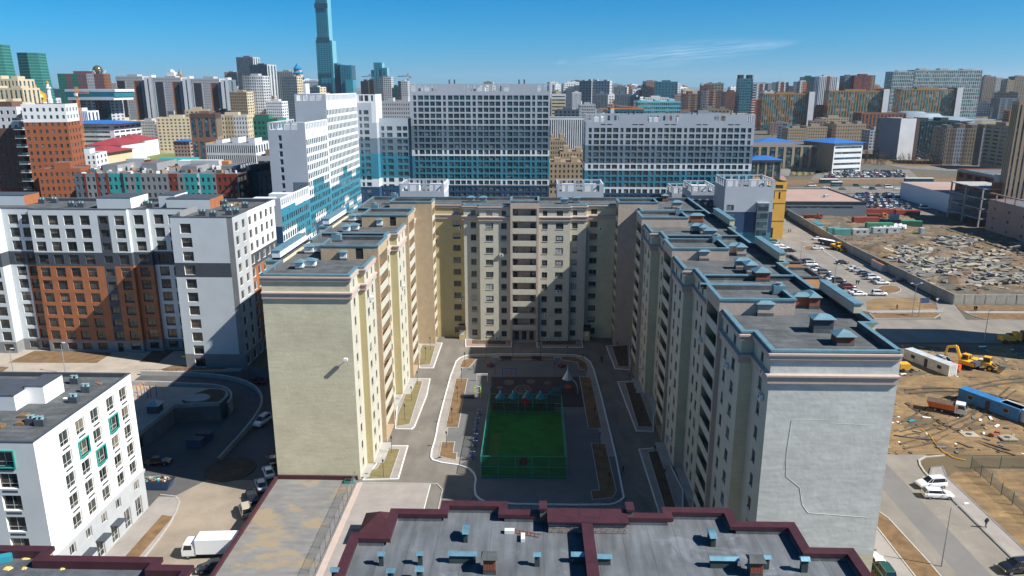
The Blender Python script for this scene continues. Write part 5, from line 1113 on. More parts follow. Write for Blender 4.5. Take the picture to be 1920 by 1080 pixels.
sheet('worn_lane', [(57.5, 20), (61.5, 20), (61.5, 120), (57, 140), (54, 140), (57, 112)], .008, 'road_worn', False)
sheet('sidewalk', [(66.5, -20), (69.4, -20), (69.4, 116), (70.5, 119.5), (68.5, 119), (66.5, 116)], .12, 'paving', False, 'concrete_dark', .3, .16)
b = MB(); ribbon(b, smooth([(66.4, 114), (66.6, 119), (68, 122.6), (73, 123.6)], 1, False), .3, 0, .18, M['kerb_grey'], False); structure('kerb', b)
sheet('verge', [(51.2, 20), (54.6, 20), (54.6, 92), (54.0, 103), (51.5, 110), (51.2, 110)], .10, 'soil', False, 'kerb_grey')
sheet('sidewalk', [(48.2, 20), (51.0, 20), (51.0, 112), (48.2, 112)], .09, 'paving', False); sheet('verge', [(42.6, 20), (48.0, 20), (48.0, 112), (42.6, 112)], .08, 'soil', False)
sheet('dirt_ground', [(69.6, 20), (140, 20), (140, 118), (72, 118), (69.6, 116)], .01, 'dirt', False)
# bumpy dirt of the yard
def yard(x0, y0, x1, y1, nx, ny, m, amp, nm='dirt_ground', seed=1):
    random.seed(seed); from mathutils import noise
    b = MB(); b.grid(x0, y0, x1, y1, .03, nx, ny, M[m], fn=lambda x, y: (noise.noise(Vector((x * .18, y * .18, seed))) * amp + noise.noise(Vector((x * .6, y * .6, seed))) * amp * .45) * min(1, (x - x0) / 2, (x1 - x) / 2, (y - y0) / 2, (y1 - y) / 2) + .02); structure(nm, b)
defm('site_dirt', (.20, .14, .08), 1, .5, .09, .6, 1.5, col2=(.07, .055, .04))
yard(56, 124, 165, 184, 110, 60, 'dirt', .32)
sheet('road', [(42, 186), (52, 185.5), (300, 186), (300, 206), (98, 205.5), (70, 206), (42, 206)], .012, 'road_light', False)
sheet('car_park', [(75, 213), (110, 213), (117.5, 222), (124, 230), (122.5, 366), (128, 384), (128, 420), (90, 420), (75, 300)], .006, 'road_light', False)
sheet('verge', [(1625, 566), (1640, 560), (1720, 558), (1755, 572), (1755, 581), (1625, 582)], .03, 'dirt')
sheet('sidewalk', [(1615, 583), (1765, 581), (1770, 586), (1640, 587)], .08, 'paving'); sheet('verge', [(1630, 587), (1755, 585), (1762, 591), (1752, 597), (1640, 598)], .07, 'soil', True, 'kerb_grey')
sheet('verge', [(1790, 570), (1925, 574), (1925, 583), (1800, 582)], .03, 'soil'); sheet('sidewalk', [(1805, 583), (1930, 584), (1930, 588), (1812, 587)], .07, 'paving'); sheet('verge', [(1812, 587), (1930, 588), (1930, 602), (1848, 599), (1822, 592)], .06, 'soil', True, 'kerb_grey')
sheet('side_road', [(1750, 548), (1790, 572), (1812, 600), (1765, 600), (1755, 570)], .016, 'road_light')
for pts in ([(1432, 397), (1500, 396), (1512, 404), (1500, 410), (1440, 408)], [(1505, 462), (1535, 461), (1545, 466), (1535, 470), (1510, 469)], [(1645, 537), (1680, 535), (1692, 545), (1675, 551), (1648, 549)], [(1508, 512), (1522, 514), (1530, 522), (1512, 524)], [(1515, 528), (1545, 530), (1560, 545), (1530, 548)], [(1462, 375), (1476, 378), (1470, 386), (1455, 385)]):
    q = smooth([G(*p) for p in pts], 1); sheet('planting_bed', q, .12, 'soil', False, 'kerb_grey')
b = MB(); ribbon(b, [G(1543, 470), G(1600, 510)], .5, 0, .12, M['kerb_grey'], False); structure('kerb', b)
# building off to the right whose shadow falls across the yard
sb = Bld('yard_side_building', 'tall plain grey block beyond the right side of the building yard', (150, 175, 0))
for a, c in (((138, 167), (160, 167)), ((160, 167), (160, 182)), ((160, 182), (138, 182)), ((138, 182), (138, 167))): L = math.hypot(a[0] - c[0], a[1] - c[1]); sb.facade(a, c, 0, 46, grid_wins(L, 5, 1.5, [1 + 3 * k for k in range(14)], 1.5), M['light_grey'])
b = MB(); b.face([(138, 167, 45.5), (160, 167, 45.5), (160, 182, 45.5), (138, 182, 45.5)], M['roof_felt']); part('roof', b, sb.T); sb.fin()
# concrete panel fence
fn = thing('panel_fence', 'long weathered concrete panel fence round the building site', 'fence', (124, 300, 0))
defm('panel', (.30, .29, .26), .95, .2, .5, .3, 2, rnd=.12)
pth = [(128.5, 384), (124.2, 300), (125.0, 245), (125.6, 220.8), (175, 221.5)]; PM = {}
for a, c in zip(pth, pth[1:]):
    L = math.hypot(c[0] - a[0], c[1] - a[1]); n = round(L / 3.0); an = math.atan2(c[1] - a[1], c[0] - a[0])
    q = MB(); w_ = L / n - .06; q.box(-w_ / 2, -.14, 0, w_ / 2, .14, 3.3, M['panel']); q.box(-w_ / 2 + .2, -.17, .3, w_ / 2 - .2, .17, 3.0, M['panel']); me = q.mesh('fence_panel')
    for k in range(n):
        o = bpy.data.objects.new('fence_panel', me); C.objects.link(o); o.parent = fn; t = (k + .5) / n; o.location = Vector((a[0] + (c[0] - a[0]) * t + random.uniform(-.06, .06), a[1] + (c[1] - a[1]) * t, random.uniform(-.05, .05))) - fn.location; o.rotation_euler = (random.uniform(-.02, .02), 0, an)
# building site ground
yard(126.2, 222.5, 215, 395, 60, 90, 'site_dirt', .7, seed=3)
# heaps and slabs
defm('slab', (.30, .265, .20), .95, .2, 1, rnd=.25); defm('slab_grey', (.17, .17, .17), .95, .2, 1, rnd=.25); defm('rust', (.28, .10, .05), .9, .3, 1)
SL = []
for sx, sy, sz in ((4.2, 1.7, .35), (3.0, 1.5, .4), (5.6, 1.5, .3), (2.0, 1.2, .8)):
    for m in ('slab', 'slab_grey'): q = MB(); q.box(-sx / 2, -sy / 2, 0, sx / 2, sy / 2, sz, M[m]); SL.append(q.mesh('concrete_slab'))
random.seed(11)
for nm_, px, py, rx, ry, n, d in (('slab_heap', 1745, 500, 50, 24, 100, 'middle heap of grey concrete slabs and debris behind the fence'), ('slab_heap', 1830, 490, 60, 22, 95, 'heap of pale slabs beside the dirt track in the site'), ('slab_heap', 1870, 525, 66, 16, 100, 'nearest heap of pale concrete slabs behind the fence'), ('slab_heap', 1700, 475, 44, 17, 75, 'left heap of rubble and slabs near the containers'), ('slab_heap', 1790, 455, 52, 12, 70, 'rear stacks of long slabs near the unfinished hall'), ('slab_heap', 1905, 468, 25, 10, 18, 'stacks of slabs at the right edge of the site')):
    X, Y = G(px, py); t = thing(nm_, d, 'rubble heap', (X, Y, 0), 'slab heaps on the building site')
    for k in range(n):
        ax, ay_ = random.gauss(0, .5), random.gauss(0, .5); x, y = G(px + ax * rx, py + ay_ * ry); x = max(x, 128)
        o = bpy.data.objects.new('concrete_slab', random.choice(SL)); C.objects.link(o); o.parent = t; o.location = (x - X, y - Y, max(0, random.uniform(0, 1.6) * (1 - abs(ax)) * (1 - abs(ay_)))); o.rotation_euler = (random.uniform(-.2, .2), random.uniform(-.3, .3), random.gauss(0, .6))
def heap(px, py, rx, ry, h, m, label, nm='earth_heap', cat='heap'):
    X, Y = G(px, py); from mathutils import noise
    b = MB(); n = 18; rings = []
    for j in range(6):
        f = j / 5; rings.append([(X + rx * (1 - f) * math.cos(a) * (1 + .2 * noise.noise(Vector((math.cos(a) * 2, math.sin(a) * 2, px * .1)))), Y + ry * (1 - f) * math.sin(a), h * (f ** .8) * (1 + .3 * noise.noise(Vector((math.cos(a) * 3, math.sin(a) * 3, f * 4 + px))))) for a in [2 * math.pi * i / n for i in range(n)]])
    for A, B in zip(rings, rings[1:]):
        for k in range(n): b.face([A[k], A[(k + 1) % n], B[(k + 1) % n], B[k]], M[m])
    solo(nm, b, label, cat, (X, Y, 0), 'earth heaps', True)
for a in ((1645, 468, 7, 6, 2.2, 'dirt_dark', 'dark earth heap left of the slab heaps'), (1790, 528, 5, 4, 1.8, 'dirt_dark', 'dark earth heap close to the concrete fence corner'), (1715, 458, 8, 5, 2, 'dirt_dark', 'earth heap under the rusty formwork'), (1757, 480, 6, 4, 1.6, 'dirt_dark', 'earth heap in the middle of the slab yard'), (1665, 480, 5, 4, 1.3, 'dirt', 'light earth heap by the fence')): heap(*a)
b = MB(); random.seed(2)
for k in range(420):
    x, y = random.uniform(128, 200), random.uniform(225, 330); b.obox(x, y, random.uniform(0, .3), random.uniform(.3, 1.8), random.uniform(.2, .6), random.uniform(.1, .4), random.uniform(0, 3), random.choice((M['slab'], M['slab_grey'], M['rust'], M['wood'], M['wood'], M['dark_grey'], M['dirt_dark'])))
for k in range(900):
    x, y = random.uniform(60, 130), random.uniform(124, 183)
    if abs(y - 152) > 9 or x < 75: s_ = random.uniform(.08, .5); b.obox(x, y, .05, s_ * random.uniform(1, 4), s_, s_ * .4, random.uniform(0, 3), random.choice((M['slab'], M['slab_grey'], M['white'], M['wood'], M['dark_grey'], M['dirt_dark'], M['cyan_paint'])))
solo('scattered_debris', b, 'loose debris strewn over the dirt of both building sites', 'debris', (0, 0, 0), kind='stuff')
def container(px, py, L, ang, colr, label, h=2.6, w_=2.45, group='site containers', wins=0, roof=None, z=0, roofthings=0):
    X, Y = G(px, py, z); t = thing('shipping_container', label, 'container', (X, Y, z), group, R(ang))
    def add(n, mb): o = bpy.data.objects.new(n, mb.mesh(n)); C.objects.link(o); o.parent = t; return o
    b = MB(); m = M[colr]; b.box(-L / 2, -w_ / 2, .1, L / 2, w_ / 2, h, m, M[roof] if roof else m)
    k = -L / 2 + .25
    while k < L / 2 - .2:
        for s in (-1, 1): b.box(k, s * w_ / 2 - .03, .2, k + .16, s * w_ / 2 + .03, h - .12, m)
        k += .42
    for s in (-1, 1): b.box(s * L / 2 - .04, -w_ / 2 - .05, 0, s * L / 2 + .04, w_ / 2 + .05, h + .05, m)
    add('container_body', b)
    for i in range(wins):
        u = -L / 2 + L * (i + .7) / (wins + .4); b = MB()
        if wins == 3 and i == 1: b.box(u - .45, -w_ / 2 - .06, .15, u + .45, -w_ / 2 - .04, 2.15, M['door_dark']); add('door', b)
        else: b.box(u - .6, -w_ / 2 - .06, 1.0, u + .6, -w_ / 2 - .04, 1.9, M['sand_patch']); b.box(u - .45, -w_ / 2 - .08, 1.1, u + .45, -w_ / 2 - .05, 1.8, M['dark_void']); add('window', b)
    b = MB()
    for s in (-.6, -.2, .2, .6): b.tube((L / 2 + .08, s * w_ / 2, .2), (L / 2 + .08, s * w_ / 2, h - .1), .03, M['metal_white'], 4)
    add('door_bar', b)
    return t
for nm_, c in (('cont_white', (.48, .47, .43)), ('cont_blue', (.02, .14, .33)), ('cont_green', (.06, .22, .13)), ('cont_teal', (.10, .28, .26)), ('cont_rust', (.26, .055, .035)), ('cont_grey', (.40, .44, .45))): defm(nm_, c, .6, .2, .5)
container(1742, 688, 12.2, -68, 'cont_white', 'long dirty white site cabin container with two windows in the sunlit yard', wins=3, roof='cont_grey')
container(1857, 768, 12.2, -62, 'cont_blue', 'long blue site cabin container with pale windows and tyres on its roof', wins=3)
container(1922, 790, 9, -62, 'cont_grey', 'grey-blue container at the right edge behind the blue cabin')
container(1622, 417, 12, 2, 'cont_rust', 'dark red container at the rear of the slab site'); container(1648, 428, 12, 1, 'cont_green', 'green and yellow painted container beside the dark red one')
container(1708, 424, 9, -12, 'cont_green', 'bright green container next to the white sacks'); container(1578, 440, 7, 0, 'cont_teal', 'pale green container nearest the concrete fence', wins=0); container(1612, 440, 7, 2, 'cont_grey', 'white site cabin with two windows between green containers', wins=2); container(1660, 437, 12, 2, 'cont_grey', 'long grey cabin behind the rubble heaps', wins=3)
container(1563, 437, 6, 2, 'cont_teal', 'small green shed container at the left end of the row'); container(1675, 413, 4, 0, 'cont_white', 'small white hut between the red and green containers', 3.0); container(1728, 438, 2, 0, 'cont_grey', 'narrow grey toilet cabin right of the white sacks')
for px, py, L, c, d in ((1533, 418, 9, 'cyan_paint', 'light blue roof sheet just inside the fence'), (1650, 492, 9, 'orange_panel', 'salmon roof just inside the fence')):
    X, Y = G(px, py, 2.4); b = MB(); b.box(X - 1.1, Y - L / 2, 0, X + 1.1, Y + L / 2, 2.4, M['cont_grey'], M[c]); b.box(X - 1.3, Y - L / 2 - .2, 2.4, X + 1.3, Y + L / 2 + .2, 2.5, M[c]); solo('site_shed', b, 'long low shed with a ' + d, 'shed', (X, Y, 0), 'site sheds along the fence')
b = MB(); random.seed(6)
for k in range(90): X, Y = G(1672 + random.gauss(0, 14), 428 + random.gauss(0, 2)); b.obox(X, Y, random.uniform(0, 1), 1.2, .8, .7, random.uniform(0, 3), M['white'])
solo('sack_pile', b, 'pile of white sacks before the green container', 'sacks', (*G(1672, 428), 0), kind='stuff')
# vehicles of the yard
X, Y = G(1765, 772); defm('tip_orange', (.60, .15, .03), .6, .15); lorry(X, Y, .1, R(-32), 'orange tipper lorry with a white cab loaded with rubble', paint('white'), M['tip_orange'], 4.6, True, 'tipper_lorry', 'tipper lorry')
defm('digger_yellow', (.68, .36, .02), .5, .12)
def excavator(px, py, rz, label, loader=False):
    X, Y = G(px, py); t = thing('loader' if loader else 'excavator', label, 'loader' if loader else 'excavator', (X, Y, .05), None, R(rz))
    def add(n, mb): o = bpy.data.objects.new(n, mb.mesh(n)); C.objects.link(o); o.parent = t; return o
    y_ = M['digger_yellow']
    if not loader:
        for s in (-1, 1): b = MB(); b.frus([(-1.9, s * 1.1 - .3), (1.9, s * 1.1 - .3), (1.9, s * 1.1 + .3), (-1.9, s * 1.1 + .3)], 0, [(-1.6, s * 1.1 - .3), (1.6, s * 1.1 - .3), (1.6, s * 1.1 + .3), (-1.6, s * 1.1 + .3)], .85, M['tyre']); add('track', b)
    else:
        for sx in (-1.3, 1.5):
            for s in (-1, 1): b = MB(); b.tube((sx, s * .8, .75), (sx, s * 1.3, .75), .75, M['tyre'], 14); b.tube((sx, s * .8, .75), (sx, s * 1.32, .75), .35, y_, 8); add('wheel', b)
    b = MB(); b.box(-2.2, -1.2, 1.0, 1.4, 1.2, 1.9, y_); b.box(-2.4, -1.1, 1.1, -1.2, 1.1, 2.1, M['dark_grey'] if not loader else y_); add('engine_deck', b)
    b = MB(); b.box(-.1, -1.1 if not loader else -.7, 1.9, 1.3, .1 if not loader else .7, 2.0, y_); b.box(-.15, -1.15 if not loader else -.75, 3.0, 1.3, .15 if not loader else .75, 3.12, y_)
    for u, v in ((-.1, -1.1), (1.25, -1.1), (1.25, .1), (-.1, .1)): v = v if not loader else (v + .5) * 1.15; b.tube((u, v, 1.9), (u, v, 3.05), .06, y_, 4)
    cb = add('cab', b); b = MB(); v0, v1 = (-1.07, .07) if not loader else (-.68, .68); b.box(-.07, v0, 1.98, 1.22, v1, 3.0, M['car_glass']); add('window', b)
    if not loader:
        pts = [(1.2, .6, 1.7), (2.6, .6, 4.6), (4.6, .6, 3.9)]; b = MB(); b.tube(pts[0], pts[1], .36, y_, 6, .34); b.tube(pts[1], pts[2], .34, y_, 6, .24); add('boom', b)
        b = MB(); b.tube(pts[2], (5.0, .6, 1.4), .24, y_, 6); add('arm', b); b = MB(); b.frus([(4.4, .1), (5.2, .1), (5.2, 1.1), (4.4, 1.1)], .3, [(4.6, .1), (5.5, .1), (5.5, 1.1), (4.6, 1.1)], 1.4, M['dark_grey']); add('bucket', b)
    else:
        for s in (-.7, .7): b = MB(); b.tube((1.2, s, 1.7), (3.2, s, .7), .12, y_, 5); add('arm', b)
        b = MB(); b.frus([(3.1, -1.4), (3.6, -1.4), (3.6, 1.4), (3.1, 1.4)], .1, [(2.9, -1.4), (4.2, -1.4), (4.2, 1.4), (2.9, 1.4)], 1.1, y_, M['dark_void']); add('bucket', b)
    return t
excavator(1812, 690, 122, 'yellow crawler excavator with its boom raised at the edge of the shadow'); excavator(1843, 692, -42, 'yellow wheel loader parked right of the crawler excavator', True)
X, Y = G(1783, 694); t = thing('tank_trailer', 'bright orange tank behind the white site cabin', 'tank', (X, Y, 0), None, R(-50))
for n, f in (('tank', lambda b: b.tube((-1.8, 0, 1.2), (1.8, 0, 1.2), .75, M['tip_orange2'] if 'tip_orange2' in M else defm('tip_orange2', (.75, .10, .02), .4, 0) or M['tip_orange2'], 12)), ('chassis', lambda b: b.box(-1.9, -.7, .35, 1.9, .7, .6, M['darkred'] if 'darkred' in M else M['brick_red']))): b = MB(); f(b); o = bpy.data.objects.new(n, b.mesh(n)); C.objects.link(o); o.parent = t
X, Y = G(1770, 683); car('suv', 'white', X, Y, 0, R(-60), 'white vehicle mostly hidden behind the white site cabin')
X, Y = G(1697, 695); t = thing('yellow_truck', 'yellow machine peeping out behind the right cream gable', 'machine', (X, Y, 0)); b = MB(); b.box(X - 1.6, Y - 1, .6, X + .6, Y + 1, 1.9, M['digger_yellow']); part('body', b, t); 
for s in (-1, 1): b = MB(); b.tube((X + s, Y - 1.1, .45), (X + s, Y - .8, .45), .45, M['tyre'], 10); part('wheel', b, t)
for (px, py), rz, c, lb in (((1890, 642), 10, 'digger_yellow', 'yellow'), ((1905, 640), -10, 'rust', 'red')):
    X, Y = G(px, py); t = thing('site_machine', '%s machine in the deep shadow at the right edge' % lb, 'machine', (X, Y, 0)); b = MB(); b.box(X - 2.2, Y - 1.1, .7, X + 1.2, Y + 1.1, 1.9, M[c]); b.box(X + 1.2, Y - 1, .7, X + 2.6, Y + 1, 2.7, M[c]); part('body', b, t)
    for s in (-1.4, 1.6): b = MB(); b.tube((X + s, Y - 1.2, .55), (X + s, Y - .8, .55), .55, M['tyre'], 10); part('wheel', b, t)
def mslab(px, py, d):
    X, Y = G(px, py); t = thing('manhole_slab', d, 'concrete slab', (X, Y, 0), 'manhole slabs'); b = MB(); b.box(X - 1.4, Y - 1.1, .1, X + 1.4, Y + 1.1, .35, M['slab']); part('slab', b, t); b = MB(); b.lathe(X - .1, Y, [(.5, .35), (.5, .42)], M['dark_grey'], 12); part('manhole_cover', b, t)
mslab(1817, 817, 'square concrete manhole slab left of the red heap'); mslab(1889, 823, 'square concrete manhole slab near the right edge')
b = MB(); pts = [G(1676, 818), G(1700, 822), G(1745, 826)]
for a, c in zip(pts, pts[1:]): b.tube((*a, .25), (*c, .25), .15, M['dark_grey'], 6)
solo('pipe', b, 'long dark pipe lying on the dirt next to the right gable', 'pipe', (*pts[0], .1))
b = MB(); pts = [G(*p) for p in ((1725, 805), (1742, 815), (1752, 830), (1768, 848), (1790, 860), (1810, 864))]
for a, c in zip(pts, pts[1:]): b.tube((*a, .15), (*c, .15), .09, M['digger_yellow'], 5)
solo('hose', b, 'yellow hose snaking across the dirt to the kerb', 'hose', (*pts[0], .1))
X, Y = G(1865, 818); b = MB(); b.obox(X, Y, .1, 1.8, .9, .6, .4, M['rust']); b.obox(X + .5, Y + .2, .5, .8, .6, .5, 1.2, M['rust']); solo('scrap', b, 'small rust-red scrap heap between the two manhole slabs', 'scrap', (X, Y, .1))
# tyre tracks pressed into the yard
tk = MB(); random.seed(14); defm('track_soil', (.085, .06, .035), 1, .4, .8)
for pts in ([(1690, 800), (1740, 770), (1790, 740), (1850, 720), (1925, 712)], [(1690, 838), (1740, 828), (1800, 800), (1850, 770), (1900, 730)], [(1700, 760), (1760, 790), (1830, 830), (1900, 850)], [(1700, 735), (1760, 730), (1830, 735), (1925, 760)], [(1690, 815), (1780, 790), (1860, 745)]):
    q = smooth([G(*p) for p in pts], 3, False)
    for s in (-.95, .95): ribbon(tk, [(x + .25 * math.sin(y + s), y + s) for x, y in q], .4, .02, .2, M['track_soil'], False)
structure('tyre_track', tk)
# green mesh fence
gf = thing('green_fence', 'dark green wire fence on posts round the dug-up plot at lower right', 'fence', (75, 112, 0)); meshmat('net_dark', (.02, .05, .04), .25)
fp = [(95, 119.5), (90, 119.4), (85, 119.3), (80, 119.2), (75, 119)] + [(75, 119 - 2.9 * k) for k in range(1, 12)]
defm('post_green', (.01, .10, .06), .6, 0)
for k, p in enumerate(fp):
    b = MB(); b.tube((*p, 0), (*p, 2.3), .07, M['post_green'], 5); part('post', b, gf)
    if k: q = fp[k - 1]; b = MB(); b.face([(*q, .1), (*p, .1), (*p, 2.0), (*q, 2.0)], M['net_dark']); part('mesh_panel', b, gf)
yard(75.6, 60, 140, 119, 60, 60, 'dirt_dark', .3, seed=9); 
# cars
g2 = 'cars parked in two rows by the concrete fence'
ZP = lambda x, y: (1400 + x / 3.375, 320 + y / 3.375)
cars = [('suv', 'teal', 175, 460, 8, 'dark teal car at the rear end of the left parking row'), ('sedan', 'white', 198, 478, 8, 'white sedan second from the rear of the left row'), ('sedan', 'white', 235, 495, 5, 'white sedan beside the black car at the rear of the left row'), ('sedan', 'black', 275, 514, 3, 'black sedan in front of the rear cluster of the left row'),
        ('hatch', 'red', 365, 582, 5, 'bright red car beside the orange entrance'), ('suv', 'darkblue', 395, 588, 5, 'dark blue car right behind the bright red one'), ('suv', 'white', 405, 603, 5, 'white off-roader next to the bright red car'), ('sedan', 'black', 445, 626, 5, 'black sedan behind the white sedan in the left row middle'), ('sedan', 'white', 450, 638, 5, 'white sedan in the middle of the left row'), ('suv', 'grey', 490, 653, 3, 'dark grey-blue off-roader in the middle of the left row'),
        ('sedan', 'black', 530, 684, 5, 'black sedan at the start of the near left cluster'), ('sedan', 'white', 545, 694, 5, 'white sedan wedged between two black cars'), ('suv', 'black', 583, 708, 5, 'black off-roader near the two pedestrians'), ('sedan', 'black', 622, 738, 5, 'black sedan just behind the dark red car'), ('suv', 'darkred', 645, 748, 3, 'dark red off-roader near the two pedestrians'), ('sedan', 'white', 687, 777, 8, 'white sedan partly behind another at the near end'), ('sedan', 'white', 712, 790, 5, 'white sedan at the near end of the left row'), ('suv', 'white', 837, 790, 0, 'white crossover parked alone at the near end'),
        ('sedan', 'white', 680, 628, 5, 'white sedan at the rear of the right row'), ('sedan', 'silver', 705, 640, 5, 'silver sedan second in the right row'), ('sedan', 'black', 740, 657, 5, 'black sedan third in the right row'), ('sedan', 'black', 773, 672, 5, 'black car fourth in the right row'), ('suv', 'white', 798, 688, 5, 'white car fifth in the right row'), ('sedan', 'grey', 828, 706, 5, 'dark grey car sixth in the right row'), ('sedan', 'white', 857, 718, 3, 'white sedan nearest in the right row beside the earth island'),
        ('sedan', 'white', 450, 438, 5, 'white car beside the flatbed trailer by the fence'), ('sedan', 'white', 450, 499, 0, 'white sedan next to the small earth island'), ('sedan', 'black', 605, 590, 3, 'black sedan parked alone between the rows'), ('sedan', 'darkblue', 965, 703, -8, 'dark sedan parked alone against the concrete fence'), ('sedan', 'darkblue', 155, 400, 0, 'dark sedan before the orange corner of the blue tower')]
for kd, c, x, y, rz, d in cars: p = ZP(x, y); carp(kd, c, p[0], p[1], rz, d, 0, g2)
carp('suv', 'white', 1745, 913, 187, 'white off-road vehicle parked on the lower right street'); carp('wagon', 'white', 1757, 932, -3, 'white estate car parked in front of the white off-road vehicle')
carp('suv', 'black', 1905, 1071, 188, 'black off-road vehicle cut by the lower right corner'); carp('sedan', 'white', 1643, 1060, 90, 'white car mostly hidden behind the right cream gable'); carp('suv', 'green', 1655, 1078, 90, 'dark green car at the foot of the right cream gable')
# trailer and loader by the fence
X, Y = G(*ZP(512, 470)); t = thing('flatbed_trailer', 'long white-topped trailer parked along the concrete fence', 'trailer', (X, Y, 0), None, R(-58))
for n, f in (('bed', lambda b: b.box(-4, -1.2, .9, 4, 1.2, 2.2, M['dark_grey'], M['white'])), ('wheel', lambda b: b.tube((-2.5, -1.2, .45), (-2.5, -.8, .45), .45, M['tyre'], 10)), ('wheel', lambda b: b.tube((2.5, -1.2, .45), (2.5, -.8, .45), .45, M['tyre'], 10))): b = MB(); f(b); o = bpy.data.objects.new(n, b.mesh(n)); C.objects.link(o); o.parent = t
p = ZP(568, 500); excavator(p[0], p[1], -62, 'yellow loader standing in front of the white trailer by the fence', True)
# people
def person(px, py, z, rz, top, legs, label, h=1.75, stride=.25, carry=None):
    X, Y = G(px, py, z); me = bpy.data.meshes.new('body'); s = h / 1.75
    V = [(0, 0, .95), (0, 0, 1.2), (0, 0, 1.42), (0, 0, 1.52), (.01, 0, 1.64), (-.02, -.21, 1.40), (-.05 - stride * .2, -.27, 1.13), (.04 + stride * .3, -.27, .88), (-.02, .21, 1.40), (.05, .27, 1.13), (.06 - stride * .2, .27, .88), (0, -.1, .9), (stride * .5, -.1, .5), (stride * .6, -.1, .08), (stride * .6 + .14, -.1, .04), (0, .1, .9), (-stride * .3, .1, .5), (-stride * .9, .1, .1), (-stride * .9 + .13, .1, .04)]
    E = [(0, 1), (1, 2), (2, 3), (3, 4), (2, 5), (5, 6), (6, 7), (2, 8), (8, 9), (9, 10), (0, 11), (11, 12), (12, 13), (13, 14), (0, 15), (15, 16), (16, 17), (17, 18)]
    me.from_pydata([(a * s, b_ * s, c * s) for a, b_, c in V], E, []); o = bpy.data.objects.new('body', me); C.objects.link(o)
    md = o.modifiers.new('skin', 'SKIN'); rr = [.17, .16, .17, .07, .115, .09, .065, .05, .09, .065, .05, .12, .085, .055, .05, .12, .085, .055, .05]
    for k, r_ in enumerate(rr): me.skin_vertices[0].data[k].radius = (r_ * s, r_ * s)
    me.skin_vertices[0].data[0].use_root = True; sb_ = o.modifiers.new('sub', 'SUBSURF'); sb_.levels = 1; sb_.render_levels = 1
    dg = bpy.context.evaluated_depsgraph_get(); ev = o.evaluated_get(dg); m2 = bpy.data.meshes.new_from_object(ev); o.modifiers.clear(); o.data = m2; m2.materials.clear()
    for c in (top, legs, (.45, .28, .2), (.03, .02, .015)): m2.materials.append(mat('cloth_%.2f_%.2f_%.2f' % c, c, .9, 0))
    for f in m2.polygons: z_ = f.center.z / s; f.material_index = 1 if z_ < .92 and abs(f.center.y / s) < .19 else (2 if (z_ > 1.5 and (f.center.x > 0.03)) or (z_ < .93 and z_ > .8) else (3 if z_ > 1.55 else 0))
    t = thing('person', label, 'person', (X, Y, z), None, R(rz)); o.parent = t; return t
person(1848, 989, .12, 100, (.02, .025, .03), (.02, .02, .03), 'person in dark clothes walking on the pavement at lower right')
person(1168, 888, .02, 200, (.02, .02, .025), (.02, .02, .03), 'person in dark clothes walking in the shaded courtyard drive'); person(1128, 680, .02, 100, (.02, .02, .025), (.02, .02, .03), 'person in dark clothes at the rear of the shaded drive')
person(888, 693, .12, 0, (.05, .06, .25), (.1, .1, .12), 'child in a blue top in the sunny strip of the playground', 1.3)
for p, c, d in (((694, 722), (.03, .03, .03), 'left one of two people walking between the parked rows'), ((707, 722), (.05, .04, .05), 'right one of two people walking between the parked rows')): q = ZP(*p); person(q[0], q[1], .02, 90, c, (.03, .03, .05), d)
q = ZP(950, 880); person(q[0], q[1], .06, 20, (.25, .09, .03), (.08, .04, .03), 'person in orange-brown crossing the dry verge'); q = ZP(1440, 890); person(q[0], q[1], .06, 20, (.02, .02, .02), (.02, .02, .02), 'left of two dark figures on the verge by the fence'); q = ZP(1452, 890); person(q[0], q[1], .06, 20, (.02, .02, .02), (.02, .02, .02), 'right of two dark figures on the verge by the fence')
q = ZP(263, 392); person(q[0], q[1], .06, 0, (.05, .05, .1), (.02, .02, .05), 'left pedestrian on the path behind the parked cars'); q = ZP(276, 391); person(q[0], q[1], .06, 0, (.1, .03, .05), (.02, .02, .05), 'right pedestrian on the path behind the parked cars')
# lamps and signs of the right side
street_lamp(1765, 1062, 9, 'thin street lamp at the kerb of the lower right street', head=2.2, ang=.2); street_lamp(1710, 594, 9.5, 'twin-armed street lamp by the crossroads verge', double=True, ang=.1, head=1.4)
street_lamp(1500, 495, 8, 'thin lamp post at the rear of the car park', head=.8); street_lamp(1563, 542, 8, 'thin lamp post beside the near parked cars', head=.8); street_lamp(1845, 640, 8, 'lamp post against the dark shadow across the road', head=.6)
X, Y = G(1722, 594); t = thing('billboard', 'small blue roadside sign on two grey legs by the crossroads', 'sign', (X, Y, 0)); 
b = MB(); b.tube((X, Y, 0), (X, Y, 5), .1, M['metal_grey'], 6); part('post', b, t); b = MB(); b.obox(X + 1.2, Y + .2, 4.0, 2.6, .15, 1.5, .1, mat('sign_blue', (.04, .07, .14), .5, 0)); part('board', b, t)
X, Y = G(1755, 578); t = thing('road_sign', 'white triangular give-way sign by the side road', 'sign', (X, Y, 0)); b = MB(); b.tube((X, Y, 0), (X, Y, 2.6), .05, M['metal_grey'], 5); part('post', b, t); b = MB(); b.face([(X - .5, Y - .07, 3.1), (X, Y - .07, 2.3), (X + .5, Y - .07, 3.1)], M['metal_white']); part('board', b, t)
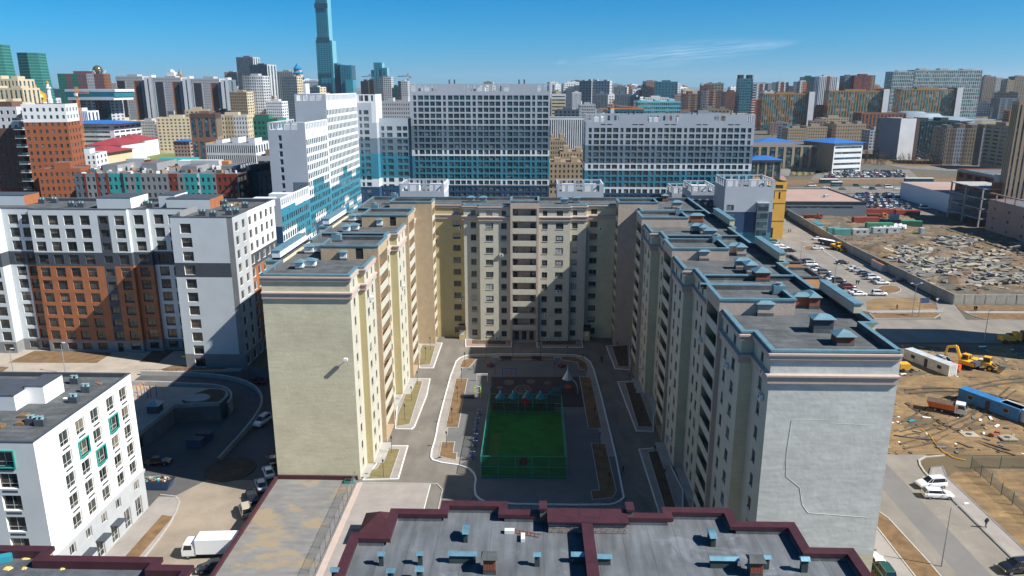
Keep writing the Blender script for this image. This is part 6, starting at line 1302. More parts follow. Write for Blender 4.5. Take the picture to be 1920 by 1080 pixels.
# ================================================================ the big white, grey and teal complex
defm('tl_light', (.36, .40, .45), .7, .05, .1); defm('tl_white', (.62, .65, .68), .7, .04, .1); defm('tl_mid', (.12, .18, .23), .7, .06, .1); defm('tl_teal', (.025, .18, .26), .7, .08, .1); defm('tl_blue', (.012, .05, .12), .7, .08, .1); defm('tl_pane', (.10, .14, .18), .7, .05, .1); defm('ochre', (.60, .32, .05), .8, .08, .2)
def crown(T, p, q, z0, z1, holes, m, back=.35):
    """open frame round the roof: a wall with see-through openings, inner skin too"""
    hw = [(a, b_, z0 + .8, z1 - .45, 'o') for a, b_ in holes]
    T.facade(p, q, z0, z1, hw, m, rec=back)
    L = math.hypot(q[0] - p[0], q[1] - p[1]); dx, dy = (q[0] - p[0]) / L, (q[1] - p[1]) / L; nx, ny = dy, -dx
    p2, q2 = (q[0] - nx * back, q[1] - ny * back), (p[0] - nx * back, p[1] - ny * back)
    T.facade(p2, q2, z0, z1, [(L - b_, L - a, z0 + .8, z1 - .45, 'o') for a, b_ in holes], m, rec=0)
    T.wall.face([(*p, z1), (*q, z1), (*p2, z1), (*q2, z1)], M[m] if isinstance(m, str) else m)
def holes(L, w_=2.2, g=.9, solid=()):
    out = []; u = .8
    while u + w_ < L - .5:
        if not any(a < u + w_ and u < b_ for a, b_ in solid): out.append((u, u + w_))
        u += w_ + g
    return out
def tealblock(nm, label, X0, X1, Y0, dep, top, zone_px, ncol, rows, rot=0, cores=(), slits=True, cap=295, side=True, cw_=2.25, roofz=4.2, sidecols=4, ztz=None):
    T = Bld(nm, label, ((X0 + X1) / 2, Y0 + dep / 2, 0))
    P = lambda x, y: (x, y + (x - X0) * rot)
    zr = top - roofz; W = X1 - X0
    zn = ztz or (lambda u, z: next((M[m] for zz_, m in zone_px if z > zz_), M['tl_blue']))
    cuts = [z for z, _ in zone_px]
    random.seed(len(label)); cols = []; st = (W - 1.4) / ncol
    for k in range(ncol): w_ = cw_ * (1.0 if k % 5 else .62) * (1.12 if k % 3 == 1 else 1); c = .7 + st * (k + .5); cols.append((c - w_ / 2, c + w_ / 2))
    ws = [(a, b_, z, z + 2.05) for z in rows for a, b_ in cols]
    if slits:
        for a in range(2, ncol - 2, 5): ws += [(cols[a][0], cols[a][1], rows[0] + 3.3, rows[0] + 3.8, 's'), (cols[a + 1][0], cols[a + 1][1], rows[0] + 3.3, rows[0] + 3.8, 's')]
    kw = dict(fm=M['tl_pane'], gm=M['glass_far'], rec=.25, style='sd', zs=cuts)
    a, b_, c, d = P(X0, Y0), P(X1, Y0), P(X1, Y0 + dep), P(X0, Y0 + dep)
    T.facade(a, b_, -.1, zr, ws, zn, **kw)
    crown(T, a, b_, zr, top, holes(W, solid=cores), M['tl_light'])
    sw = [(u - .8, u + .8, z, z + 1.95) for z in rows for u in [dep * (k + .5) / sidecols for k in range(sidecols)]] if side else []
    T.facade(b_, c, -.1, zr, sw, zn, **kw); crown(T, b_, c, zr, top, holes(dep), M['tl_white'])
    T.facade(c, d, -.1, zr, [], zn, zs=cuts); crown(T, c, d, zr, top, holes(W), M['tl_light'])
    T.facade(d, a, -.1, zr, sw, zn, **kw); crown(T, d, a, zr, top, holes(dep), M['tl_light'])
    r = MB(); r.face([(*a, zr - .01), (*b_, zr - .01), (*c, zr - .01), (*d, zr - .01)], M['roof_felt_light']); part('roof', r, T.T)
    for k in range(max(2, int(W / 12))):
        x = X0 + W * (k + .5) / max(2, int(W / 12)); y = Y0 + dep * .55; b = MB(); b.box(x - 2.2, y - 1.6 + (x - X0) * rot, zr, x + 2.2, y + 1.6 + (x - X0) * rot, zr + 2.6, M['tl_white']); part('penthouse', b, T.T)
    for cc in cores: x = X0 + sum(cc) / 2; b = MB(); b.tube((x - 1, Y0 + dep / 2, zr), (x - 1, Y0 + dep / 2, top + 2), .35, M['dark_grey'], 6); b.tube((x + 1.5, Y0 + dep / 2, zr), (x + 1.5, Y0 + dep / 2, top + 2), .35, M['dark_grey'], 6); part('flue', b, T.T, kind='stuff')
    return T
zy = lambda py, Y: GY(960, py, Y)[1]
rows = [zy(60 + (370 + 12 + 34.1 * k) / 3, 365) for k in range(19)]
zpm = [(zy(60 + 528 / 3, 365), 'tl_light'), (zy(60 + 665 / 3, 365), 'tl_mid'), (zy(60 + 698 / 3, 365), 'tl_white'), (zy(60 + 830 / 3, 365), 'tl_teal'), (zy(60 + 862 / 3, 365), 'tl_white')]
tealblock('teal_slab', 'widest white, grey and teal slab block, in the middle behind the cream block', -57.8, 7.9, 365, 16, 64.2, zpm, 23, [z for z in rows if z > .5], cores=((13.5, 24), (47, 57))).fin()
rows = [zy(80 + (594 + 10 + 41 * k) / 3.6, 365) for k in range(14)]
zpr = [(zy(272, 365), 'tl_light'), (zy(306, 365), 'tl_mid'), (zy(319, 365), 'tl_white'), (zy(350, 365), 'tl_teal'), (zy(361, 365), 'tl_white')]
tealblock('teal_slab', 'long lower white and teal slab block, right of the middle', 24.8, 103.6, 365, 16, 50.3, zpr, 26, [z for z in rows if z > .5], rot=-.006, cores=((16, 28), (46, 58), (67, 74))).fin()
# left slab: three steps rising away from the camera, long sunlit side
def stepzone(u, z):
    k = int(u / 7.5) % 16; t = z + [0, 0, 3, 3, 3, -3, -3, 0, 3, 3, 0, -3, 0, 3, 0, 0][k]
    return M['tl_white'] if t > 27 else M['tl_teal'] if t > 14.5 and (u > 24 or t > 18) else M['tl_white'] if t > 11 else M['tl_blue'] if t > 5 and u < 60 else M['tl_teal']
LS = Bld('teal_slab', 'stepped white and teal slab block with the dazzling sunlit side, left of the middle', (-87, 300, 0))
kw = dict(fm=M['tl_pane'], gm=M['glass_far'], rec=.25, style='s')
def Lsec(y0, y1, top, x0, x1, first):
    zr = top - 3.4; L = y1 - y0; n = int(L / 2.35); zsr = [zr - 4.6 - 2.98 * k for k in range(20) if zr - 4.6 - 2.98 * k > .4]
    kw['rec'] = .06
    LS.facade((x1, y0), (x1, y1), -.1, zr, [(1.1 + 2.35 * i - .75, 1.1 + 2.35 * i + .8, z, z + 2.0) for i in range(n) for z in zsr] + [(1.1 + 2.35 * i - .5, 1.1 + 2.35 * i + .55, zr - 1.5, zr - 1, 's') for i in range(3, n, 7)], lambda u, z: stepzone(u + y0 - 238, z), us=[v * 7.5 - (y0 - 238) for v in range(20)], zs=[5, 8, 11, 14, 14.5, 17.5, 18, 21, 24, 27, 30, 11.5, 2, 15], **kw)
    crown(LS, (x1, y0), (x1, y1), zr, top, holes(L, 1.3, .75), M['tl_white'])
    return zr
A0 = Lsec(238, 270, 28.6, -94, -80.2, 1); A1 = Lsec(270, 300, 50.8, -93.6, -80.2, 0); A2 = Lsec(300, 352, 60.2, -92.5, -80.2, 0)
kw['rec'] = .25
def gz_(u, z): return M['tl_pane'] if 7.6 < u and 17.5 < z < 29.8 else M['tl_light']
LS.facade((-94, 238), (-80.2, 238), -.1, A0, [], lambda u, z: M['tl_light'] if z > 19.5 else M['tl_blue'] if z > 14 else M['tl_teal'], zs=(19.5, 14)); crown(LS, (-94, 238), (-80.2, 238), A0, 28.6, [(9, 12)], M['tl_light'])
zs_ = [zy(240 + (125 + 90 * k) / 6 + 4, 270) for k in range(8)]
LS.facade((-93.6, 270), (-80.2, 270), 20, A1, [(3.6, 4.8, z, z + 1.9) for z in zs_ if z > 20.5], gz_, us=(7.6,), zs=(29.8,), **kw); crown(LS, (-93.6, 270), (-80.2, 270), A1, 50.8, holes(13.4, 2.0, .6), M['tl_light'])
LS.facade((-92.5, 300), (-80.2, 300), 40, A2, [], M['tl_light']); crown(LS, (-92.5, 300), (-80.2, 300), A2, 60.2, holes(12.3, 2.0, .6), M['tl_light'])
LS.facade((-94, 352), (-94, 238), -.1, A0, [], M['tl_light']); LS.facade((-93.6, 300), (-93.6, 270), A0, A1, [], M['tl_light']); LS.facade((-92.5, 352), (-92.5, 300), A1, A2, [], M['tl_light'])
crown(LS, (-93.6, 300), (-93.6, 270), A1, 50.8, holes(30), M['tl_light']); crown(LS, (-92.5, 352), (-92.5, 300), A2, 60.2, holes(50), M['tl_light']); LS.facade((-80.2, 352), (-92.5, 352), -.1, A2, [], M['tl_light'])
# corner tower and link to the middle slab
rl = [46.2 - 2.98 * k for k in range(15)]
cz = lambda u, z: M['tl_light'] if z > 40 else M['tl_mid'] if z > 33 else M['tl_teal'] if z > 21.4 else M['tl_white'] if z > 17.7 else M['tl_blue']
LS.facade((-80.2, 352), (-71.5, 352), -.1, 55.8, [(a, a + w_, z + 7.5, z + 9.4) for a, w_ in ((.8, 1.2), (2.9, 2.3)) for z in rl if z + 7.5 < 53] + [], lambda u, z: cz(u, z) if u < 6.6 else (M['tl_white'] if z > 47 else cz(u, z)), us=(6.6,), zs=(40, 33, 21.4, 17.7, 47), **kw)
crown(LS, (-80.2, 352), (-71.5, 352), 55.8, 59.6, [(1, 3), (3.6, 5.4), (6.6, 7.6)], M['tl_white']); LS.facade((-71.5, 352), (-71.5, 366), -.1, 59.6, [], lambda u, z: cz(u, z) if z < 47 else M['tl_white'], zs=(40, 33, 21.4, 17.7, 47))
LS.facade((-71.5, 357), (-57.9, 357), -.1, 48.8, [(a, a + w_, z, z + 1.95) for a, w_ in ((1, 1.4), (3.6, 2.6), (8.2, 2.2), (11, 2.2)) for z in rl if z > .5 and z < 45.5], cz, zs=(40, 33, 21.4, 17.7), **kw)
LS.facade((-57.9, 366), (-71.5, 366), -.1, 48.8, [], M['tl_light'])
rr_ = MB()
for x0, y0, x1, y1, z in ((-94, 238, -80.2, 270, A0), (-93.6, 270, -80.2, 300, A1), (-92.5, 300, -80.2, 352, A2), (-80.2, 352, -71.5, 366, 55.8), (-71.5, 357, -57.9, 366, 48.7)): rr_.face([(x0, y0, z - .01), (x1, y0, z - .01), (x1, y1, z - .01), (x0, y1, z - .01)], M['roof_felt_light'])
part('roof', rr_, LS.T)
for x, y, z in ((-88, 245, A0), (-86, 256, A0), (-86, 276, A1), (-87, 288, A1), (-86, 306, A2), (-86, 318, A2), (-86, 332, A2)): b = MB(); b.box(x - 3.4, y - 2.2, z - .02, x + 3.4, y + 2.2, z + 2.6, M['tl_white']); part('penthouse', b, LS.T)
LS.fin()
# low closing towers of the complex
def smalltower(X0, X1, Y0, dep, top, label, blue=9, rows_=8, cap=295):
    T = tealblock('teal_tower', label, X0, X1, Y0, dep, top, [(top - blue, 'tl_light'), (top - blue - 7, 'tl_blue'), (-5, 'tl_teal')], 5, [top - 8.5 - 3 * k for k in range(rows_) if top - 8.5 - 3 * k > .5], slits=False, side=True, roofz=3.6, sidecols=5, cw_=1.7); T.fin()
smalltower(-49, -32.6, 278, 15, 28.5, 'low white tower top peeping over the cream roof, left one')
smalltower(9, 26, 278, 15, 28.5, 'low white tower top peeping over the cream roof, right one')
T = tealblock('teal_tower', 'white and blue tower with a glazed bay stack beside the orange corner', 77, 96.5, 305, 18, 27.2, [(14.2, 'tl_light'), (5.8, 'tl_blue'), (-5, 'tl_teal')], 1, [], slits=False, roofz=3.8, sidecols=6)
for k in range(4):
    z = 15.6 - 3.4 * k; b = MB(); b.box(90.0, 303.6, z - 1.1, 94.6, 305, z + 2.1, M['tl_mid']); y = part('bay', b, T.T); b = MB(); b.box(90.3, 303.54, z - .6, 92.2, 303.58, z + 1.7, M['glass_far']); b.box(92.4, 303.54, z - .6, 94.3, 303.58, z + 1.7, M['glass_far']); part('pane', b, y)
b = MB(); b.box(89.9, 303.5, 17.8, 94.7, 305, 18.2, M['tl_light']); part('bay_roof', b, T.T)
for z in (14.8, 10.9): T.win(78.2, 304.97, z, 0, 2.8, 2.3, 'd', M['tl_light'], M['glass_far'])
T.fin()
for X0, X1, Y0, d, top, lb in ((68, 78, 326, 20, 22, 'small white annexe left behind the blue tower, taller one'), (64, 72, 349, 14, 18.5, 'small white annexe left behind the blue tower, lower one')): smalltower(X0, X1, Y0, d, top, lb, 6, 5)
oc = Bld('orange_tower', 'bright orange corner tower with dark slot windows beside the blue tower', (102, 330, 0))
ow = [(a, a + w_, z, z + h_, 's') for a, w_, z, h_ in ((2.6, 2.6, 17.2, 3.2), (2.6, 2.6, 12.6, 2.6), (1.4, 3.4, 5.2, 6.4), (3.4, 2.4, .3, 4.4), (6.8, .8, 17, 3), (1.2, 3, 21.4, 1.6), (5.2, 3.2, 21.4, 1.6))]
oc.facade((97, 322), (107, 322), -.1, 24.2, ow, M['ochre'], fm=M['dark_grey'], gm=M['glass_far'], rec=.3); oc.facade((107, 322), (107, 340), -.1, 24.2, [(u, u + 2.4, z, z + 2.6, 's') for u in (2, 7, 12) for z in (2, 7.5, 13, 18)], M['ochre'], fm=M['dark_grey'], gm=M['glass_far'], rec=.3); oc.facade((107, 340), (97, 340), -.1, 24.2, [], M['ochre']); oc.facade((97, 340), (97, 322), -.1, 24.2, [], M['ochre'])
b = MB(); b.face([(97, 322, 23.4), (107, 322, 23.4), (107, 340, 23.4), (97, 340, 23.4)], M['roof_felt']); part('roof', b, oc.T); b = MB()
for z in (7.6, 15.2, 20.6): sweep(b, [(97, 322), (107, 322), (107, 340)], [(0, z), (.12, z), (.12, z + .15), (0, z + .15)], M['dark_grey'])
part('panel_joint', b, oc.T, kind='stuff'); oc.fin()
# ================================================================ middle distance
for k, c in dict(w_white=(.58, .60, .62), w_grey=(.22, .23, .24), w_pale=(.40, .41, .42), w_beige=(.34, .27, .18), w_cream=(.48, .41, .28), w_tan=(.24, .18, .125), w_brown=(.14, .07, .05), w_dkbrown=(.06, .035, .03), w_red=(.20, .035, .02), w_brick=(.24, .075, .03), w_orange=(.50, .19, .06), w_gold=(.36, .19, .05), w_teal=(.03, .30, .30), w_green=(.02, .15, .11), w_dkgreen=(.02, .08, .08), w_glassblue=(.06, .17, .22), w_glassteal=(.02, .16, .20), w_dark=(.03, .035, .045), w_blueroof=(.01, .11, .36), w_redroof=(.24, .03, .04), w_slate=(.12, .15, .18), w_pink=(.34, .23, .19), w_lilac=(.16, .09, .10)).items(): defm(k, c, .75, .08, .08)
for k in ('w_glassblue', 'w_glassteal', 'w_dkgreen'): M[k].node_tree.nodes['Principled BSDF'].inputs['Roughness'].default_value = .2
def gblock(nm, label, X0, X1, Y, dep, zt, wall='w_pale', rot=0, nc=8, ns=4, fh=3.0, ww=.6, wh=1.75, stripes=None, side=None, roof='roof_felt_light', base=None, top=None, bands=None, glass='glass_far', cap=0, z0=0.0, ph=1, grp=None, left=None, cat='building', flat=False, vert=False, back=False, coat=None):
    """a plain building: rotated box with window grids; stripes=[(fraction, material)] up the front; bands=[(z, material)] from the top down"""
    cx, cy = (X0 + X1) / 2, Y + dep / 2; W = X1 - X0; c, q = math.cos(R(rot)), math.sin(R(rot))
    T = Bld(nm, label, (cx, cy, z0), cat, grp)
    P = lambda x, y: (cx + c * x - q * y, cy + q * x + c * y)
    co_ = [P(-W / 2, -dep / 2), P(W / 2, -dep / 2), P(W / 2, dep / 2), P(-W / 2, dep / 2)]
    n = int((zt - z0 - 1.2) / fh); rz_ = [zt - 1.0 - fh * (k + 1) + .9 for k in range(n)]
    def zone(wl, L, st):
        def f(u, z):
            if top and z > zt - top[0]: return M[top[1]]
            if base and z < z0 + base[0]: return M[base[1]]
            if bands:
                for zz_, m in bands:
                    if z > zz_: return M[m]
            if st:
                a = 0
                for fr, m in st:
                    a += fr
                    if u / L <= a + 1e-6: return M[m]
            return M[wl]
        return f
    for k in range(4 if back else 3 if abs(rot) < 60 else 4):
        i = (0, 1, 3, 2)[k]; a, b_ = co_[i], co_[(i + 1) % 4]; L = (W, dep, W, dep)[i]
        wl = (wall, side or wall, wall, left or side or wall)[i]; N = (nc, ns, 0, ns)[i]; st = stripes if i in (0, 2) else None
        if vert and N: wins = [(L * (j + .5) / N - L / N * ww / 2, L * (j + .5) / N + L / N * ww / 2, z0 + 1.5, zt - 1.5, 's') for j in range(N)]
        elif N: wins = [(L * (j + .5) / N - L / N * ww / 2, L * (j + .5) / N + L / N * ww / 2, z, z + wh, 's') for z in rz_ for j in range(N) if z > z0 + .2]
        else: wins = []
        us, s_ = [], 0
        for fr, m in (st or []): s_ += fr; us.append(L * s_)
        zs = ([zt - top[0]] if top else []) + ([z0 + base[0]] if base else []) + [z for z, _ in bands or []]
        T.facade(a, b_, z0, zt, wins, zone(wl, L, st), us=us, zs=zs, rec=.2, fm=M['fr_dark'] if cap else M[wl], gm=M[glass], style='s')
    if co_ and not back and abs(rot) < 60: T.facade(co_[2], co_[3], z0, zt, [], M[wall])
    r = MB(); r.face([(*p, zt - .6) for p in co_], M[roof]); part('roof', r, T.T)
    random.seed(int(abs(X0 * 7 + Y)))
    for k in range(ph):
        w_ = W / (ph * 2.6); u = -W / 2 + W * (k + .5) / ph; b = MB(); A = [P(u - w_ / 2, -dep * .2), P(u + w_ / 2, -dep * .2), P(u + w_ / 2, dep * .25), P(u - w_ / 2, dep * .25)]; b.prism(A, zt - .6, zt + random.uniform(1.5, 3), M[wall], M[roof]); part('penthouse', b, T.T)
    T.P = P; T.zt = zt
    if flat is False: T.n = 10 ** 6 if cap == 0 else 295 - cap
    T.cap = cap
    return T
_ow = Bld.win
def _win(s, *a, **k): return _ow(s, *a, cap=getattr(s, 'cap', 295), **{kk: v for kk, v in k.items() if kk != 'cap'})
Bld.cap = 295
Bld.win = _win
def gb(nm, label, px0, px1, ytop, Y, dep, cap=0, fin=True, **kw):
    X0, zt = GY(px0, ytop, Y); X1, _ = GY(px1, ytop, Y)
    Bld.cap = cap; T = gblock(nm, label, X0, X1, Y, dep, zt, cap=cap, **kw); Bld.cap = 295
    T.cap = cap
    if fin: T.fin()
    return T
def tri_roof(T, P, W, dep, z, h, m, over=.8):
    b = MB(); a = [P(-W / 2 - over, -dep / 2 - over), P(W / 2 + over, -dep / 2 - over), P(W / 2 + over, dep / 2 + over), P(-W / 2 - over, dep / 2 + over)]; r = min(W, dep) / 2
    k_ = [P(-W / 2 + r, -.1), P(W / 2 - r, -.1), P(W / 2 - r, .1), P(-W / 2 + r, .1)] if W > dep else [P(-.1, -dep / 2 + r), P(.1, -dep / 2 + r), P(.1, dep / 2 - r), P(-.1, dep / 2 - r)]
    b.frus(a, z, k_, z + h, M[m]); b.face([(*p, z) for p in a[::-1]], M[m]); part('roof', b, T.T)
# left: rust-red tower, its low wing and the colourful row
T = gb('red_brick_tower', 'rust-red brick tower with two white top floors at the left edge', 34, 108, 195, 322, 16, cap=250, fin=False, wall='w_brick', ph=0, nc=7, ns=4, rot=14, ww=.42, wh=1.5, top=(7.5, 'w_white'), bands=[(20, 'w_brick'), (-9, 'w_red')], side='w_pale', left='w_brown')
for k in range(13): b = MB(); z = 6 + 3.6 * k; p = T.P(-10.2, -8.6); b.box(p[0] - 2, p[1] - .6, z, p[0] + 1.8, p[1] + 1.0, z + 1.1, M['glass_far']); b.box(p[0] - 2, p[1] - .65, z - .2, p[0] + 1.8, p[1] + 1, z, M['w_white']); part('balcony', b, T.T)
T.fin()
gb('red_brick_tower', 'dark brown brick wing with white top floors cut by the left edge', -40, 30, 200, 326, 16, wall='w_brown', nc=6, ns=2, ww=.4, wh=1.5, cap=120, top=(9, 'w_white'), bands=[(20, 'w_brown'), (-9, 'w_red')])  # shade on this wing's front is put into the brown wall colour
gb('red_brick_wing', 'bright red lower wing at the foot of the rust-red tower', 66, 138, 316, 312, 14, wall='w_brick', nc=8, ns=3, rot=14, ww=.42, wh=1.5, cap=120, left='w_red')
T = gb('colourful_row', 'row of grey flats with turquoise, red and white vertical panels behind the white-orange block', 138, 446, 325, 298, 40, cap=290, fin=False, nc=30, ns=6, wall='w_grey', ww=.5, wh=1.7, fh=3.1, side='w_dkbrown', ph=4,
       stripes=[(.05, 'w_slate'), (.02, 'w_red'), (.06, 'w_grey'), (.02, 'w_red'), (.04, 'w_slate'), (.02, 'w_red'), (.07, 'w_teal'), (.02, 'w_dark'), (.02, 'w_teal'), (.05, 'w_grey'), (.035, 'w_teal'), (.17, 'w_grey'), (.055, 'w_red'), (.04, 'w_grey'), (.08, 'w_teal'), (.015, 'w_white'), (.08, 'w_teal'), (.02, 'w_grey'), (.13, 'w_red')])
random.seed(12)
b = MB()
for k in range(150):
    p = T.P(random.uniform(-32, 30), random.uniform(-16, 18)); b.obox(*p, T.zt - .6, random.uniform(.5, 2.6), random.uniform(.4, 1.6), random.uniform(.3, 1.8), random.uniform(0, 3), random.choice([M[m] for m in ('w_pale', 'w_grey', 'w_brick', 'w_white', 'w_dark', 'w_tan', 'w_slate')]))
part('roof_clutter', b, T.T, kind='stuff')
for u, v, w_, d_, h_, m in ((-21, 8, 8, 5, 3.4, 'w_pale'), (-14, 4, 3, 3, 3.2, 'w_brick'), (10, 6, 12, 5, 3, 'w_pale'), (20, 2, 3, 3, 3, 'w_orange'), (0, 10, 7, 5, 2.5, 'w_white')): p = T.P(u, v); b = MB(); b.box(p[0] - w_ / 2, p[1] - d_ / 2, T.zt - .6, p[0] + w_ / 2, p[1] + d_ / 2, T.zt + h_, M[m]); part('penthouse', b, T.T)
X, Y = T.P(-6, 12); b = MB(); b.frus([(X - 8, Y - 2), (X + 8, Y - 2), (X + 8, Y + 3), (X - 8, Y + 3)], T.zt, [(X - 7, Y - 1), (X + 9, Y + 2), (X + 9, Y + 3), (X - 7, Y + 3)], T.zt + 3.4, M['w_teal']); part('skylight', b, T.T)
T.fin()
gb('dark_end_block', 'dark maroon and blue end block of the colourful row', 446, 492, 322, 312, 26, wall='w_dkbrown', side='w_dkgreen', nc=0, ns=6, ww=.4, wh=7, fh=9, rot=-8, stripes=[(.5, 'w_dkbrown'), (.5, 'w_dkgreen')])
gb('white_annex', 'plain white four-storey annexe between the red tower and the sports hall', 121, 171, 288, 430, 18, wall='w_white', nc=6, ns=3, rot=10, ww=.4, wh=1.7, cap=100)
# blue-roofed office, sports hall, field
T = gb('blue_roof_office', 'white office with a low blue roof and long window bands on the left', 108, 212, 232, 700, 50, wall='w_pale', nc=1, ns=5, ww=.84, wh=1.9, fh=4.2, fin=False, ph=0, side='w_white', stripes=[(.7, 'w_pale'), (.3, 'w_white')]); tri_roof(T, T.P, 60, 50, T.zt, 2.5, 'w_blueroof', 2); T.fin()
for px0, px1, yt, Y, d, lb in ((162, 228, 272, 640, 40, 'nearer'), (200, 257, 265, 690, 40, 'farther')):
    T = gb('sports_hall', '%s sports hall with a dark red pitched roof and white walls beside the grass field' % lb, px0, px1, yt, Y, d, wall='w_white', nc=0, ns=0, fin=False, ph=0); X0, X1 = GY(px0, yt, Y)[0], GY(px1, yt, Y)[0]; tri_roof(T, T.P, X1 - X0, d, T.zt, 5, 'w_redroof', .6); T.fin()
T = gb('sports_hall', 'low red-roofed wing of the sports hall running left', 138, 200, 286, 610, 40, wall='w_cream', nc=0, ns=0, fin=False, ph=0); tri_roof(T, T.P, 32, 40, T.zt, 4, 'w_redroof', .6); T.fin()
sheet('grass_field', [(150, 312), (255, 280), (258, 262), (345, 262), (362, 300), (300, 318), (170, 340)], .02, 'grass_dry')
sheet('grass_field', [(185, 304), (262, 282), (350, 272), (360, 290), (300, 300), (220, 318)], .03, 'field_green' if 'field_green' in M else (defm('field_green', (.12, .15, .04), 1, .15, .05) or 'field_green'))
T = gb('blue_roof_kiosk', 'small brick pavilion with a bright blue roof at the edge of the field', 325, 355, 265, 640, 14, wall='w_pink', nc=5, ns=2, fin=False, ph=0); tri_roof(T, T.P, 13, 14, T.zt, 1.5, 'w_blueroof', 1); T.fin()
# brown glass tower, cream slab, green block, lattice office
T = gb('brown_glass_tower', 'brown office tower with dark glass bands beside the field', 350, 396, 213, 560, 22, wall='w_brown', side='w_tan', nc=4, ns=6, ww=.62, wh=14, fh=17, rot=12, cap=60, top=(4, 'w_dkbrown'))
gb('cream_slab', 'cream and pinkish office slab attached to the brown tower', 396, 458, 216, 590, 20, wall='w_cream', nc=12, ns=3, ww=.42, wh=1.9, fh=3.4, rot=8, cap=200, stripes=[(.35, 'w_cream'), (.25, 'w_beige'), (.4, 'w_pale')])
gb('green_block', 'dark green block with square windows left of the stepped teal slab', 450, 520, 222, 640, 24, wall='w_green', nc=9, ns=3, ww=.5, wh=2.0, fh=4.4, base=(14, 'w_dark'), roof='w_red', cap=90)
T = gb('lattice_office', 'white lattice-fronted office with staggered tall openings', 386, 480, 268, 470, 26, wall='w_white', nc=24, ns=6, ww=.62, wh=4.6, fh=6.0, rot=-2, cap=200, left='w_gold', roof='roof_felt_light', ph=3)
gb('beige_annex', 'small beige and brown annexe at the left edge of the grey slab', 482, 512, 292, 440, 20, wall='w_tan', nc=2, ns=2, wh=12, fh=15, ww=.7, top=(3, 'w_pale'))
gb('yellow_shed', 'low yellow shed roof between the annexe and the slab', 490, 510, 340, 330, 10, wall='w_gold', nc=0, ns=0, roof='w_gold', ph=0)
# centre gaps
gb('striped_hall', 'office with blue and white vertical stripes between the teal slabs', 1030, 1099, 221, 620, 30, wall='w_white', nc=17, ns=5, ww=.55, vert=True, roof='w_dark', glass='glass_stripe' if 'glass_stripe' in M else None or 'glass_far', ph=0)
for a in ((1028, 1062, 262, 500, 'taller left part'), (1050, 1098, 284, 470, 'stepped right part'), (1030, 1094, 304, 445, 'front part')): gb('beige_stepped_block', 'beige stepped block with small square windows between the teal slabs, %s' % a[4], a[0], a[1], a[2], a[3], 24, wall='w_beige', nc=8, ns=3, ww=.4, wh=1.6, cap=60, roof='w_tan', ph=2)
gb('pale_slab', 'long pale slab behind the link of the teal slabs', 688, 772, 190, 560, 16, wall='w_pale', nc=20, ns=3, ww=.5, wh=1.6, cap=0, ph=3)
# right: offices with blue roofs
T = gb('blue_roof_office', 'white office with bright blue roof and green window bands right of the middle', 1545, 1612, 268, 585, 34, wall='w_white', nc=1, ns=0, ww=.93, wh=1.7, fh=4.1, rot=20, fin=False, ph=0, left='w_beige', glass='glass_far'); tri_roof(T, T.P, 29, 34, T.zt, 2.6, 'w_blueroof', 1.5); T.fin()
gb('dark_glass_office', 'office wing of dark green glass and beige piers beside the blue roofs', 1410, 1552, 272, 596, 30, wall='w_beige', nc=9, ns=0, ww=.7, vert=True, ph=0, roof='roof_felt_light')
T = gb('blue_roof_office', 'second bright blue roof with a pale glass lean-to, partly behind the teal slab', 1415, 1500, 268, 640, 34, wall='w_pale', nc=6, ns=3, rot=10, fin=False, ph=0); tri_roof(T, T.P, 40, 34, T.zt, 3, 'w_blueroof', 1.5); T.fin()
T = gb('blue_roof_pavilion', 'small blue-roofed pavilion with four dark glass bays and steps', 1408, 1466, 300, 520, 16, wall='w_beige', nc=4, ns=2, ww=.8, vert=True, fin=False, ph=0); tri_roof(T, T.P, 22, 16, T.zt, 2.4, 'w_blueroof', 1); T.fin()
b = MB()
for k in range(8): x0, y0 = G(1418, 318 + k * 1.6); b.box(x0, y0, .02, x0 + 26, y0 + 1.8, .1 + .22 * (8 - k), M['concrete'])
structure('steps', b)
sheet('plaza', [(1418, 332), (1470, 330), (1478, 342), (1425, 344)], .03, 'paving_pink')
# warehouse, showroom, unfinished hall
WX0, WX1 = 118, 167
T = gblock('warehouse', 'long low warehouse with a pale pinkish flat roof beyond the car park', WX0, WX1, 381, 52, 7.4, wall='w_slate', nc=1, ns=0, ww=.72, wh=1.1, fh=3.4, roof='w_pink', ph=0); b = MB(); b.box(WX0 + 8, 380.6, -.1, WX0 + 9, 381, 6.8, M['w_dark']); part('pilaster', b, T.T); b = MB(); b.box(WX0 - .3, 380.6, 6.9, WX1 + .4, 381, 7.5, M['w_dark']); part('fascia', b, T.T)
b = MB(); b.box(WX1 - 14, 400, 6.8, WX1 - 12, 402, 8.2, M['w_pale']); part('roof_unit', b, T.T); T.fin()
T = gblock('showroom', 'white showroom with a ribbon window and pale roof beyond the parked cars', 214, 258, 392, 55, 9.5, wall='w_white', nc=1, ns=0, ww=.8, wh=2.6, fh=5.4, roof='w_pink', ph=0, left='w_white'); T.fin()
T = gblock('pink_hall', 'pinkish windowless hall with an open parapet on the right', 206, 262, 284, 62, 14, wall='w_pink', left='w_pink', nc=8, ns=6, ww=.14, wh=1.1, fh=4.2, ph=0, cap=80)
for k in range(9): b = MB(); b.box(206, 286 + k * 6.9, 13.5, 206.5, 286.6 + k * 6.9, 16.4, M['w_pink']); part('parapet_post', b, T.T)
b = MB(); b.box(206, 284, 16.4, 206.5, 346, 16.9, M['w_pink']); part('parapet_beam', b, T.T); b = MB(); b.box(232, 300, 13, 250, 330, 19, M['w_tan']); part('penthouse', b, T.T); T.fin()
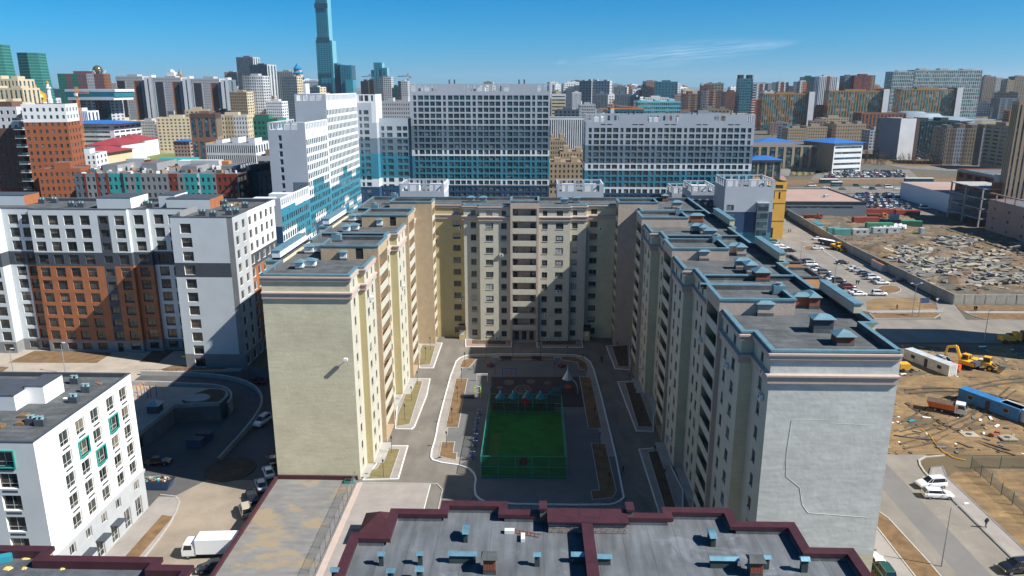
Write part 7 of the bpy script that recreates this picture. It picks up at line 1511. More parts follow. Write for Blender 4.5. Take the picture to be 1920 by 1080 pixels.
T = gblock('unfinished_hall', 'unfinished brick and concrete hall with bare floors at the right', 226, 290, 372, 40, 21, wall='w_brick', nc=12, ns=5, ww=.6, wh=2.4, fh=4.4, ph=1, glass='dark_void', top=(1.4, 'concrete'), bands=[(14.6, 'w_brick'), (14, 'concrete'), (-1, 'w_brick')])
for k in range(4): b = MB(); b.box(206, 352, 3.6 + 4.6 * k, 226, 380, 4.0 + 4.6 * k, M['concrete']); part('floor_slab', b, T.T)
for x in (206.3, 215, 224.8):
    for y in (352.3, 366, 379): b = MB(); b.box(x - .3, y - .3, 0, x + .3, y + .3, 18, M['concrete']); part('column', b, T.T)
b = MB(); b.box(216, 353, 0, 225, 362, 23.5, M['concrete']); part('stair_core', b, T.T); b = MB(); b.box(210, 352.4, 4.2, 215.6, 353, 20.5, M['w_brick']); part('brick_infill', b, T.T); T.fin()
gb('edge_tower', 'tall beige tower cut by the right edge', 1912, 1990, 190, 350, 5, wall='w_tan', nc=8, ns=4, ww=.4, vert=True, ph=0, left='w_beige')
gb('beige_housing', 'long beige housing block with white window strips on the right', 1788, 1898, 240, 640, 34, wall='w_tan', nc=24, ns=4, ww=.36, wh=1.9, fh=3.2, cap=200, stripes=[(.05, 'w_beige'), (.1, 'w_tan'), (.13, 'w_pale'), (.06, 'w_tan'), (.13, 'w_beige'), (.1, 'w_dark'), (.13, 'w_pale'), (.08, 'w_tan'), (.22, 'w_beige')], ph=5, rot=-10)
gb('beige_housing', 'end part of the beige housing with stacked balconies', 1892, 1916, 236, 600, 30, wall='w_beige', nc=3, ns=3, ww=.7, wh=1.4, cap=80)
gb('slatted_office', 'office with a white slatted screen and brown fin right of the blue roof', 1685, 1724, 222, 690, 26, wall='w_pale', nc=1, ns=1, ww=.0, ph=0, rot=8, side='w_dkbrown', left='w_grey', stripes=[(.8, 'w_white'), (.2, 'w_dkbrown')]); gb('grey_column_block', 'grey ribbed block at the left of the slatted screen', 1668, 1688, 222, 720, 26, wall='w_grey', nc=4, ns=2, vert=True, ww=.4, ph=0)
gb('dark_glass_hall', 'dark glass hall with white vertical fins beside the slatted office', 1724, 1800, 226, 700, 30, wall='w_dark', nc=14, ns=3, vert=True, ww=.8, ph=2, top=(5, 'w_dkgreen'))
gb('beige_school', 'beige five-storey block with dark red end bays beyond the blue roofs', 1562, 1628, 232, 830, 24, wall='w_beige', nc=14, ns=3, ww=.42, wh=1.6, fh=3.6, stripes=[(.1, 'w_brown'), (.85, 'w_beige'), (.05, 'w_red')], ph=3, cap=70)
for a in ((1478, 1515, 240, 'left'), (1512, 1552, 237, 'right')): gb('low_housing', 'low beige housing row among bare trees, %s part' % a[3], a[0], a[1], a[2], 830, 20, wall='w_beige', nc=9, ns=3, ww=.5, wh=1.4, cap=40)
gb('low_housing', 'low grey house with a tree belt beside the beige school', 1632, 1670, 244, 800, 20, wall='w_pale', nc=6, ns=3)
# disc-shaped arena
X, Y = GY(1718, 205, 980)[0], 980; t = thing('disc_arena', 'wide arena with a silver disc-shaped roof and long flat wings', 'arena', (X, Y, 0)); defm('silver', (.36, .42, .46), .35, .05, .1, metal=.4)
b = MB(); b.lathe(X, Y, [(60, 0), (60, 20)], M['w_brick'], 32); part('wall', b, t)
for r0, z0_, r1, z1_ in ((64, 24, 50, 27), (36, 27, 30, 31), (17, 31, 13, 33)): b = MB(); b.lathe(X - (5 if r0 < 60 else 0), Y, [(r0 - 3, z0_ - 2), (r0, z0_), (r1, z1_), (1, z1_ + .5)], M['silver'], 36); part('roof_disc', b, t)
for s, l in ((-1, 82), (1, 96)): b = MB(); b.frus([(X + s * 40, Y - 30), (X + s * l, Y - 22), (X + s * l, Y - 18), (X + s * 40, Y + 20)][::1 if s > 0 else -1], 23, [(X + s * 40, Y - 30), (X + s * l, Y - 22), (X + s * l, Y - 18), (X + s * 40, Y + 20)][::1 if s > 0 else -1], 24.4, M['silver']); part('roof_wing', b, t)
T = gb('arena_wing', 'brick and glass front wing of the disc-roofed arena', 1616, 1700, 212, 900, 24, wall='w_brick', nc=12, ns=3, vert=True, ww=.5, ph=0)
# roads and car parks of the middle distance
sheet('road', [(1445, 352), (1930, 346), (1930, 362), (1445, 362)], .03, 'asphalt'); sheet('car_park', [(1530, 320), (1705, 318), (1725, 336), (1520, 338)], .03, 'asphalt'); sheet('car_park', [(1590, 364), (1690, 364), (1760, 395), (1760, 408), (1600, 403)], .035, 'asphalt'); sheet('road', [(1600, 288), (1920, 320), (1920, 328), (1700, 316), (1600, 296)], .035, 'asphalt')
sheet('car_park', [(1680, 288), (1790, 284), (1830, 296), (1720, 303)], .04, 'asphalt_dark'); sheet('car_park', [(1470, 236), (1560, 232), (1570, 240), (1480, 244)], .04, 'asphalt_dark'); sheet('grass_verge', [(1470, 322), (1560, 305), (1620, 305), (1600, 316), (1500, 330)], .03, 'grass_dry'); sheet('grass_verge', [(1440, 338), (1900, 334), (1900, 342), (1440, 347)], .032, 'soil'); sheet('park_ground', [(1615, 285), (1700, 290), (1800, 312), (1720, 312), (1600, 304)], .045, 'soil')
# parked cars far off
random.seed(21); far = ['white', 'white', 'silver', 'black', 'grey', 'darkblue', 'white', 'silver', 'beige', 'black', 'blue', 'grey', 'darkred', 'white']
def carlot(rows_, place, grp, n_):
    k = 0
    for (xa, ya), (xb, yb), n in rows_:
        for i in range(n):
            if random.random() < .14: continue
            t = (i + .5) / n; x, y = G(xa + (xb - xa) * t, ya + (yb - ya) * t, 0); c = random.choice(far); kd = random.choice(('sedan', 'suv', 'sedan', 'hatch'))
            car(kd, c, x, y, .05, R(random.choice((86, 92, 268)) + random.uniform(-4, 4)), '%s %s parked %s' % (c.replace('darkblue', 'dark blue'), {'sedan': 'saloon car', 'suv': 'off-road car', 'hatch': 'small hatchback'}[kd], place), grp, False); k += 1
carlot([((1545, 333), (1700, 332), 26), ((1548, 329.5), (1698, 328.5), 26), ((1550, 326), (1690, 325), 25), ((1550, 323), (1690, 322), 24)], 'in the long car park before the blue-roofed offices', 'cars in the car park before the offices', 0)
carlot([((1600, 366), (1690, 366), 16), ((1600, 371), (1692, 371), 16), ((1604, 377), (1690, 377), 14), ((1606, 382), (1698, 383), 15), ((1606, 387), (1704, 388), 15), ((1608, 393), (1708, 394), 14), ((1604, 399), (1660, 400), 8)], 'in the lot between the warehouse and the showroom', 'cars between the warehouse and the showroom', 0)
carlot([((1695, 292), (1790, 290), 12), ((1710, 298), (1770, 300), 8), ((1800, 322), (1850, 330), 6)], 'on the shaded lot before the dark glass hall', 'cars before the dark glass hall', 0)
for i, (px, c, kd) in enumerate(((1522, 'white', 'van'), (1548, 'white', 'sedan'), (1580, 'grey', 'sedan'), (1606, 'black', 'suv'), (1622, 'white', 'sedan'), (1636, 'darkblue', 'suv'), (1648, 'darkred', 'sedan'), (1665, 'white', 'van'), (1682, 'white', 'sedan'))): X, Y = G(px, 350 + (i % 3) * 3); car(kd, c, X, Y, .06, R(2), '%s %s on the wide road beyond the warehouse, number of lanes shared' % (c, kd) if 0 else '%s %s on the wide road, %s' % (c.replace('darkblue', 'dark blue').replace('darkred', 'dark red'), {'van': 'van', 'sedan': 'saloon', 'suv': 'off-roader'}[kd], ('leftmost', 'right of the buses', 'alone mid-road', 'in the middle of the jam', 'in the middle of the jam behind', 'towards the right', 'red one in the jam', 'right group', 'rightmost')[i]), 'traffic on the wide road', False)
for px, py, lb, m, L in ((1553, 344, 'green and white bus on the wide road beyond the warehouse', 'w_dkgreen', 12), (1722, 342, 'long green articulated bus on the wide road', 'w_dkgreen', 19), (1568, 349, 'blue minibus behind the warehouse roof', 'w_glassblue', 7)):
    X, Y = G(px, py); t = thing('bus', lb, 'bus', (X, Y, 0)); b = MB(); b.box(X - L / 2, Y - 1.25, .4, X + L / 2, Y + 1.25, 1.5, M[m]); b.box(X - L / 2, Y - 1.25, 2.6, X + L / 2, Y + 1.25, 3.1, M['w_white']); b.box(X - L / 2 + .05, Y - 1.2, 1.5, X + L / 2 - .05, Y + 1.2, 2.6, M['car_glass']); part('bus_body', b, t)
    for s in (-.32, .32): b = MB(); b.tube((X + s * L, Y - 1.28, .5), (X + s * L, Y - .9, .5), .5, M['tyre'], 8); part('wheel', b, t)
for px, py, c, lb, L in ((1655, 401, 'cont_rust', 'long rust-red container row before the dark wall', 20), (1700, 403, 'cont_rust', 'second rust-red container before the dark wall', 12)): container(px, py, L, 1, c, lb)
x, y = G(1520, 410); lorry(x, y, 0, 0, 'red flatbed lorry inside the site near the warehouse', M['cont_rust'], M['cont_rust'], 7, True, 'tipper_lorry', 'tipper lorry'); x, y = G(1640, 409); lorry(x, y, 0, 0, 'orange-red tipper lorry at the back of the site', M['tip_orange'], M['cont_rust'], 7, True, 'tipper_lorry', 'tipper lorry'); X, Y = G(1733, 392); car('van', 'white', X, Y, 0, 0, 'white van alone before the showroom', None, False)
# bare trees, conifers and scrub
defm('twig', (.13, .095, .07), 1, .3, 1); defm('conifer', (.035, .05, .02), 1, .35, .6)
def treemesh(kind, seed):
    random.seed(seed); tr, cr_ = MB(), MB()
    if kind == 'bare':
        tr.tube((0, 0, 0), (0, 0, 2.4), .16, M['twig'], 5, .1)
        for k in range(9):
            a = random.uniform(0, 6.28); r = random.uniform(1.0, 2.4); z = random.uniform(3.8, 6.8); z0 = random.uniform(1.6, 2.6); tr.tube((0, 0, z0), (r * .6 * math.cos(a), r * .6 * math.sin(a), (z0 + z) / 2), .07, M['twig'], 3, .04)
            for j in range(16):
                f = random.uniform(.3, 1); p = Vector((r * f * math.cos(a), r * f * math.sin(a), z0 + (z - z0) * f)); q = p + Vector((random.gauss(0, .5), random.gauss(0, .5), random.uniform(.3, 1.2))); s = Vector((random.uniform(-.05, .05), random.uniform(-.05, .05), .02)); cr_.face([p, p + s * 1.6, q], M['twig'])
    else:
        tr.tube((0, 0, 0), (0, 0, 1.2), .14, M['twig'], 5)
        for k in range(220):
            z = random.uniform(.5, 5.4); r = 1.35 * (1 - z / 5.8) ** .8 * random.uniform(.6, 1.15); a = random.uniform(0, 6.28); p = Vector((r * math.cos(a), r * math.sin(a), z)); s = .34
            cr_.face([p + Vector((random.uniform(-s, s), random.uniform(-s, s), random.uniform(-s, s))) for _ in range(3)], M['conifer'])
    return tr.mesh('trunk'), cr_.mesh('crown')
TM = {('bare', i): treemesh('bare', i) for i in range(4)}; TM.update({('conifer', i): treemesh('conifer', 30 + i) for i in range(3)})
def tree(kind, x, y, s, label, grp, seed=0):
    tm, cm_ = TM[(kind, seed % (4 if kind == 'bare' else 3))]; t = thing('bare_tree' if kind == 'bare' else 'conifer', label, 'tree', (x, y, 0), grp, seed * 1.3); t.scale = (s, s, s)
    for nm, me in (('trunk', tm), ('crown', cm_)): o = bpy.data.objects.new(nm, me); C.objects.link(o); o.parent = t
random.seed(31)
for i, px in enumerate((1483, 1494, 1505, 1517, 1526, 1543)): x, y = G(px, 331 - i * .6); tree('conifer', x, y, random.uniform(.9, 1.3), '%s of the row of dark conifers beside the long car park' % ('first from the left', 'second from the left', 'third from the left', 'fourth from the left', 'fifth from the left', 'rightmost')[i], 'conifers by the car park', i)
for i in range(14): x, y = G(1590 + i * 7 + random.uniform(-3, 3), 310 - random.uniform(0, 10)); tree('conifer', x, y, random.uniform(.7, 1.2), 'small dark conifer in the tree belt right of the white office', 'conifers of the tree belt', i)
for i in range(70): x, y = G(random.uniform(1615, 1800), random.uniform(290, 312)); tree('bare', x, y, random.uniform(.8, 1.3), 'bare brown tree in the belt before the dark glass hall', 'bare trees of the belt', i)
for i in range(40): x, y = G(random.uniform(1420, 1700), random.uniform(246, 262)); tree('bare', x, y, random.uniform(.8, 1.5), 'bare brown tree among the low beige housing', 'bare trees by the low housing', i)
for i in range(30): x, y = G(random.uniform(230, 350), random.uniform(252, 262)); tree('bare', x, y, random.uniform(.7, 1.3), 'bare tree along the far edge of the grass field', 'bare trees by the field', i)
for px, py, h in ((1505, 300, 12), (1650, 330, 10), (1762, 350, 11), (1880, 340, 11), (1590, 380, 9), (270, 300, 12)): street_lamp(px, py, h, {1505: 'thin lamp post before the blue pavilion', 1650: 'thin lamp post in the long car park', 1762: 'thin lamp post by the wide road', 1880: 'lamp post at the right end of the wide road', 1590: 'lamp post between warehouse and cars', 270: 'thin lamp post in the grass field'}[px])
# ================================================================ far city
def lm(px, Y): return GY(px, 160, Y)[0]
def zt_(py, Y): return GY(960, py, Y)[1]
# the very tall glass tower
Y = 1700; X0, X1, XU, XB = lm(597, Y), lm(634, Y), lm(622, Y), lm(604, Y)
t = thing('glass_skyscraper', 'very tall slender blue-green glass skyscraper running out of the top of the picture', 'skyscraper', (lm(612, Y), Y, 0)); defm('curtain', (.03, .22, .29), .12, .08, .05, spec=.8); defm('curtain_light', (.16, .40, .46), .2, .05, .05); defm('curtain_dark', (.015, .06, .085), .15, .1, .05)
def prism_t(nm, x0, x1, y0, y1, z0, z1, m, T, sidem=None, n=0, nm2='fin'):
    b = MB(); b.box(x0, y0, z0, x1, y1, z1, M[m])
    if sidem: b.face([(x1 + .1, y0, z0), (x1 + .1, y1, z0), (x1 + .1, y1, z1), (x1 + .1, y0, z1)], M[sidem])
    o = part(nm, b, T)
    if n:
        f = MB()
        for k in range(1, n): x = x0 + (x1 - x0) * k / n; f.box(x - .25, y0 - .5, z0, x + .25, y0, z1, M['curtain_dark'])
        z = z0 + 4
        while z < z1: f.box(x0, y0 - .12, z - .22, x1, y0, z + .22, M['curtain_dark']); z += 4.2
        part(nm2, f, T, kind='stuff')
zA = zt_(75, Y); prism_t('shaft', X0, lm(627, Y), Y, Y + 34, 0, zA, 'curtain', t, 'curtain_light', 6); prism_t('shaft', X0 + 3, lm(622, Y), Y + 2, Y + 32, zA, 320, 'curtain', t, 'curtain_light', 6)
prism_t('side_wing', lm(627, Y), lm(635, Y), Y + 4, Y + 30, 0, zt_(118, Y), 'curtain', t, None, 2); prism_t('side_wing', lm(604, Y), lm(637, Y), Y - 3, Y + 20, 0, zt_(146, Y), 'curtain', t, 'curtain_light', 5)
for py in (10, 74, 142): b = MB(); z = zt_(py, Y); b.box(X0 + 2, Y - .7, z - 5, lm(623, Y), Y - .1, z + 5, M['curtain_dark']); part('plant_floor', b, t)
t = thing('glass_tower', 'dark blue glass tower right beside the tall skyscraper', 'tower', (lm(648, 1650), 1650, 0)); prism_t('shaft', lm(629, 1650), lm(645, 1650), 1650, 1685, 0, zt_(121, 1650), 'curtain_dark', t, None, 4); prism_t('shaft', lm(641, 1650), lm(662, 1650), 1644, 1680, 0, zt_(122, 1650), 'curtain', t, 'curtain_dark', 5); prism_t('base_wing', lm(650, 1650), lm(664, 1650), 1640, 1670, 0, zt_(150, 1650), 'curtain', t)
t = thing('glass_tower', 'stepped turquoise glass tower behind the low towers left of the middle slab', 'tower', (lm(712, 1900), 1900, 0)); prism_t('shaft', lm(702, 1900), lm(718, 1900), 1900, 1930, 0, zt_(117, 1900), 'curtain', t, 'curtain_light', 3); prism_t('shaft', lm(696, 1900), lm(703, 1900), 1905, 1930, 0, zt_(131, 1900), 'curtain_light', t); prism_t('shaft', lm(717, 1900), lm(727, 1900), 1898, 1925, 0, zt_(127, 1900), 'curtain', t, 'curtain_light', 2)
# twisted green towers
def twist(px0, px1, ytop, Y, lean, label, Wb=1.15):
    xc = lm((px0 + px1) / 2, Y); W = lm(px1, Y) - lm(px0, Y); zt0 = zt_(ytop, Y); t = thing('twisted_tower', label, 'tower', (xc, Y, 0)); b = MB(); g = MB(); f = MB(); n = 30
    def ring(k): z = zt0 * k / n; s = W * (.46 + .05 * math.cos(k / n * 3)); o = lean * W * math.sin(k / n * 1.4) * .5; return [(xc + o + s * a, Y + s * .9 * c) for a, c in ((-1, -.75), (.18, -1), (1, -.55), (1, .9), (-1, .9))], z
    for k in range(n):
        a, z0 = ring(k); c, z1 = ring(k + 1); b.frus(a, z0, c, z1 - (z1 - z0) * .3, M['tower_glass'], M['tower_glass']); f.frus([(x + (x - xc) * .02, y + (y - Y) * .02) for x, y in c], z1 - (z1 - z0) * .3, [(x + (x - xc) * .02, y + (y - Y) * .02) for x, y in c], z1, M['tower_band'])
    part('shaft', b, t); part('floor_band', f, t, kind='stuff')
defm('tower_glass', (.025, .13, .11), .25, .1, .06); defm('tower_band', (.06, .20, .17), .4, .1, .1)
twist(-16, 28, 82, 1000, -.16, 'twisted green tower cut by the left edge'); twist(50, 94, 98, 950, -.22, 'twisted green glass tower second from the left')
# classical beige complex, mosque
for a, lb in (((-30, 28, 148, 640), 'top storeys with dark arcades'), ((-40, 36, 165, 600), 'lower part in front'), ((-40, 18, 192, 560), 'low roofs before the arcades')): gb('beige_ministry', 'cream classical office block at the left edge, ' + lb, a[0], a[1], a[2], a[3], 26, wall='w_cream', nc=9, ns=4, vert=True, ww=.42, ph=2, rot=6, back=True)
X, Y = lm(67, 700), 700; t = thing('mosque', 'white mosque with a golden dome and slim gold-tipped minarets', 'mosque', (X, Y, 0)); defm('gold', (.75, .42, .05), .3, .1, .3, metal=.6); b = MB(); z0 = zt_(196, Y); b.box(X - 18, Y - 14, 0, X + 18, Y + 14, z0 - 1, M['w_white']); b.lathe(X, Y, [(10, z0 - 1), (10, z0 + 2)], M['w_white'], 16); part('wall', b, t)
b = MB(); b.lathe(X, Y, [(8.5, z0 + 2), (9.3, z0 + 5), (7.5, z0 + 9), (3.5, z0 + 12), (.6, z0 + 14.5), (.1, z0 + 18)], M['gold'], 20); part('dome', b, t, True)
for px in (54, 89): 
    x = lm(px, Y - 10); b = MB(); b.lathe(x, Y - 10, [(2.6, 0), (2.4, zt_(185, Y)), (1.9, zt_(185, Y) + .5), (1.8, zt_(166, Y)), (2.7, zt_(166, Y)), (2.7, zt_(163, Y)), (1.3, zt_(163, Y)), (1.2, zt_(157, Y))], M['w_white'], 8); p_ = part('minaret', b, t); b = MB(); b.lathe(x, Y - 10, [(1.4, zt_(157, Y)), (1.5, zt_(155, Y)), (.1, zt_(151, Y))], M['gold'], 8); part('finial', b, p_)
# green, maroon striped slab with the golden sphere tower behind
gb('striped_slab', 'long slab in green, maroon and grey vertical bands on the left skyline', 107, 199, 138, 850, 8, wall='w_lilac', nc=30, ns=4, ww=.45, wh=1.4, fh=3.2, stripes=[(.17, 'w_green'), (.12, 'w_lilac'), (.12, 'w_green'), (.18, 'w_lilac'), (.15, 'w_pale'), (.2, 'w_lilac'), (.06, 'w_orange')], side='w_brown')
X, Y = lm(187, 1500), 1500; t = thing('sphere_tower', 'observation tower with a dark golden sphere on white branches', 'tower', (X, Y, 0)); z = zt_(131, Y); defm('bronze', (.14, .13, .06), .2, .2, .3, metal=.5); b = MB(); b.lathe(X, Y, [(3, 0), (2.5, z - 12), (6, z - 8)], M['w_white'], 8); part('shaft', b, t); b = MB(); b.lathe(X, Y, [(.1, z - 9)] + [(9 * math.sin(a), z - 9 * math.cos(a)) for a in [math.pi * k / 10 for k in range(1, 10)]] + [(.1, z + 9)], M['bronze'], 16); part('sphere', b, t, True)
for k in range(8): a = k * math.pi / 4; b = MB(); b.tube((X + 3 * math.cos(a), Y + 3 * math.sin(a), z - 16), (X + 14 * math.cos(a), Y + 14 * math.sin(a), z - 1), .9, M['w_white'], 5); part('branch', b, t)
# canopy-topped office and its neighbours
T = gb('canopy_office', 'pale office carrying a wide flat canopy roof on the left', 135, 205, 186, 780, 26, wall='w_pale', nc=8, ns=3, ww=.5, wh=1.6, fin=False, stripes=[(.3, 'w_grey'), (.2, 'w_pale'), (.1, 'w_white'), (.25, 'w_brown'), (.15, 'w_dkgreen')]); x0, x1 = lm(122, 770), lm(222, 770); zc = zt_(180, 770)
for k, (z, m, h) in enumerate(((zc + 4, 'w_white', 2.5), (zc - 1, 'w_glassteal', 5), (zc - 4, 'w_white', 3))): b = MB(); b.frus([(x0 + k, 768), (x1 - k, 762), (x1 - k, 800), (x0 + k, 806)], z, [(x0 + k, 768), (x1 - k, 762), (x1 - k, 800), (x0 + k, 806)], z + h, M[m]); part('canopy', b, T.T)
T.fin(); gb('striped_block', 'low block with black, white and red vertical stripes behind the blue roof', 113, 163, 208, 740, 20, wall='w_white', nc=16, ns=3, vert=True, ww=.5)
def crane(px, yt, yb, Y, L, label, m='w_orange', ang=0, frac=.75):
    x = lm(px, Y); z1 = zt_(yt, Y); t = thing('tower_crane', label, 'crane', (x, Y, 0), 'tower cranes'); b = MB()
    for sx in (-.8, .8):
        for sy in (-.8, .8): b.tube((x + sx, Y + sy, 0), (x + sx, Y + sy, z1), .22, M[m], 4)
    for k in range(int(z1 / 3)): s = 1 if k % 2 else -1; b.tube((x - .8 * s, Y - .8, k * 3), (x + .8 * s, Y - .8, k * 3 + 3), .14, M[m], 3); b.tube((x - .8, Y + .8 * s, k * 3), (x - .8, Y - .8 * s, k * 3 + 3), .14, M[m], 3)
    part('mast', b, t); z = z1 - 5; c, q = math.cos(ang), math.sin(ang); b = MB()
    b.tube((x - c * L * (1 - frac), Y - q * L * (1 - frac), z), (x + c * L * frac, Y + q * L * frac, z), .45, M[m], 4); b.tube((x, Y, z + 2), (x + c * L * frac, Y + q * L * frac, z + .4), .25, M[m], 4)
    for k in range(int(L * frac / 3)): b.tube((x + c * k * 3, Y + q * k * 3, z), (x + c * (k * 3 + 1.5), Y + q * (k * 3 + 1.5), z + 2 * (1 - k * 3 / (L * frac)) + .3), .14, M[m], 3)
    part('jib', b, t); b = MB(); b.box(x - c * L * (1 - frac) - 1.5, Y - 1, z - 2.5, x - c * L * (1 - frac) + 1.5, Y + 1, z, M['w_grey']); part('counterweight', b, t); b = MB(); b.box(x - 1, Y - 2.4, z - 2.4, x + 1, Y - .8, z, M['w_white']); part('cab', b, t)
crane(142, 163, 210, 640, 11, 'orange tower crane with a short jib left of the canopy office', frac=.9); crane(1149, 186, 212, 430, 24, 'orange tower crane standing behind the right teal slab', ang=.05, frac=.72); crane(765, 137, 190, 1200, 20, 'thin red tower crane at the left corner of the middle slab', 'w_red', ang=3.0, frac=.8); crane(694, 138, 170, 1300, 18, 'small dark tower crane above the unfinished tower', 'w_dark', ang=3.1)
# three white, black and brown towers
for px, nm in ((216, 'left'), (288, 'middle'), (360, 'right')):
    T = gb('banded_tower', '%s of three alike white, black and brown banded towers' % nm, px, px + 52, 143 + (px - 216) * .03, 900, 24, wall='w_pale', nc=16, ns=1, ww=.4, wh=1.4, fh=3.0, rot=-3, top=(5, 'w_pale'), side='w_white', stripes=[(.04, 'w_white'), (.24, 'w_dark'), (.05, 'w_dkbrown'), (.05, 'w_white'), (.28, 'w_pale'), (.04, 'w_orange'), (.24, 'w_brown'), (.06, 'w_pale')])
    T2 = gb('banded_tower_core', 'blind white gable slab of the %s banded tower' % nm, px + 53, px + 67, 145 + (px - 216) * .03, 896, 24, wall='w_white', nc=1, ns=1, ww=.2, vert=True, side='w_slate')
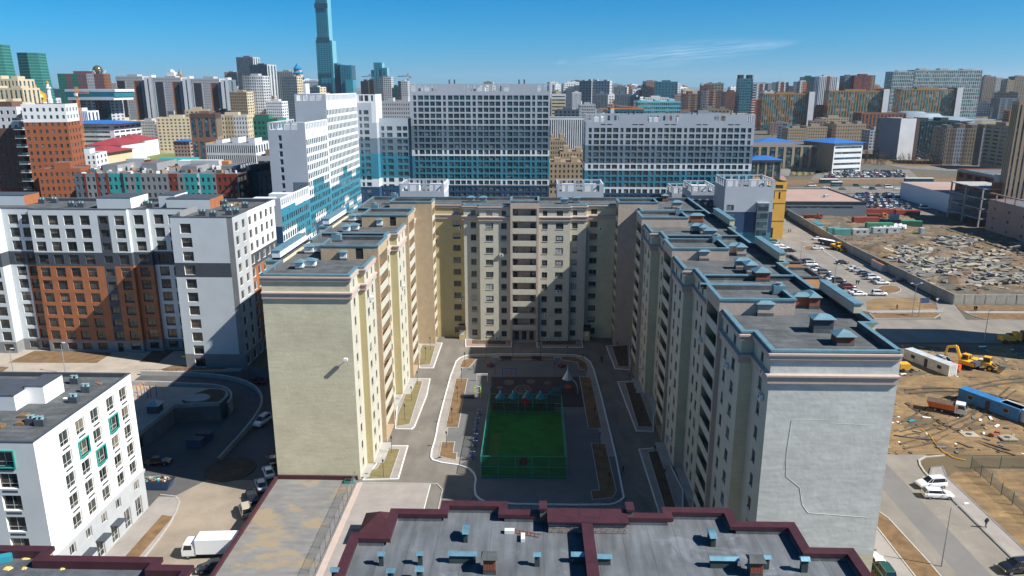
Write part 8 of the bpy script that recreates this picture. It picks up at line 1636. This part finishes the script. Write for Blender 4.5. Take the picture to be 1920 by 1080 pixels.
# skyline blocks: (px0, px1, top y, distance, depth, wall, columns, options, description)
sky_list = [
 (443, 476, 107, 1300, 26, 'w_slate', 14, dict(vert=True, ww=.5, rot=-6, side='w_pale'), 'twin_tower', 'taller of the two grey ribbed office towers'), (469, 506, 121, 1250, 26, 'w_slate', 14, dict(vert=True, ww=.5, rot=-14, side='w_pale'), 'twin_tower', 'lower and nearer of the two grey ribbed office towers'),
 (454, 492, 142, 820, 22, 'w_pale', 9, dict(ww=.6, stripes=[(.35, 'w_grey'), (.3, 'w_pale'), (.35, 'w_white')]), 'apartment_tower', 'white tower with rounded balconies before the grey ribbed towers'), (500, 511, 136, 1400, 20, 'w_glassteal', 3, {}, 'office_tower', 'narrow dark green tower right of the ribbed towers'),
 (519, 548, 134, 1300, 22, 'w_grey', 8, dict(vert=True, ww=.4, side='w_pink'), 'apartment_tower', 'pinkish grey tower pair left of the pagoda tower'), (527, 556, 143, 900, 22, 'w_slate', 8, dict(ww=.6, base=(0, 'w_slate'), side='w_cream'), 'apartment_tower', 'dark grey tower with light balcony bands'),
 (430, 462, 172, 800, 20, 'w_tan', 8, dict(side='w_cream', roof='w_white'), 'apartment_block', 'beige block with a cream corner before the white tower'), (498, 528, 190, 800, 20, 'w_white', 8, {}, 'apartment_block', 'low white block before the dark grey tower'),
 (420, 442, 135, 1800, 22, 'w_pink', 5, dict(side='w_slate'), 'apartment_tower', 'pinkish tower group left of the ribbed towers'), (676, 690, 152, 1200, 20, 'w_dark', 5, dict(glass='dark_void'), 'unfinished_tower', 'unfinished dark frame tower under the small crane'), (690, 700, 150, 1210, 20, 'w_dark', 4, dict(glass='dark_void'), 'unfinished_tower', 'second unfinished frame tower under the small crane'),
 (708, 733, 144, 1150, 20, 'w_slate', 7, dict(side='w_pale', stripes=[(.4, 'w_slate'), (.6, 'w_pale')]), 'apartment_tower', 'grey and white tower before the turquoise tower'), (746, 764, 152, 1150, 20, 'w_pale', 5, dict(stripes=[(.3, 'w_dark'), (.7, 'w_pale')]), 'apartment_tower', 'slim grey and white tower by the red crane'), (733, 748, 162, 1400, 20, 'w_dkgreen', 4, {}, 'office_tower', 'low dark block between the grey towers'),
 (1034, 1061, 176, 850, 20, 'w_cream', 1, dict(ww=.9, wh=1.4, fh=3.6, top=(5, 'w_white')), 'office_tower', 'banded white and dark round-cornered tower right of the middle slab'), (1062, 1074, 165, 1150, 20, 'w_slate', 4, dict(side='w_pale'), 'apartment_tower', 'slim grey tower beside the banded tower'), (1073, 1090, 173, 1100, 22, 'w_white', 7, dict(vert=True, ww=.4), 'apartment_tower', 'white ribbed tower on the middle skyline'),
 (1087, 1117, 196, 800, 24, 'w_pale', 9, dict(side='w_white'), 'apartment_block', 'pale block behind the left end of the right teal slab'), (1091, 1107, 161, 1700, 24, 'w_glassblue', 5, dict(ph=0), 'domed_tower', 'blue-roofed tower left of the spired one'), (1107, 1121, 158, 1690, 22, 'w_cream', 4, dict(ph=0), 'domed_tower', 'cream tower with a dark spire cap'),
 (1118, 1140, 176, 900, 20, 'w_slate', 8, dict(vert=True, ww=.5, side='w_pale'), 'apartment_tower', 'grey and cream ribbed tower behind the orange crane, left'), (1156, 1181, 176, 900, 20, 'w_slate', 8, dict(vert=True, ww=.5, side='w_pale'), 'apartment_tower', 'grey and cream ribbed tower behind the orange crane, right'), (1154, 1170, 163, 1500, 20, 'w_slate', 5, dict(side='w_tan'), 'apartment_tower', 'dark tower with a stepped top on the middle skyline'),
 (1183, 1204, 163, 2000, 24, 'w_pale', 6, {}, 'apartment_tower', 'pale twin-topped block on the far skyline'), (1205, 1225, 163, 1400, 24, 'w_dark', 6, dict(side='w_slate'), 'office_tower', 'black glass block left of centre right skyline'), (1246, 1263, 161, 1500, 24, 'w_dark', 5, dict(side='w_pale'), 'office_tower', 'black glass block with a pale side on the skyline'),
 (1284, 1308, 176, 1000, 24, 'w_brown', 9, dict(stripes=[(.3, 'w_brown'), (.2, 'w_tan'), (.3, 'w_brown'), (.2, 'w_tan')], side='w_pink'), 'housing_tower', 'brown and pink housing block left of the tall brown one'), (1316, 1352, 170, 1000, 26, 'w_brown', 12, dict(stripes=[(.25, 'w_slate'), (.15, 'w_pink'), (.2, 'w_brown'), (.15, 'w_pink'), (.25, 'w_brown')], side='w_pink'), 'housing_tower', 'tallest brown and pink housing block'), (1318, 1337, 160, 1300, 24, 'w_brown', 6, {}, 'housing_tower', 'brown block rising behind the tall pink one'),
 (1360, 1388, 172, 1200, 24, 'w_brown', 8, dict(side='w_pink'), 'housing_tower', 'brown housing block left of the tall glass tower'), (1266, 1284, 178, 1100, 22, 'w_pink', 6, {}, 'housing_tower', 'low pinkish housing block'),
 (1414, 1440, 157, 1500, 22, 'w_pale', 7, dict(stripes=[(.2, 'w_dark'), (.2, 'w_white'), (.25, 'w_red'), (.15, 'w_white'), (.2, 'w_dark')]), 'panel_tower', 'white, black and red panelled tower, leftmost'), (1455, 1479, 154, 1500, 22, 'w_pale', 7, dict(stripes=[(.2, 'w_dark'), (.2, 'w_white'), (.25, 'w_red'), (.15, 'w_white'), (.2, 'w_dark')]), 'panel_tower', 'white, black and red panelled tower, second'), (1495, 1521, 153, 1500, 22, 'w_pale', 7, dict(stripes=[(.2, 'w_dark'), (.2, 'w_white'), (.3, 'w_orange'), (.3, 'w_dark')]), 'panel_tower', 'white, black and orange panelled tower before the dark one'),
 (1507, 1531, 144, 1700, 24, 'w_dkgreen', 5, {}, 'office_tower', 'dark green block behind the panelled tower'), (1537, 1571, 143, 1400, 24, 'w_white', 10, dict(ww=.5, vert=True, stripes=[(.4, 'w_white'), (.2, 'w_red'), (.4, 'w_white')]), 'panel_tower', 'white fretted tower with a red centre strip'), (1585, 1603, 142, 1400, 24, 'w_slate', 5, dict(side='w_dark'), 'panel_tower', 'slate end of the dark red tower group'), (1603, 1642, 141, 1390, 24, 'w_red', 9, dict(stripes=[(.4, 'w_red'), (.1, 'w_dkbrown'), (.3, 'w_red'), (.2, 'w_tan')]), 'panel_tower', 'dark red tower group with a tan corner'),
 (1670, 1680, 141, 1600, 24, 'w_glassblue', 3, {}, 'office_tower', 'blue sliver tower at the left end of the green-white slab'),
 (1846, 1868, 143, 1800, 24, 'w_tan', 7, dict(vert=True, ww=.4, side='w_beige'), 'housing_tower', 'beige tower on the right skyline, nearest the green slab'), (1868, 1890, 147, 1800, 24, 'w_tan', 7, dict(side='w_beige', stripes=[(.5, 'w_pale'), (.5, 'w_tan')]), 'housing_tower', 'pale and beige tower pair on the right skyline'), (1890, 1903, 150, 1700, 24, 'w_beige', 4, {}, 'housing_tower', 'smaller beige tower near the right edge'), (1904, 1930, 143, 1700, 24, 'w_tan', 6, {}, 'housing_tower', 'grey-beige tower at the right edge of the skyline')]
for px0, px1, yt, Y, dep, wl, nc, kw, nm, lb in sky_list: gb(nm, lb, px0, px1, yt, Y, dep, wall=wl, nc=nc, ns=kw.pop('ns', 3), **kw)
for px0, px1 in ((1675, 1716), (1716, 1754), (1754, 1796), (1796, 1843)): gb('green_white_slab', {1675: 'leftmost', 1716: 'second', 1754: 'third', 1796: 'rightmost and tallest to the ground'}[px0] + ' section of the huge green glass slab with white frames', px0, px1, 131 if px0 > 1700 else 134, 1400, 30, wall='w_pale', nc=12, ns=4, ww=.74, wh=5.0, fh=6.2, glass='glass_green' if 'glass_green' in M else (M.__setitem__('glass_green', glass_mat('glass_green', (.02, .09, .09), .12, .2, lv=(4, 4, 4))) or 'glass_green'), side='w_glassteal', left='w_glassteal')
for px0, px1, yt, Y, lb in ((1432, 1528, 175, 1150, 'left'), (1557, 1668, 170, 1150, 'middle'), (1692, 1806, 167, 1150, 'right')):
    gb('gold_slab', '%s of three long golden slabs with green glass fronts' % lb, px0, px1 - 9, yt, Y, 24, wall='w_gold', nc=20, ns=3, ww=.68, vert=True, top=(6, 'w_gold'), glass='glass_green', rot=-2, base=(8, 'w_dkgreen'), left='w_orange'); gb('gold_slab_end', 'white end tower of the %s golden slab' % lb, px1 - 10, px1 + 1, yt - 3, Y - 6, 28, wall='w_white', nc=0, ns=2, side='w_gold', ph=0)
gb('brown_link', 'low dark brown wing between the left and middle golden slabs', 1528, 1560, 200, 1170, 24, wall='w_brown', nc=6, ns=2)
T = gb('turquoise_mall', 'turquoise glass mall with a white stepped roof behind the right teal slab', 1197, 1277, 190, 850, 40, wall='curtain_light', nc=22, ns=6, ww=.8, wh=2.6, fh=4.2, glass='glass_green', roof='w_white', ph=3)
T = gb('glass_tower', 'tall blue-green glass tower with a white balcony edge on the right skyline', 1389, 1412, 147, 900, 18, wall='w_glassblue', nc=5, ns=3, ww=.8, fin=False, ph=0); p = T.P(8.5, -9.5); b = MB()
for k in range(26): b.box(p[0] - 1, p[1], 4 + k * 2.8, p[0] + 3.2, p[1] + 6, 4.6 + k * 2.8, M['w_white'])
part('balcony', b, T.T, kind='stuff')
for u in (-5, 5): q_ = T.P(u, 0); b = MB(); b.box(q_[0] - 2.6, q_[1] - 4, T.zt - .5, q_[0] + 2.6, q_[1] + 4, T.zt + 4, M['w_dark']); part('crown', b, T.T)
T.fin()
# pagoda-topped tower, spires and domes
X, Y = lm(560, 1150), 1150; t = thing('pagoda_tower', 'white tower topped with blue pagoda roofs', 'tower', (X, Y, 0)); z = zt_(150, Y); b = MB(); b.box(X - 14, Y - 10, 0, X + 4, Y + 10, z, M['w_pale']); b.box(X + 4, Y - 10, 0, X + 13, Y + 10, z - 5, M['w_white']); part('wall', b, t); defm('pagoda', (.01, .16, .34), .5, .05)
for r, z0_, h_, w_ in ((11, z + 3, 3, 7), (9, z + 10, 3, 6), (7, z + 16, 7, 4.5)): b = MB(); b.box(X - w_, Y - w_, z0_ - 5, X + w_, Y + w_, z0_, M['w_pale']); part('storey', b, t); b = MB(); b.lathe(X, Y, [(r, z0_), (r * .55, z0_ + h_ * .45), (.3, z0_ + h_ + 1)], M['pagoda'], 8); part('pagoda_roof', b, t)
for px, yt, Y, r, m, lb in ((1099, 153, 1700, 9, 'pagoda', 'dark blue pyramid cap'), (1114, 151, 1690, 6, 'w_dark', 'dark onion cap with spire')): X = lm(px, Y); z = zt_(yt, Y); b = MB(); b.lathe(X, Y + 8, [(r, z - 9), (r * .8, z - 5), (r * .3, z - 2), (.2, z + 5)], M[m], 8); solo('roof_cap', b, lb + ' crowning the postmodern tower on the skyline', 'tower cap', (X, Y + 8, z - 9))
for px, yt, w_, lb in ((325, 135, 14, 'white domed building above the middle banded tower'), (340, 140, 10, 'brown pointed tower right of the white dome')):
    X, Y = lm(px, 1900), 1900; t = thing('domed_building', lb, 'building', (X, Y, 0)); z = zt_(yt, Y); m = 'w_white' if 'white' in lb[:6] else 'w_tan'; b = MB(); b.box(X - w_, Y - 10, 0, X + w_, Y + 10, z - 8, M[m]); b.box(X - w_ * .6, Y - 8, z - 8, X + w_ * .6, Y + 8, z, M[m]); part('wall', b, t); b = MB(); b.lathe(X, Y, [(w_ * .5, z), (w_ * .4, z + 4), (.2, z + (7 if m == 'w_white' else 16))], M[m], 10); part('dome', b, t)
# rows of grey housing behind the field
for px0, px1, yt, Y, lb in ((205, 292, 203, 980, 'upper left'), (288, 352, 203, 985, 'upper middle'), (352, 392, 205, 990, 'upper right')): gb('grey_housing', 'long grey housing row with dark glazed bays, %s part' % lb, px0, px1, yt, Y, 20, wall='w_pale', nc=22, ns=3, ww=.42, wh=1.6, stripes=[(.1, 'w_pale'), (.12, 'w_dark'), (.25, 'w_pale'), (.05, 'w_brown'), (.16, 'w_dkgreen'), (.32, 'w_pale')], ph=3)
for px0, px1, yt, Y, lb in ((208, 238, 226, 800, 'leftmost, cream'), (255, 290, 226, 820, 'second'), (288, 320, 232, 790, 'third'), (316, 350, 234, 800, 'rightmost')): gb('balcony_house', 'low housing block with stacked balconies by the field, %s' % lb, px0, px1, yt, Y, 20, wall='w_cream' if px0 == 208 else 'w_pale', nc=7, ns=3, ww=.6, wh=1.2, cap=60, side='w_cream')
# ---- everything else of the city: many plain blocks, seen only as small shapes
random.seed(77); walls = ['w_pale', 'w_pale', 'w_white', 'w_beige', 'w_grey', 'w_pink', 'w_slate', 'w_cream', 'w_tan', 'w_brown', 'w_glassblue', 'w_brick', 'w_white', 'w_slate']
cn = dict(w_pale='pale grey', w_white='white', w_beige='beige', w_grey='grey', w_pink='pinkish', w_slate='slate grey', w_cream='cream', w_tan='tan', w_brown='brown', w_glassblue='blue glass', w_brick='brick red')
def region(px): return 'behind the left banded towers' if px < 430 else 'between the ribbed towers and the tall skyscraper' if px < 640 else 'behind the middle slab' if px < 1030 else 'on the skyline behind the right teal slab' if px < 1400 else 'behind the golden slabs' if px < 1680 else 'on the right skyline'
def fill(n, ylo, yhi, Ya, Yb, pa, pb, wmin=14, wmax=45):
    k = 0
    while k < n:
        px = random.uniform(pa, pb); Y = random.uniform(Ya, Yb); yt = random.uniform(ylo, yhi); z = zt_(yt, Y)
        if z < 8 or z > 95: continue
        X = lm(px, Y); W = random.uniform(wmin, wmax); wl = random.choice(walls)
        d = 'high' if z > 45 else 'mid-rise' if z > 24 else 'low'
        dist = 'far' if Y > 1600 else 'fairly far'
        T = gblock('city_block', '%s %s %s block %s' % (dist, d, cn[wl], region(px)), X - W / 2, X + W / 2, Y, random.uniform(14, 24), z, wall=wl, nc=max(2, int(W / (3.6 if Y < 1400 else 5))), ns=2, ww=.5, wh=1.6 if Y < 1400 else 2.4, fh=3.1 if Y < 1400 else 5, rot=random.uniform(-25, 25), side=random.choice((None, 'w_white', 'w_pale', 'w_cream')), ph=random.choice((1, 1, 2)), grp='plain blocks of the far city')
        T.cap = 0; T.fin(); k += 1
Bld.cap = 0
fill(44, 152, 170, 1700, 3600, -60, 1980, 20, 60); fill(60, 160, 185, 1400, 2600, 420, 1980, 16, 45); fill(16, 160, 185, 1500, 2600, -60, 430, 14, 30); fill(30, 150, 168, 1400, 2600, 1030, 1420, 18, 40); fill(24, 145, 165, 1500, 2600, 400, 600, 18, 34)
fill(26, 178, 205, 1050, 1500, -60, 760); fill(20, 176, 200, 1050, 1500, 1040, 1420); fill(16, 176, 204, 1300, 1800, 1420, 1990); fill(14, 205, 225, 740, 1000, 215, 500, 20, 60); fill(10, 200, 215, 640, 900, 1040, 1400, 20, 40); fill(14, 232, 262, 640, 820, 500, 1030); fill(8, 225, 245, 640, 900, 1830, 2100, 20, 40); fill(7, 215, 240, 900, 1100, 1460, 1680, 20, 50)
sheet('far_field', [(1850, 196), (1990, 196), (1990, 232), (1840, 232)], .05, 'grass_dry')
T = gb('blue_sheds', 'row of low sheds with pale blue roofs near the right edge of the skyline', 1876, 1914, 184, 1500, 30, wall='w_slate', nc=3, ns=2, roof='w_blueroof', ph=0); T = gb('orange_kiosk', 'small bright orange building on the dry field at the right', 1895, 1912, 207, 950, 14, wall='w_orange', nc=2, ns=1, ph=0)
# low hills on the horizon
b = MB()
for i in range(80): a0, a1 = -1.0 + 2.0 * i / 80, -1.0 + 2.0 * (i + 1) / 80; h = lambda a: 28 + 26 * math.sin(a * 5 + 1) + 12 * math.sin(a * 17); Rr = 14000; b.face([(Rr * math.sin(a0), Rr * math.cos(a0), -5), (Rr * math.sin(a1), Rr * math.cos(a1), -5), ((Rr + 2500) * math.sin(a1), (Rr + 2500) * math.cos(a1), h(a1)), ((Rr + 2500) * math.sin(a0), (Rr + 2500) * math.cos(a0), h(a0))], M['ground'])
structure('hills', b)
# thin cloud streaks, high and far behind everything
def cloudmat():
    m = bpy.data.materials.new('thin_cloud'); m.use_nodes = True; n = m.node_tree.nodes; l = m.node_tree.links; b = n['Principled BSDF']; b.inputs['Base Color'].default_value = (.9, .9, .9, 1); b.inputs['Roughness'].default_value = 1
    tc = n.new('ShaderNodeTexCoord'); mp = n.new('ShaderNodeMapping'); mp.inputs['Scale'].default_value = (1.5, 5, 1); nz = n.new('ShaderNodeTexNoise'); nz.inputs['Scale'].default_value = 1.6; nz.inputs['Detail'].default_value = 8
    gr = n.new('ShaderNodeTexGradient'); gr.gradient_type = 'SPHERICAL'; cr = n.new('ShaderNodeValToRGB'); cr.color_ramp.elements[0].position = .38; cr.color_ramp.elements[1].position = .85
    ml = n.new('ShaderNodeMath'); ml.operation = 'MULTIPLY'; m2 = n.new('ShaderNodeMath'); m2.operation = 'MULTIPLY'; m2.inputs[1].default_value = .34
    l.new(tc.outputs['Object'], mp.inputs['Vector']); l.new(mp.outputs[0], nz.inputs['Vector']); l.new(tc.outputs['Object'], gr.inputs['Vector']); l.new(nz.outputs['Fac'], cr.inputs['Fac']); l.new(cr.outputs[0], ml.inputs[0]); l.new(gr.outputs['Fac'], ml.inputs[1]); l.new(ml.outputs[0], m2.inputs[0]); l.new(m2.outputs[0], b.inputs['Alpha']); return m
cm_ = cloudmat()
for px, py, sx, sy, ro in ((1265, 100, 2900, 700, .0), (1052, 117, 200, 160, 0), (1440, 84, 900, 260, 0)):
    Y = 20000; X, z = GY(px, py, Y); me = bpy.data.meshes.new('cloud'); me.from_pydata([(-1, -1, 0), (1, -1, 0), (1, 1, 0), (-1, 1, 0)], [], [(0, 1, 2, 3)]); me.materials.append(cm_); o = bpy.data.objects.new('cloud', me); C.objects.link(o); o.location = (X, Y, z); o.scale = (sx, sy * 2.2, 1); o.rotation_euler = (R(14), R(-6), 0); o['kind'] = 'structure'
# haze
hz = bpy.data.materials.new('haze'); hz.use_nodes = True; n = hz.node_tree.nodes; n.remove(n['Principled BSDF']); pv = n.new('ShaderNodeVolumePrincipled'); pv.inputs['Color'].default_value = (.70, .84, 1, 1); pv.inputs['Density'].default_value = HAZE; pv.inputs['Anisotropy'].default_value = .2
hz.node_tree.links.new(pv.outputs[0], n['Material Output'].inputs['Volume'])
b = MB(); b.box(-16000, -300, -8, 16000, 17000, 330, hz); o = bpy.data.objects.new('haze', b.mesh('haze')); C.objects.link(o); o['kind'] = 'stuff'
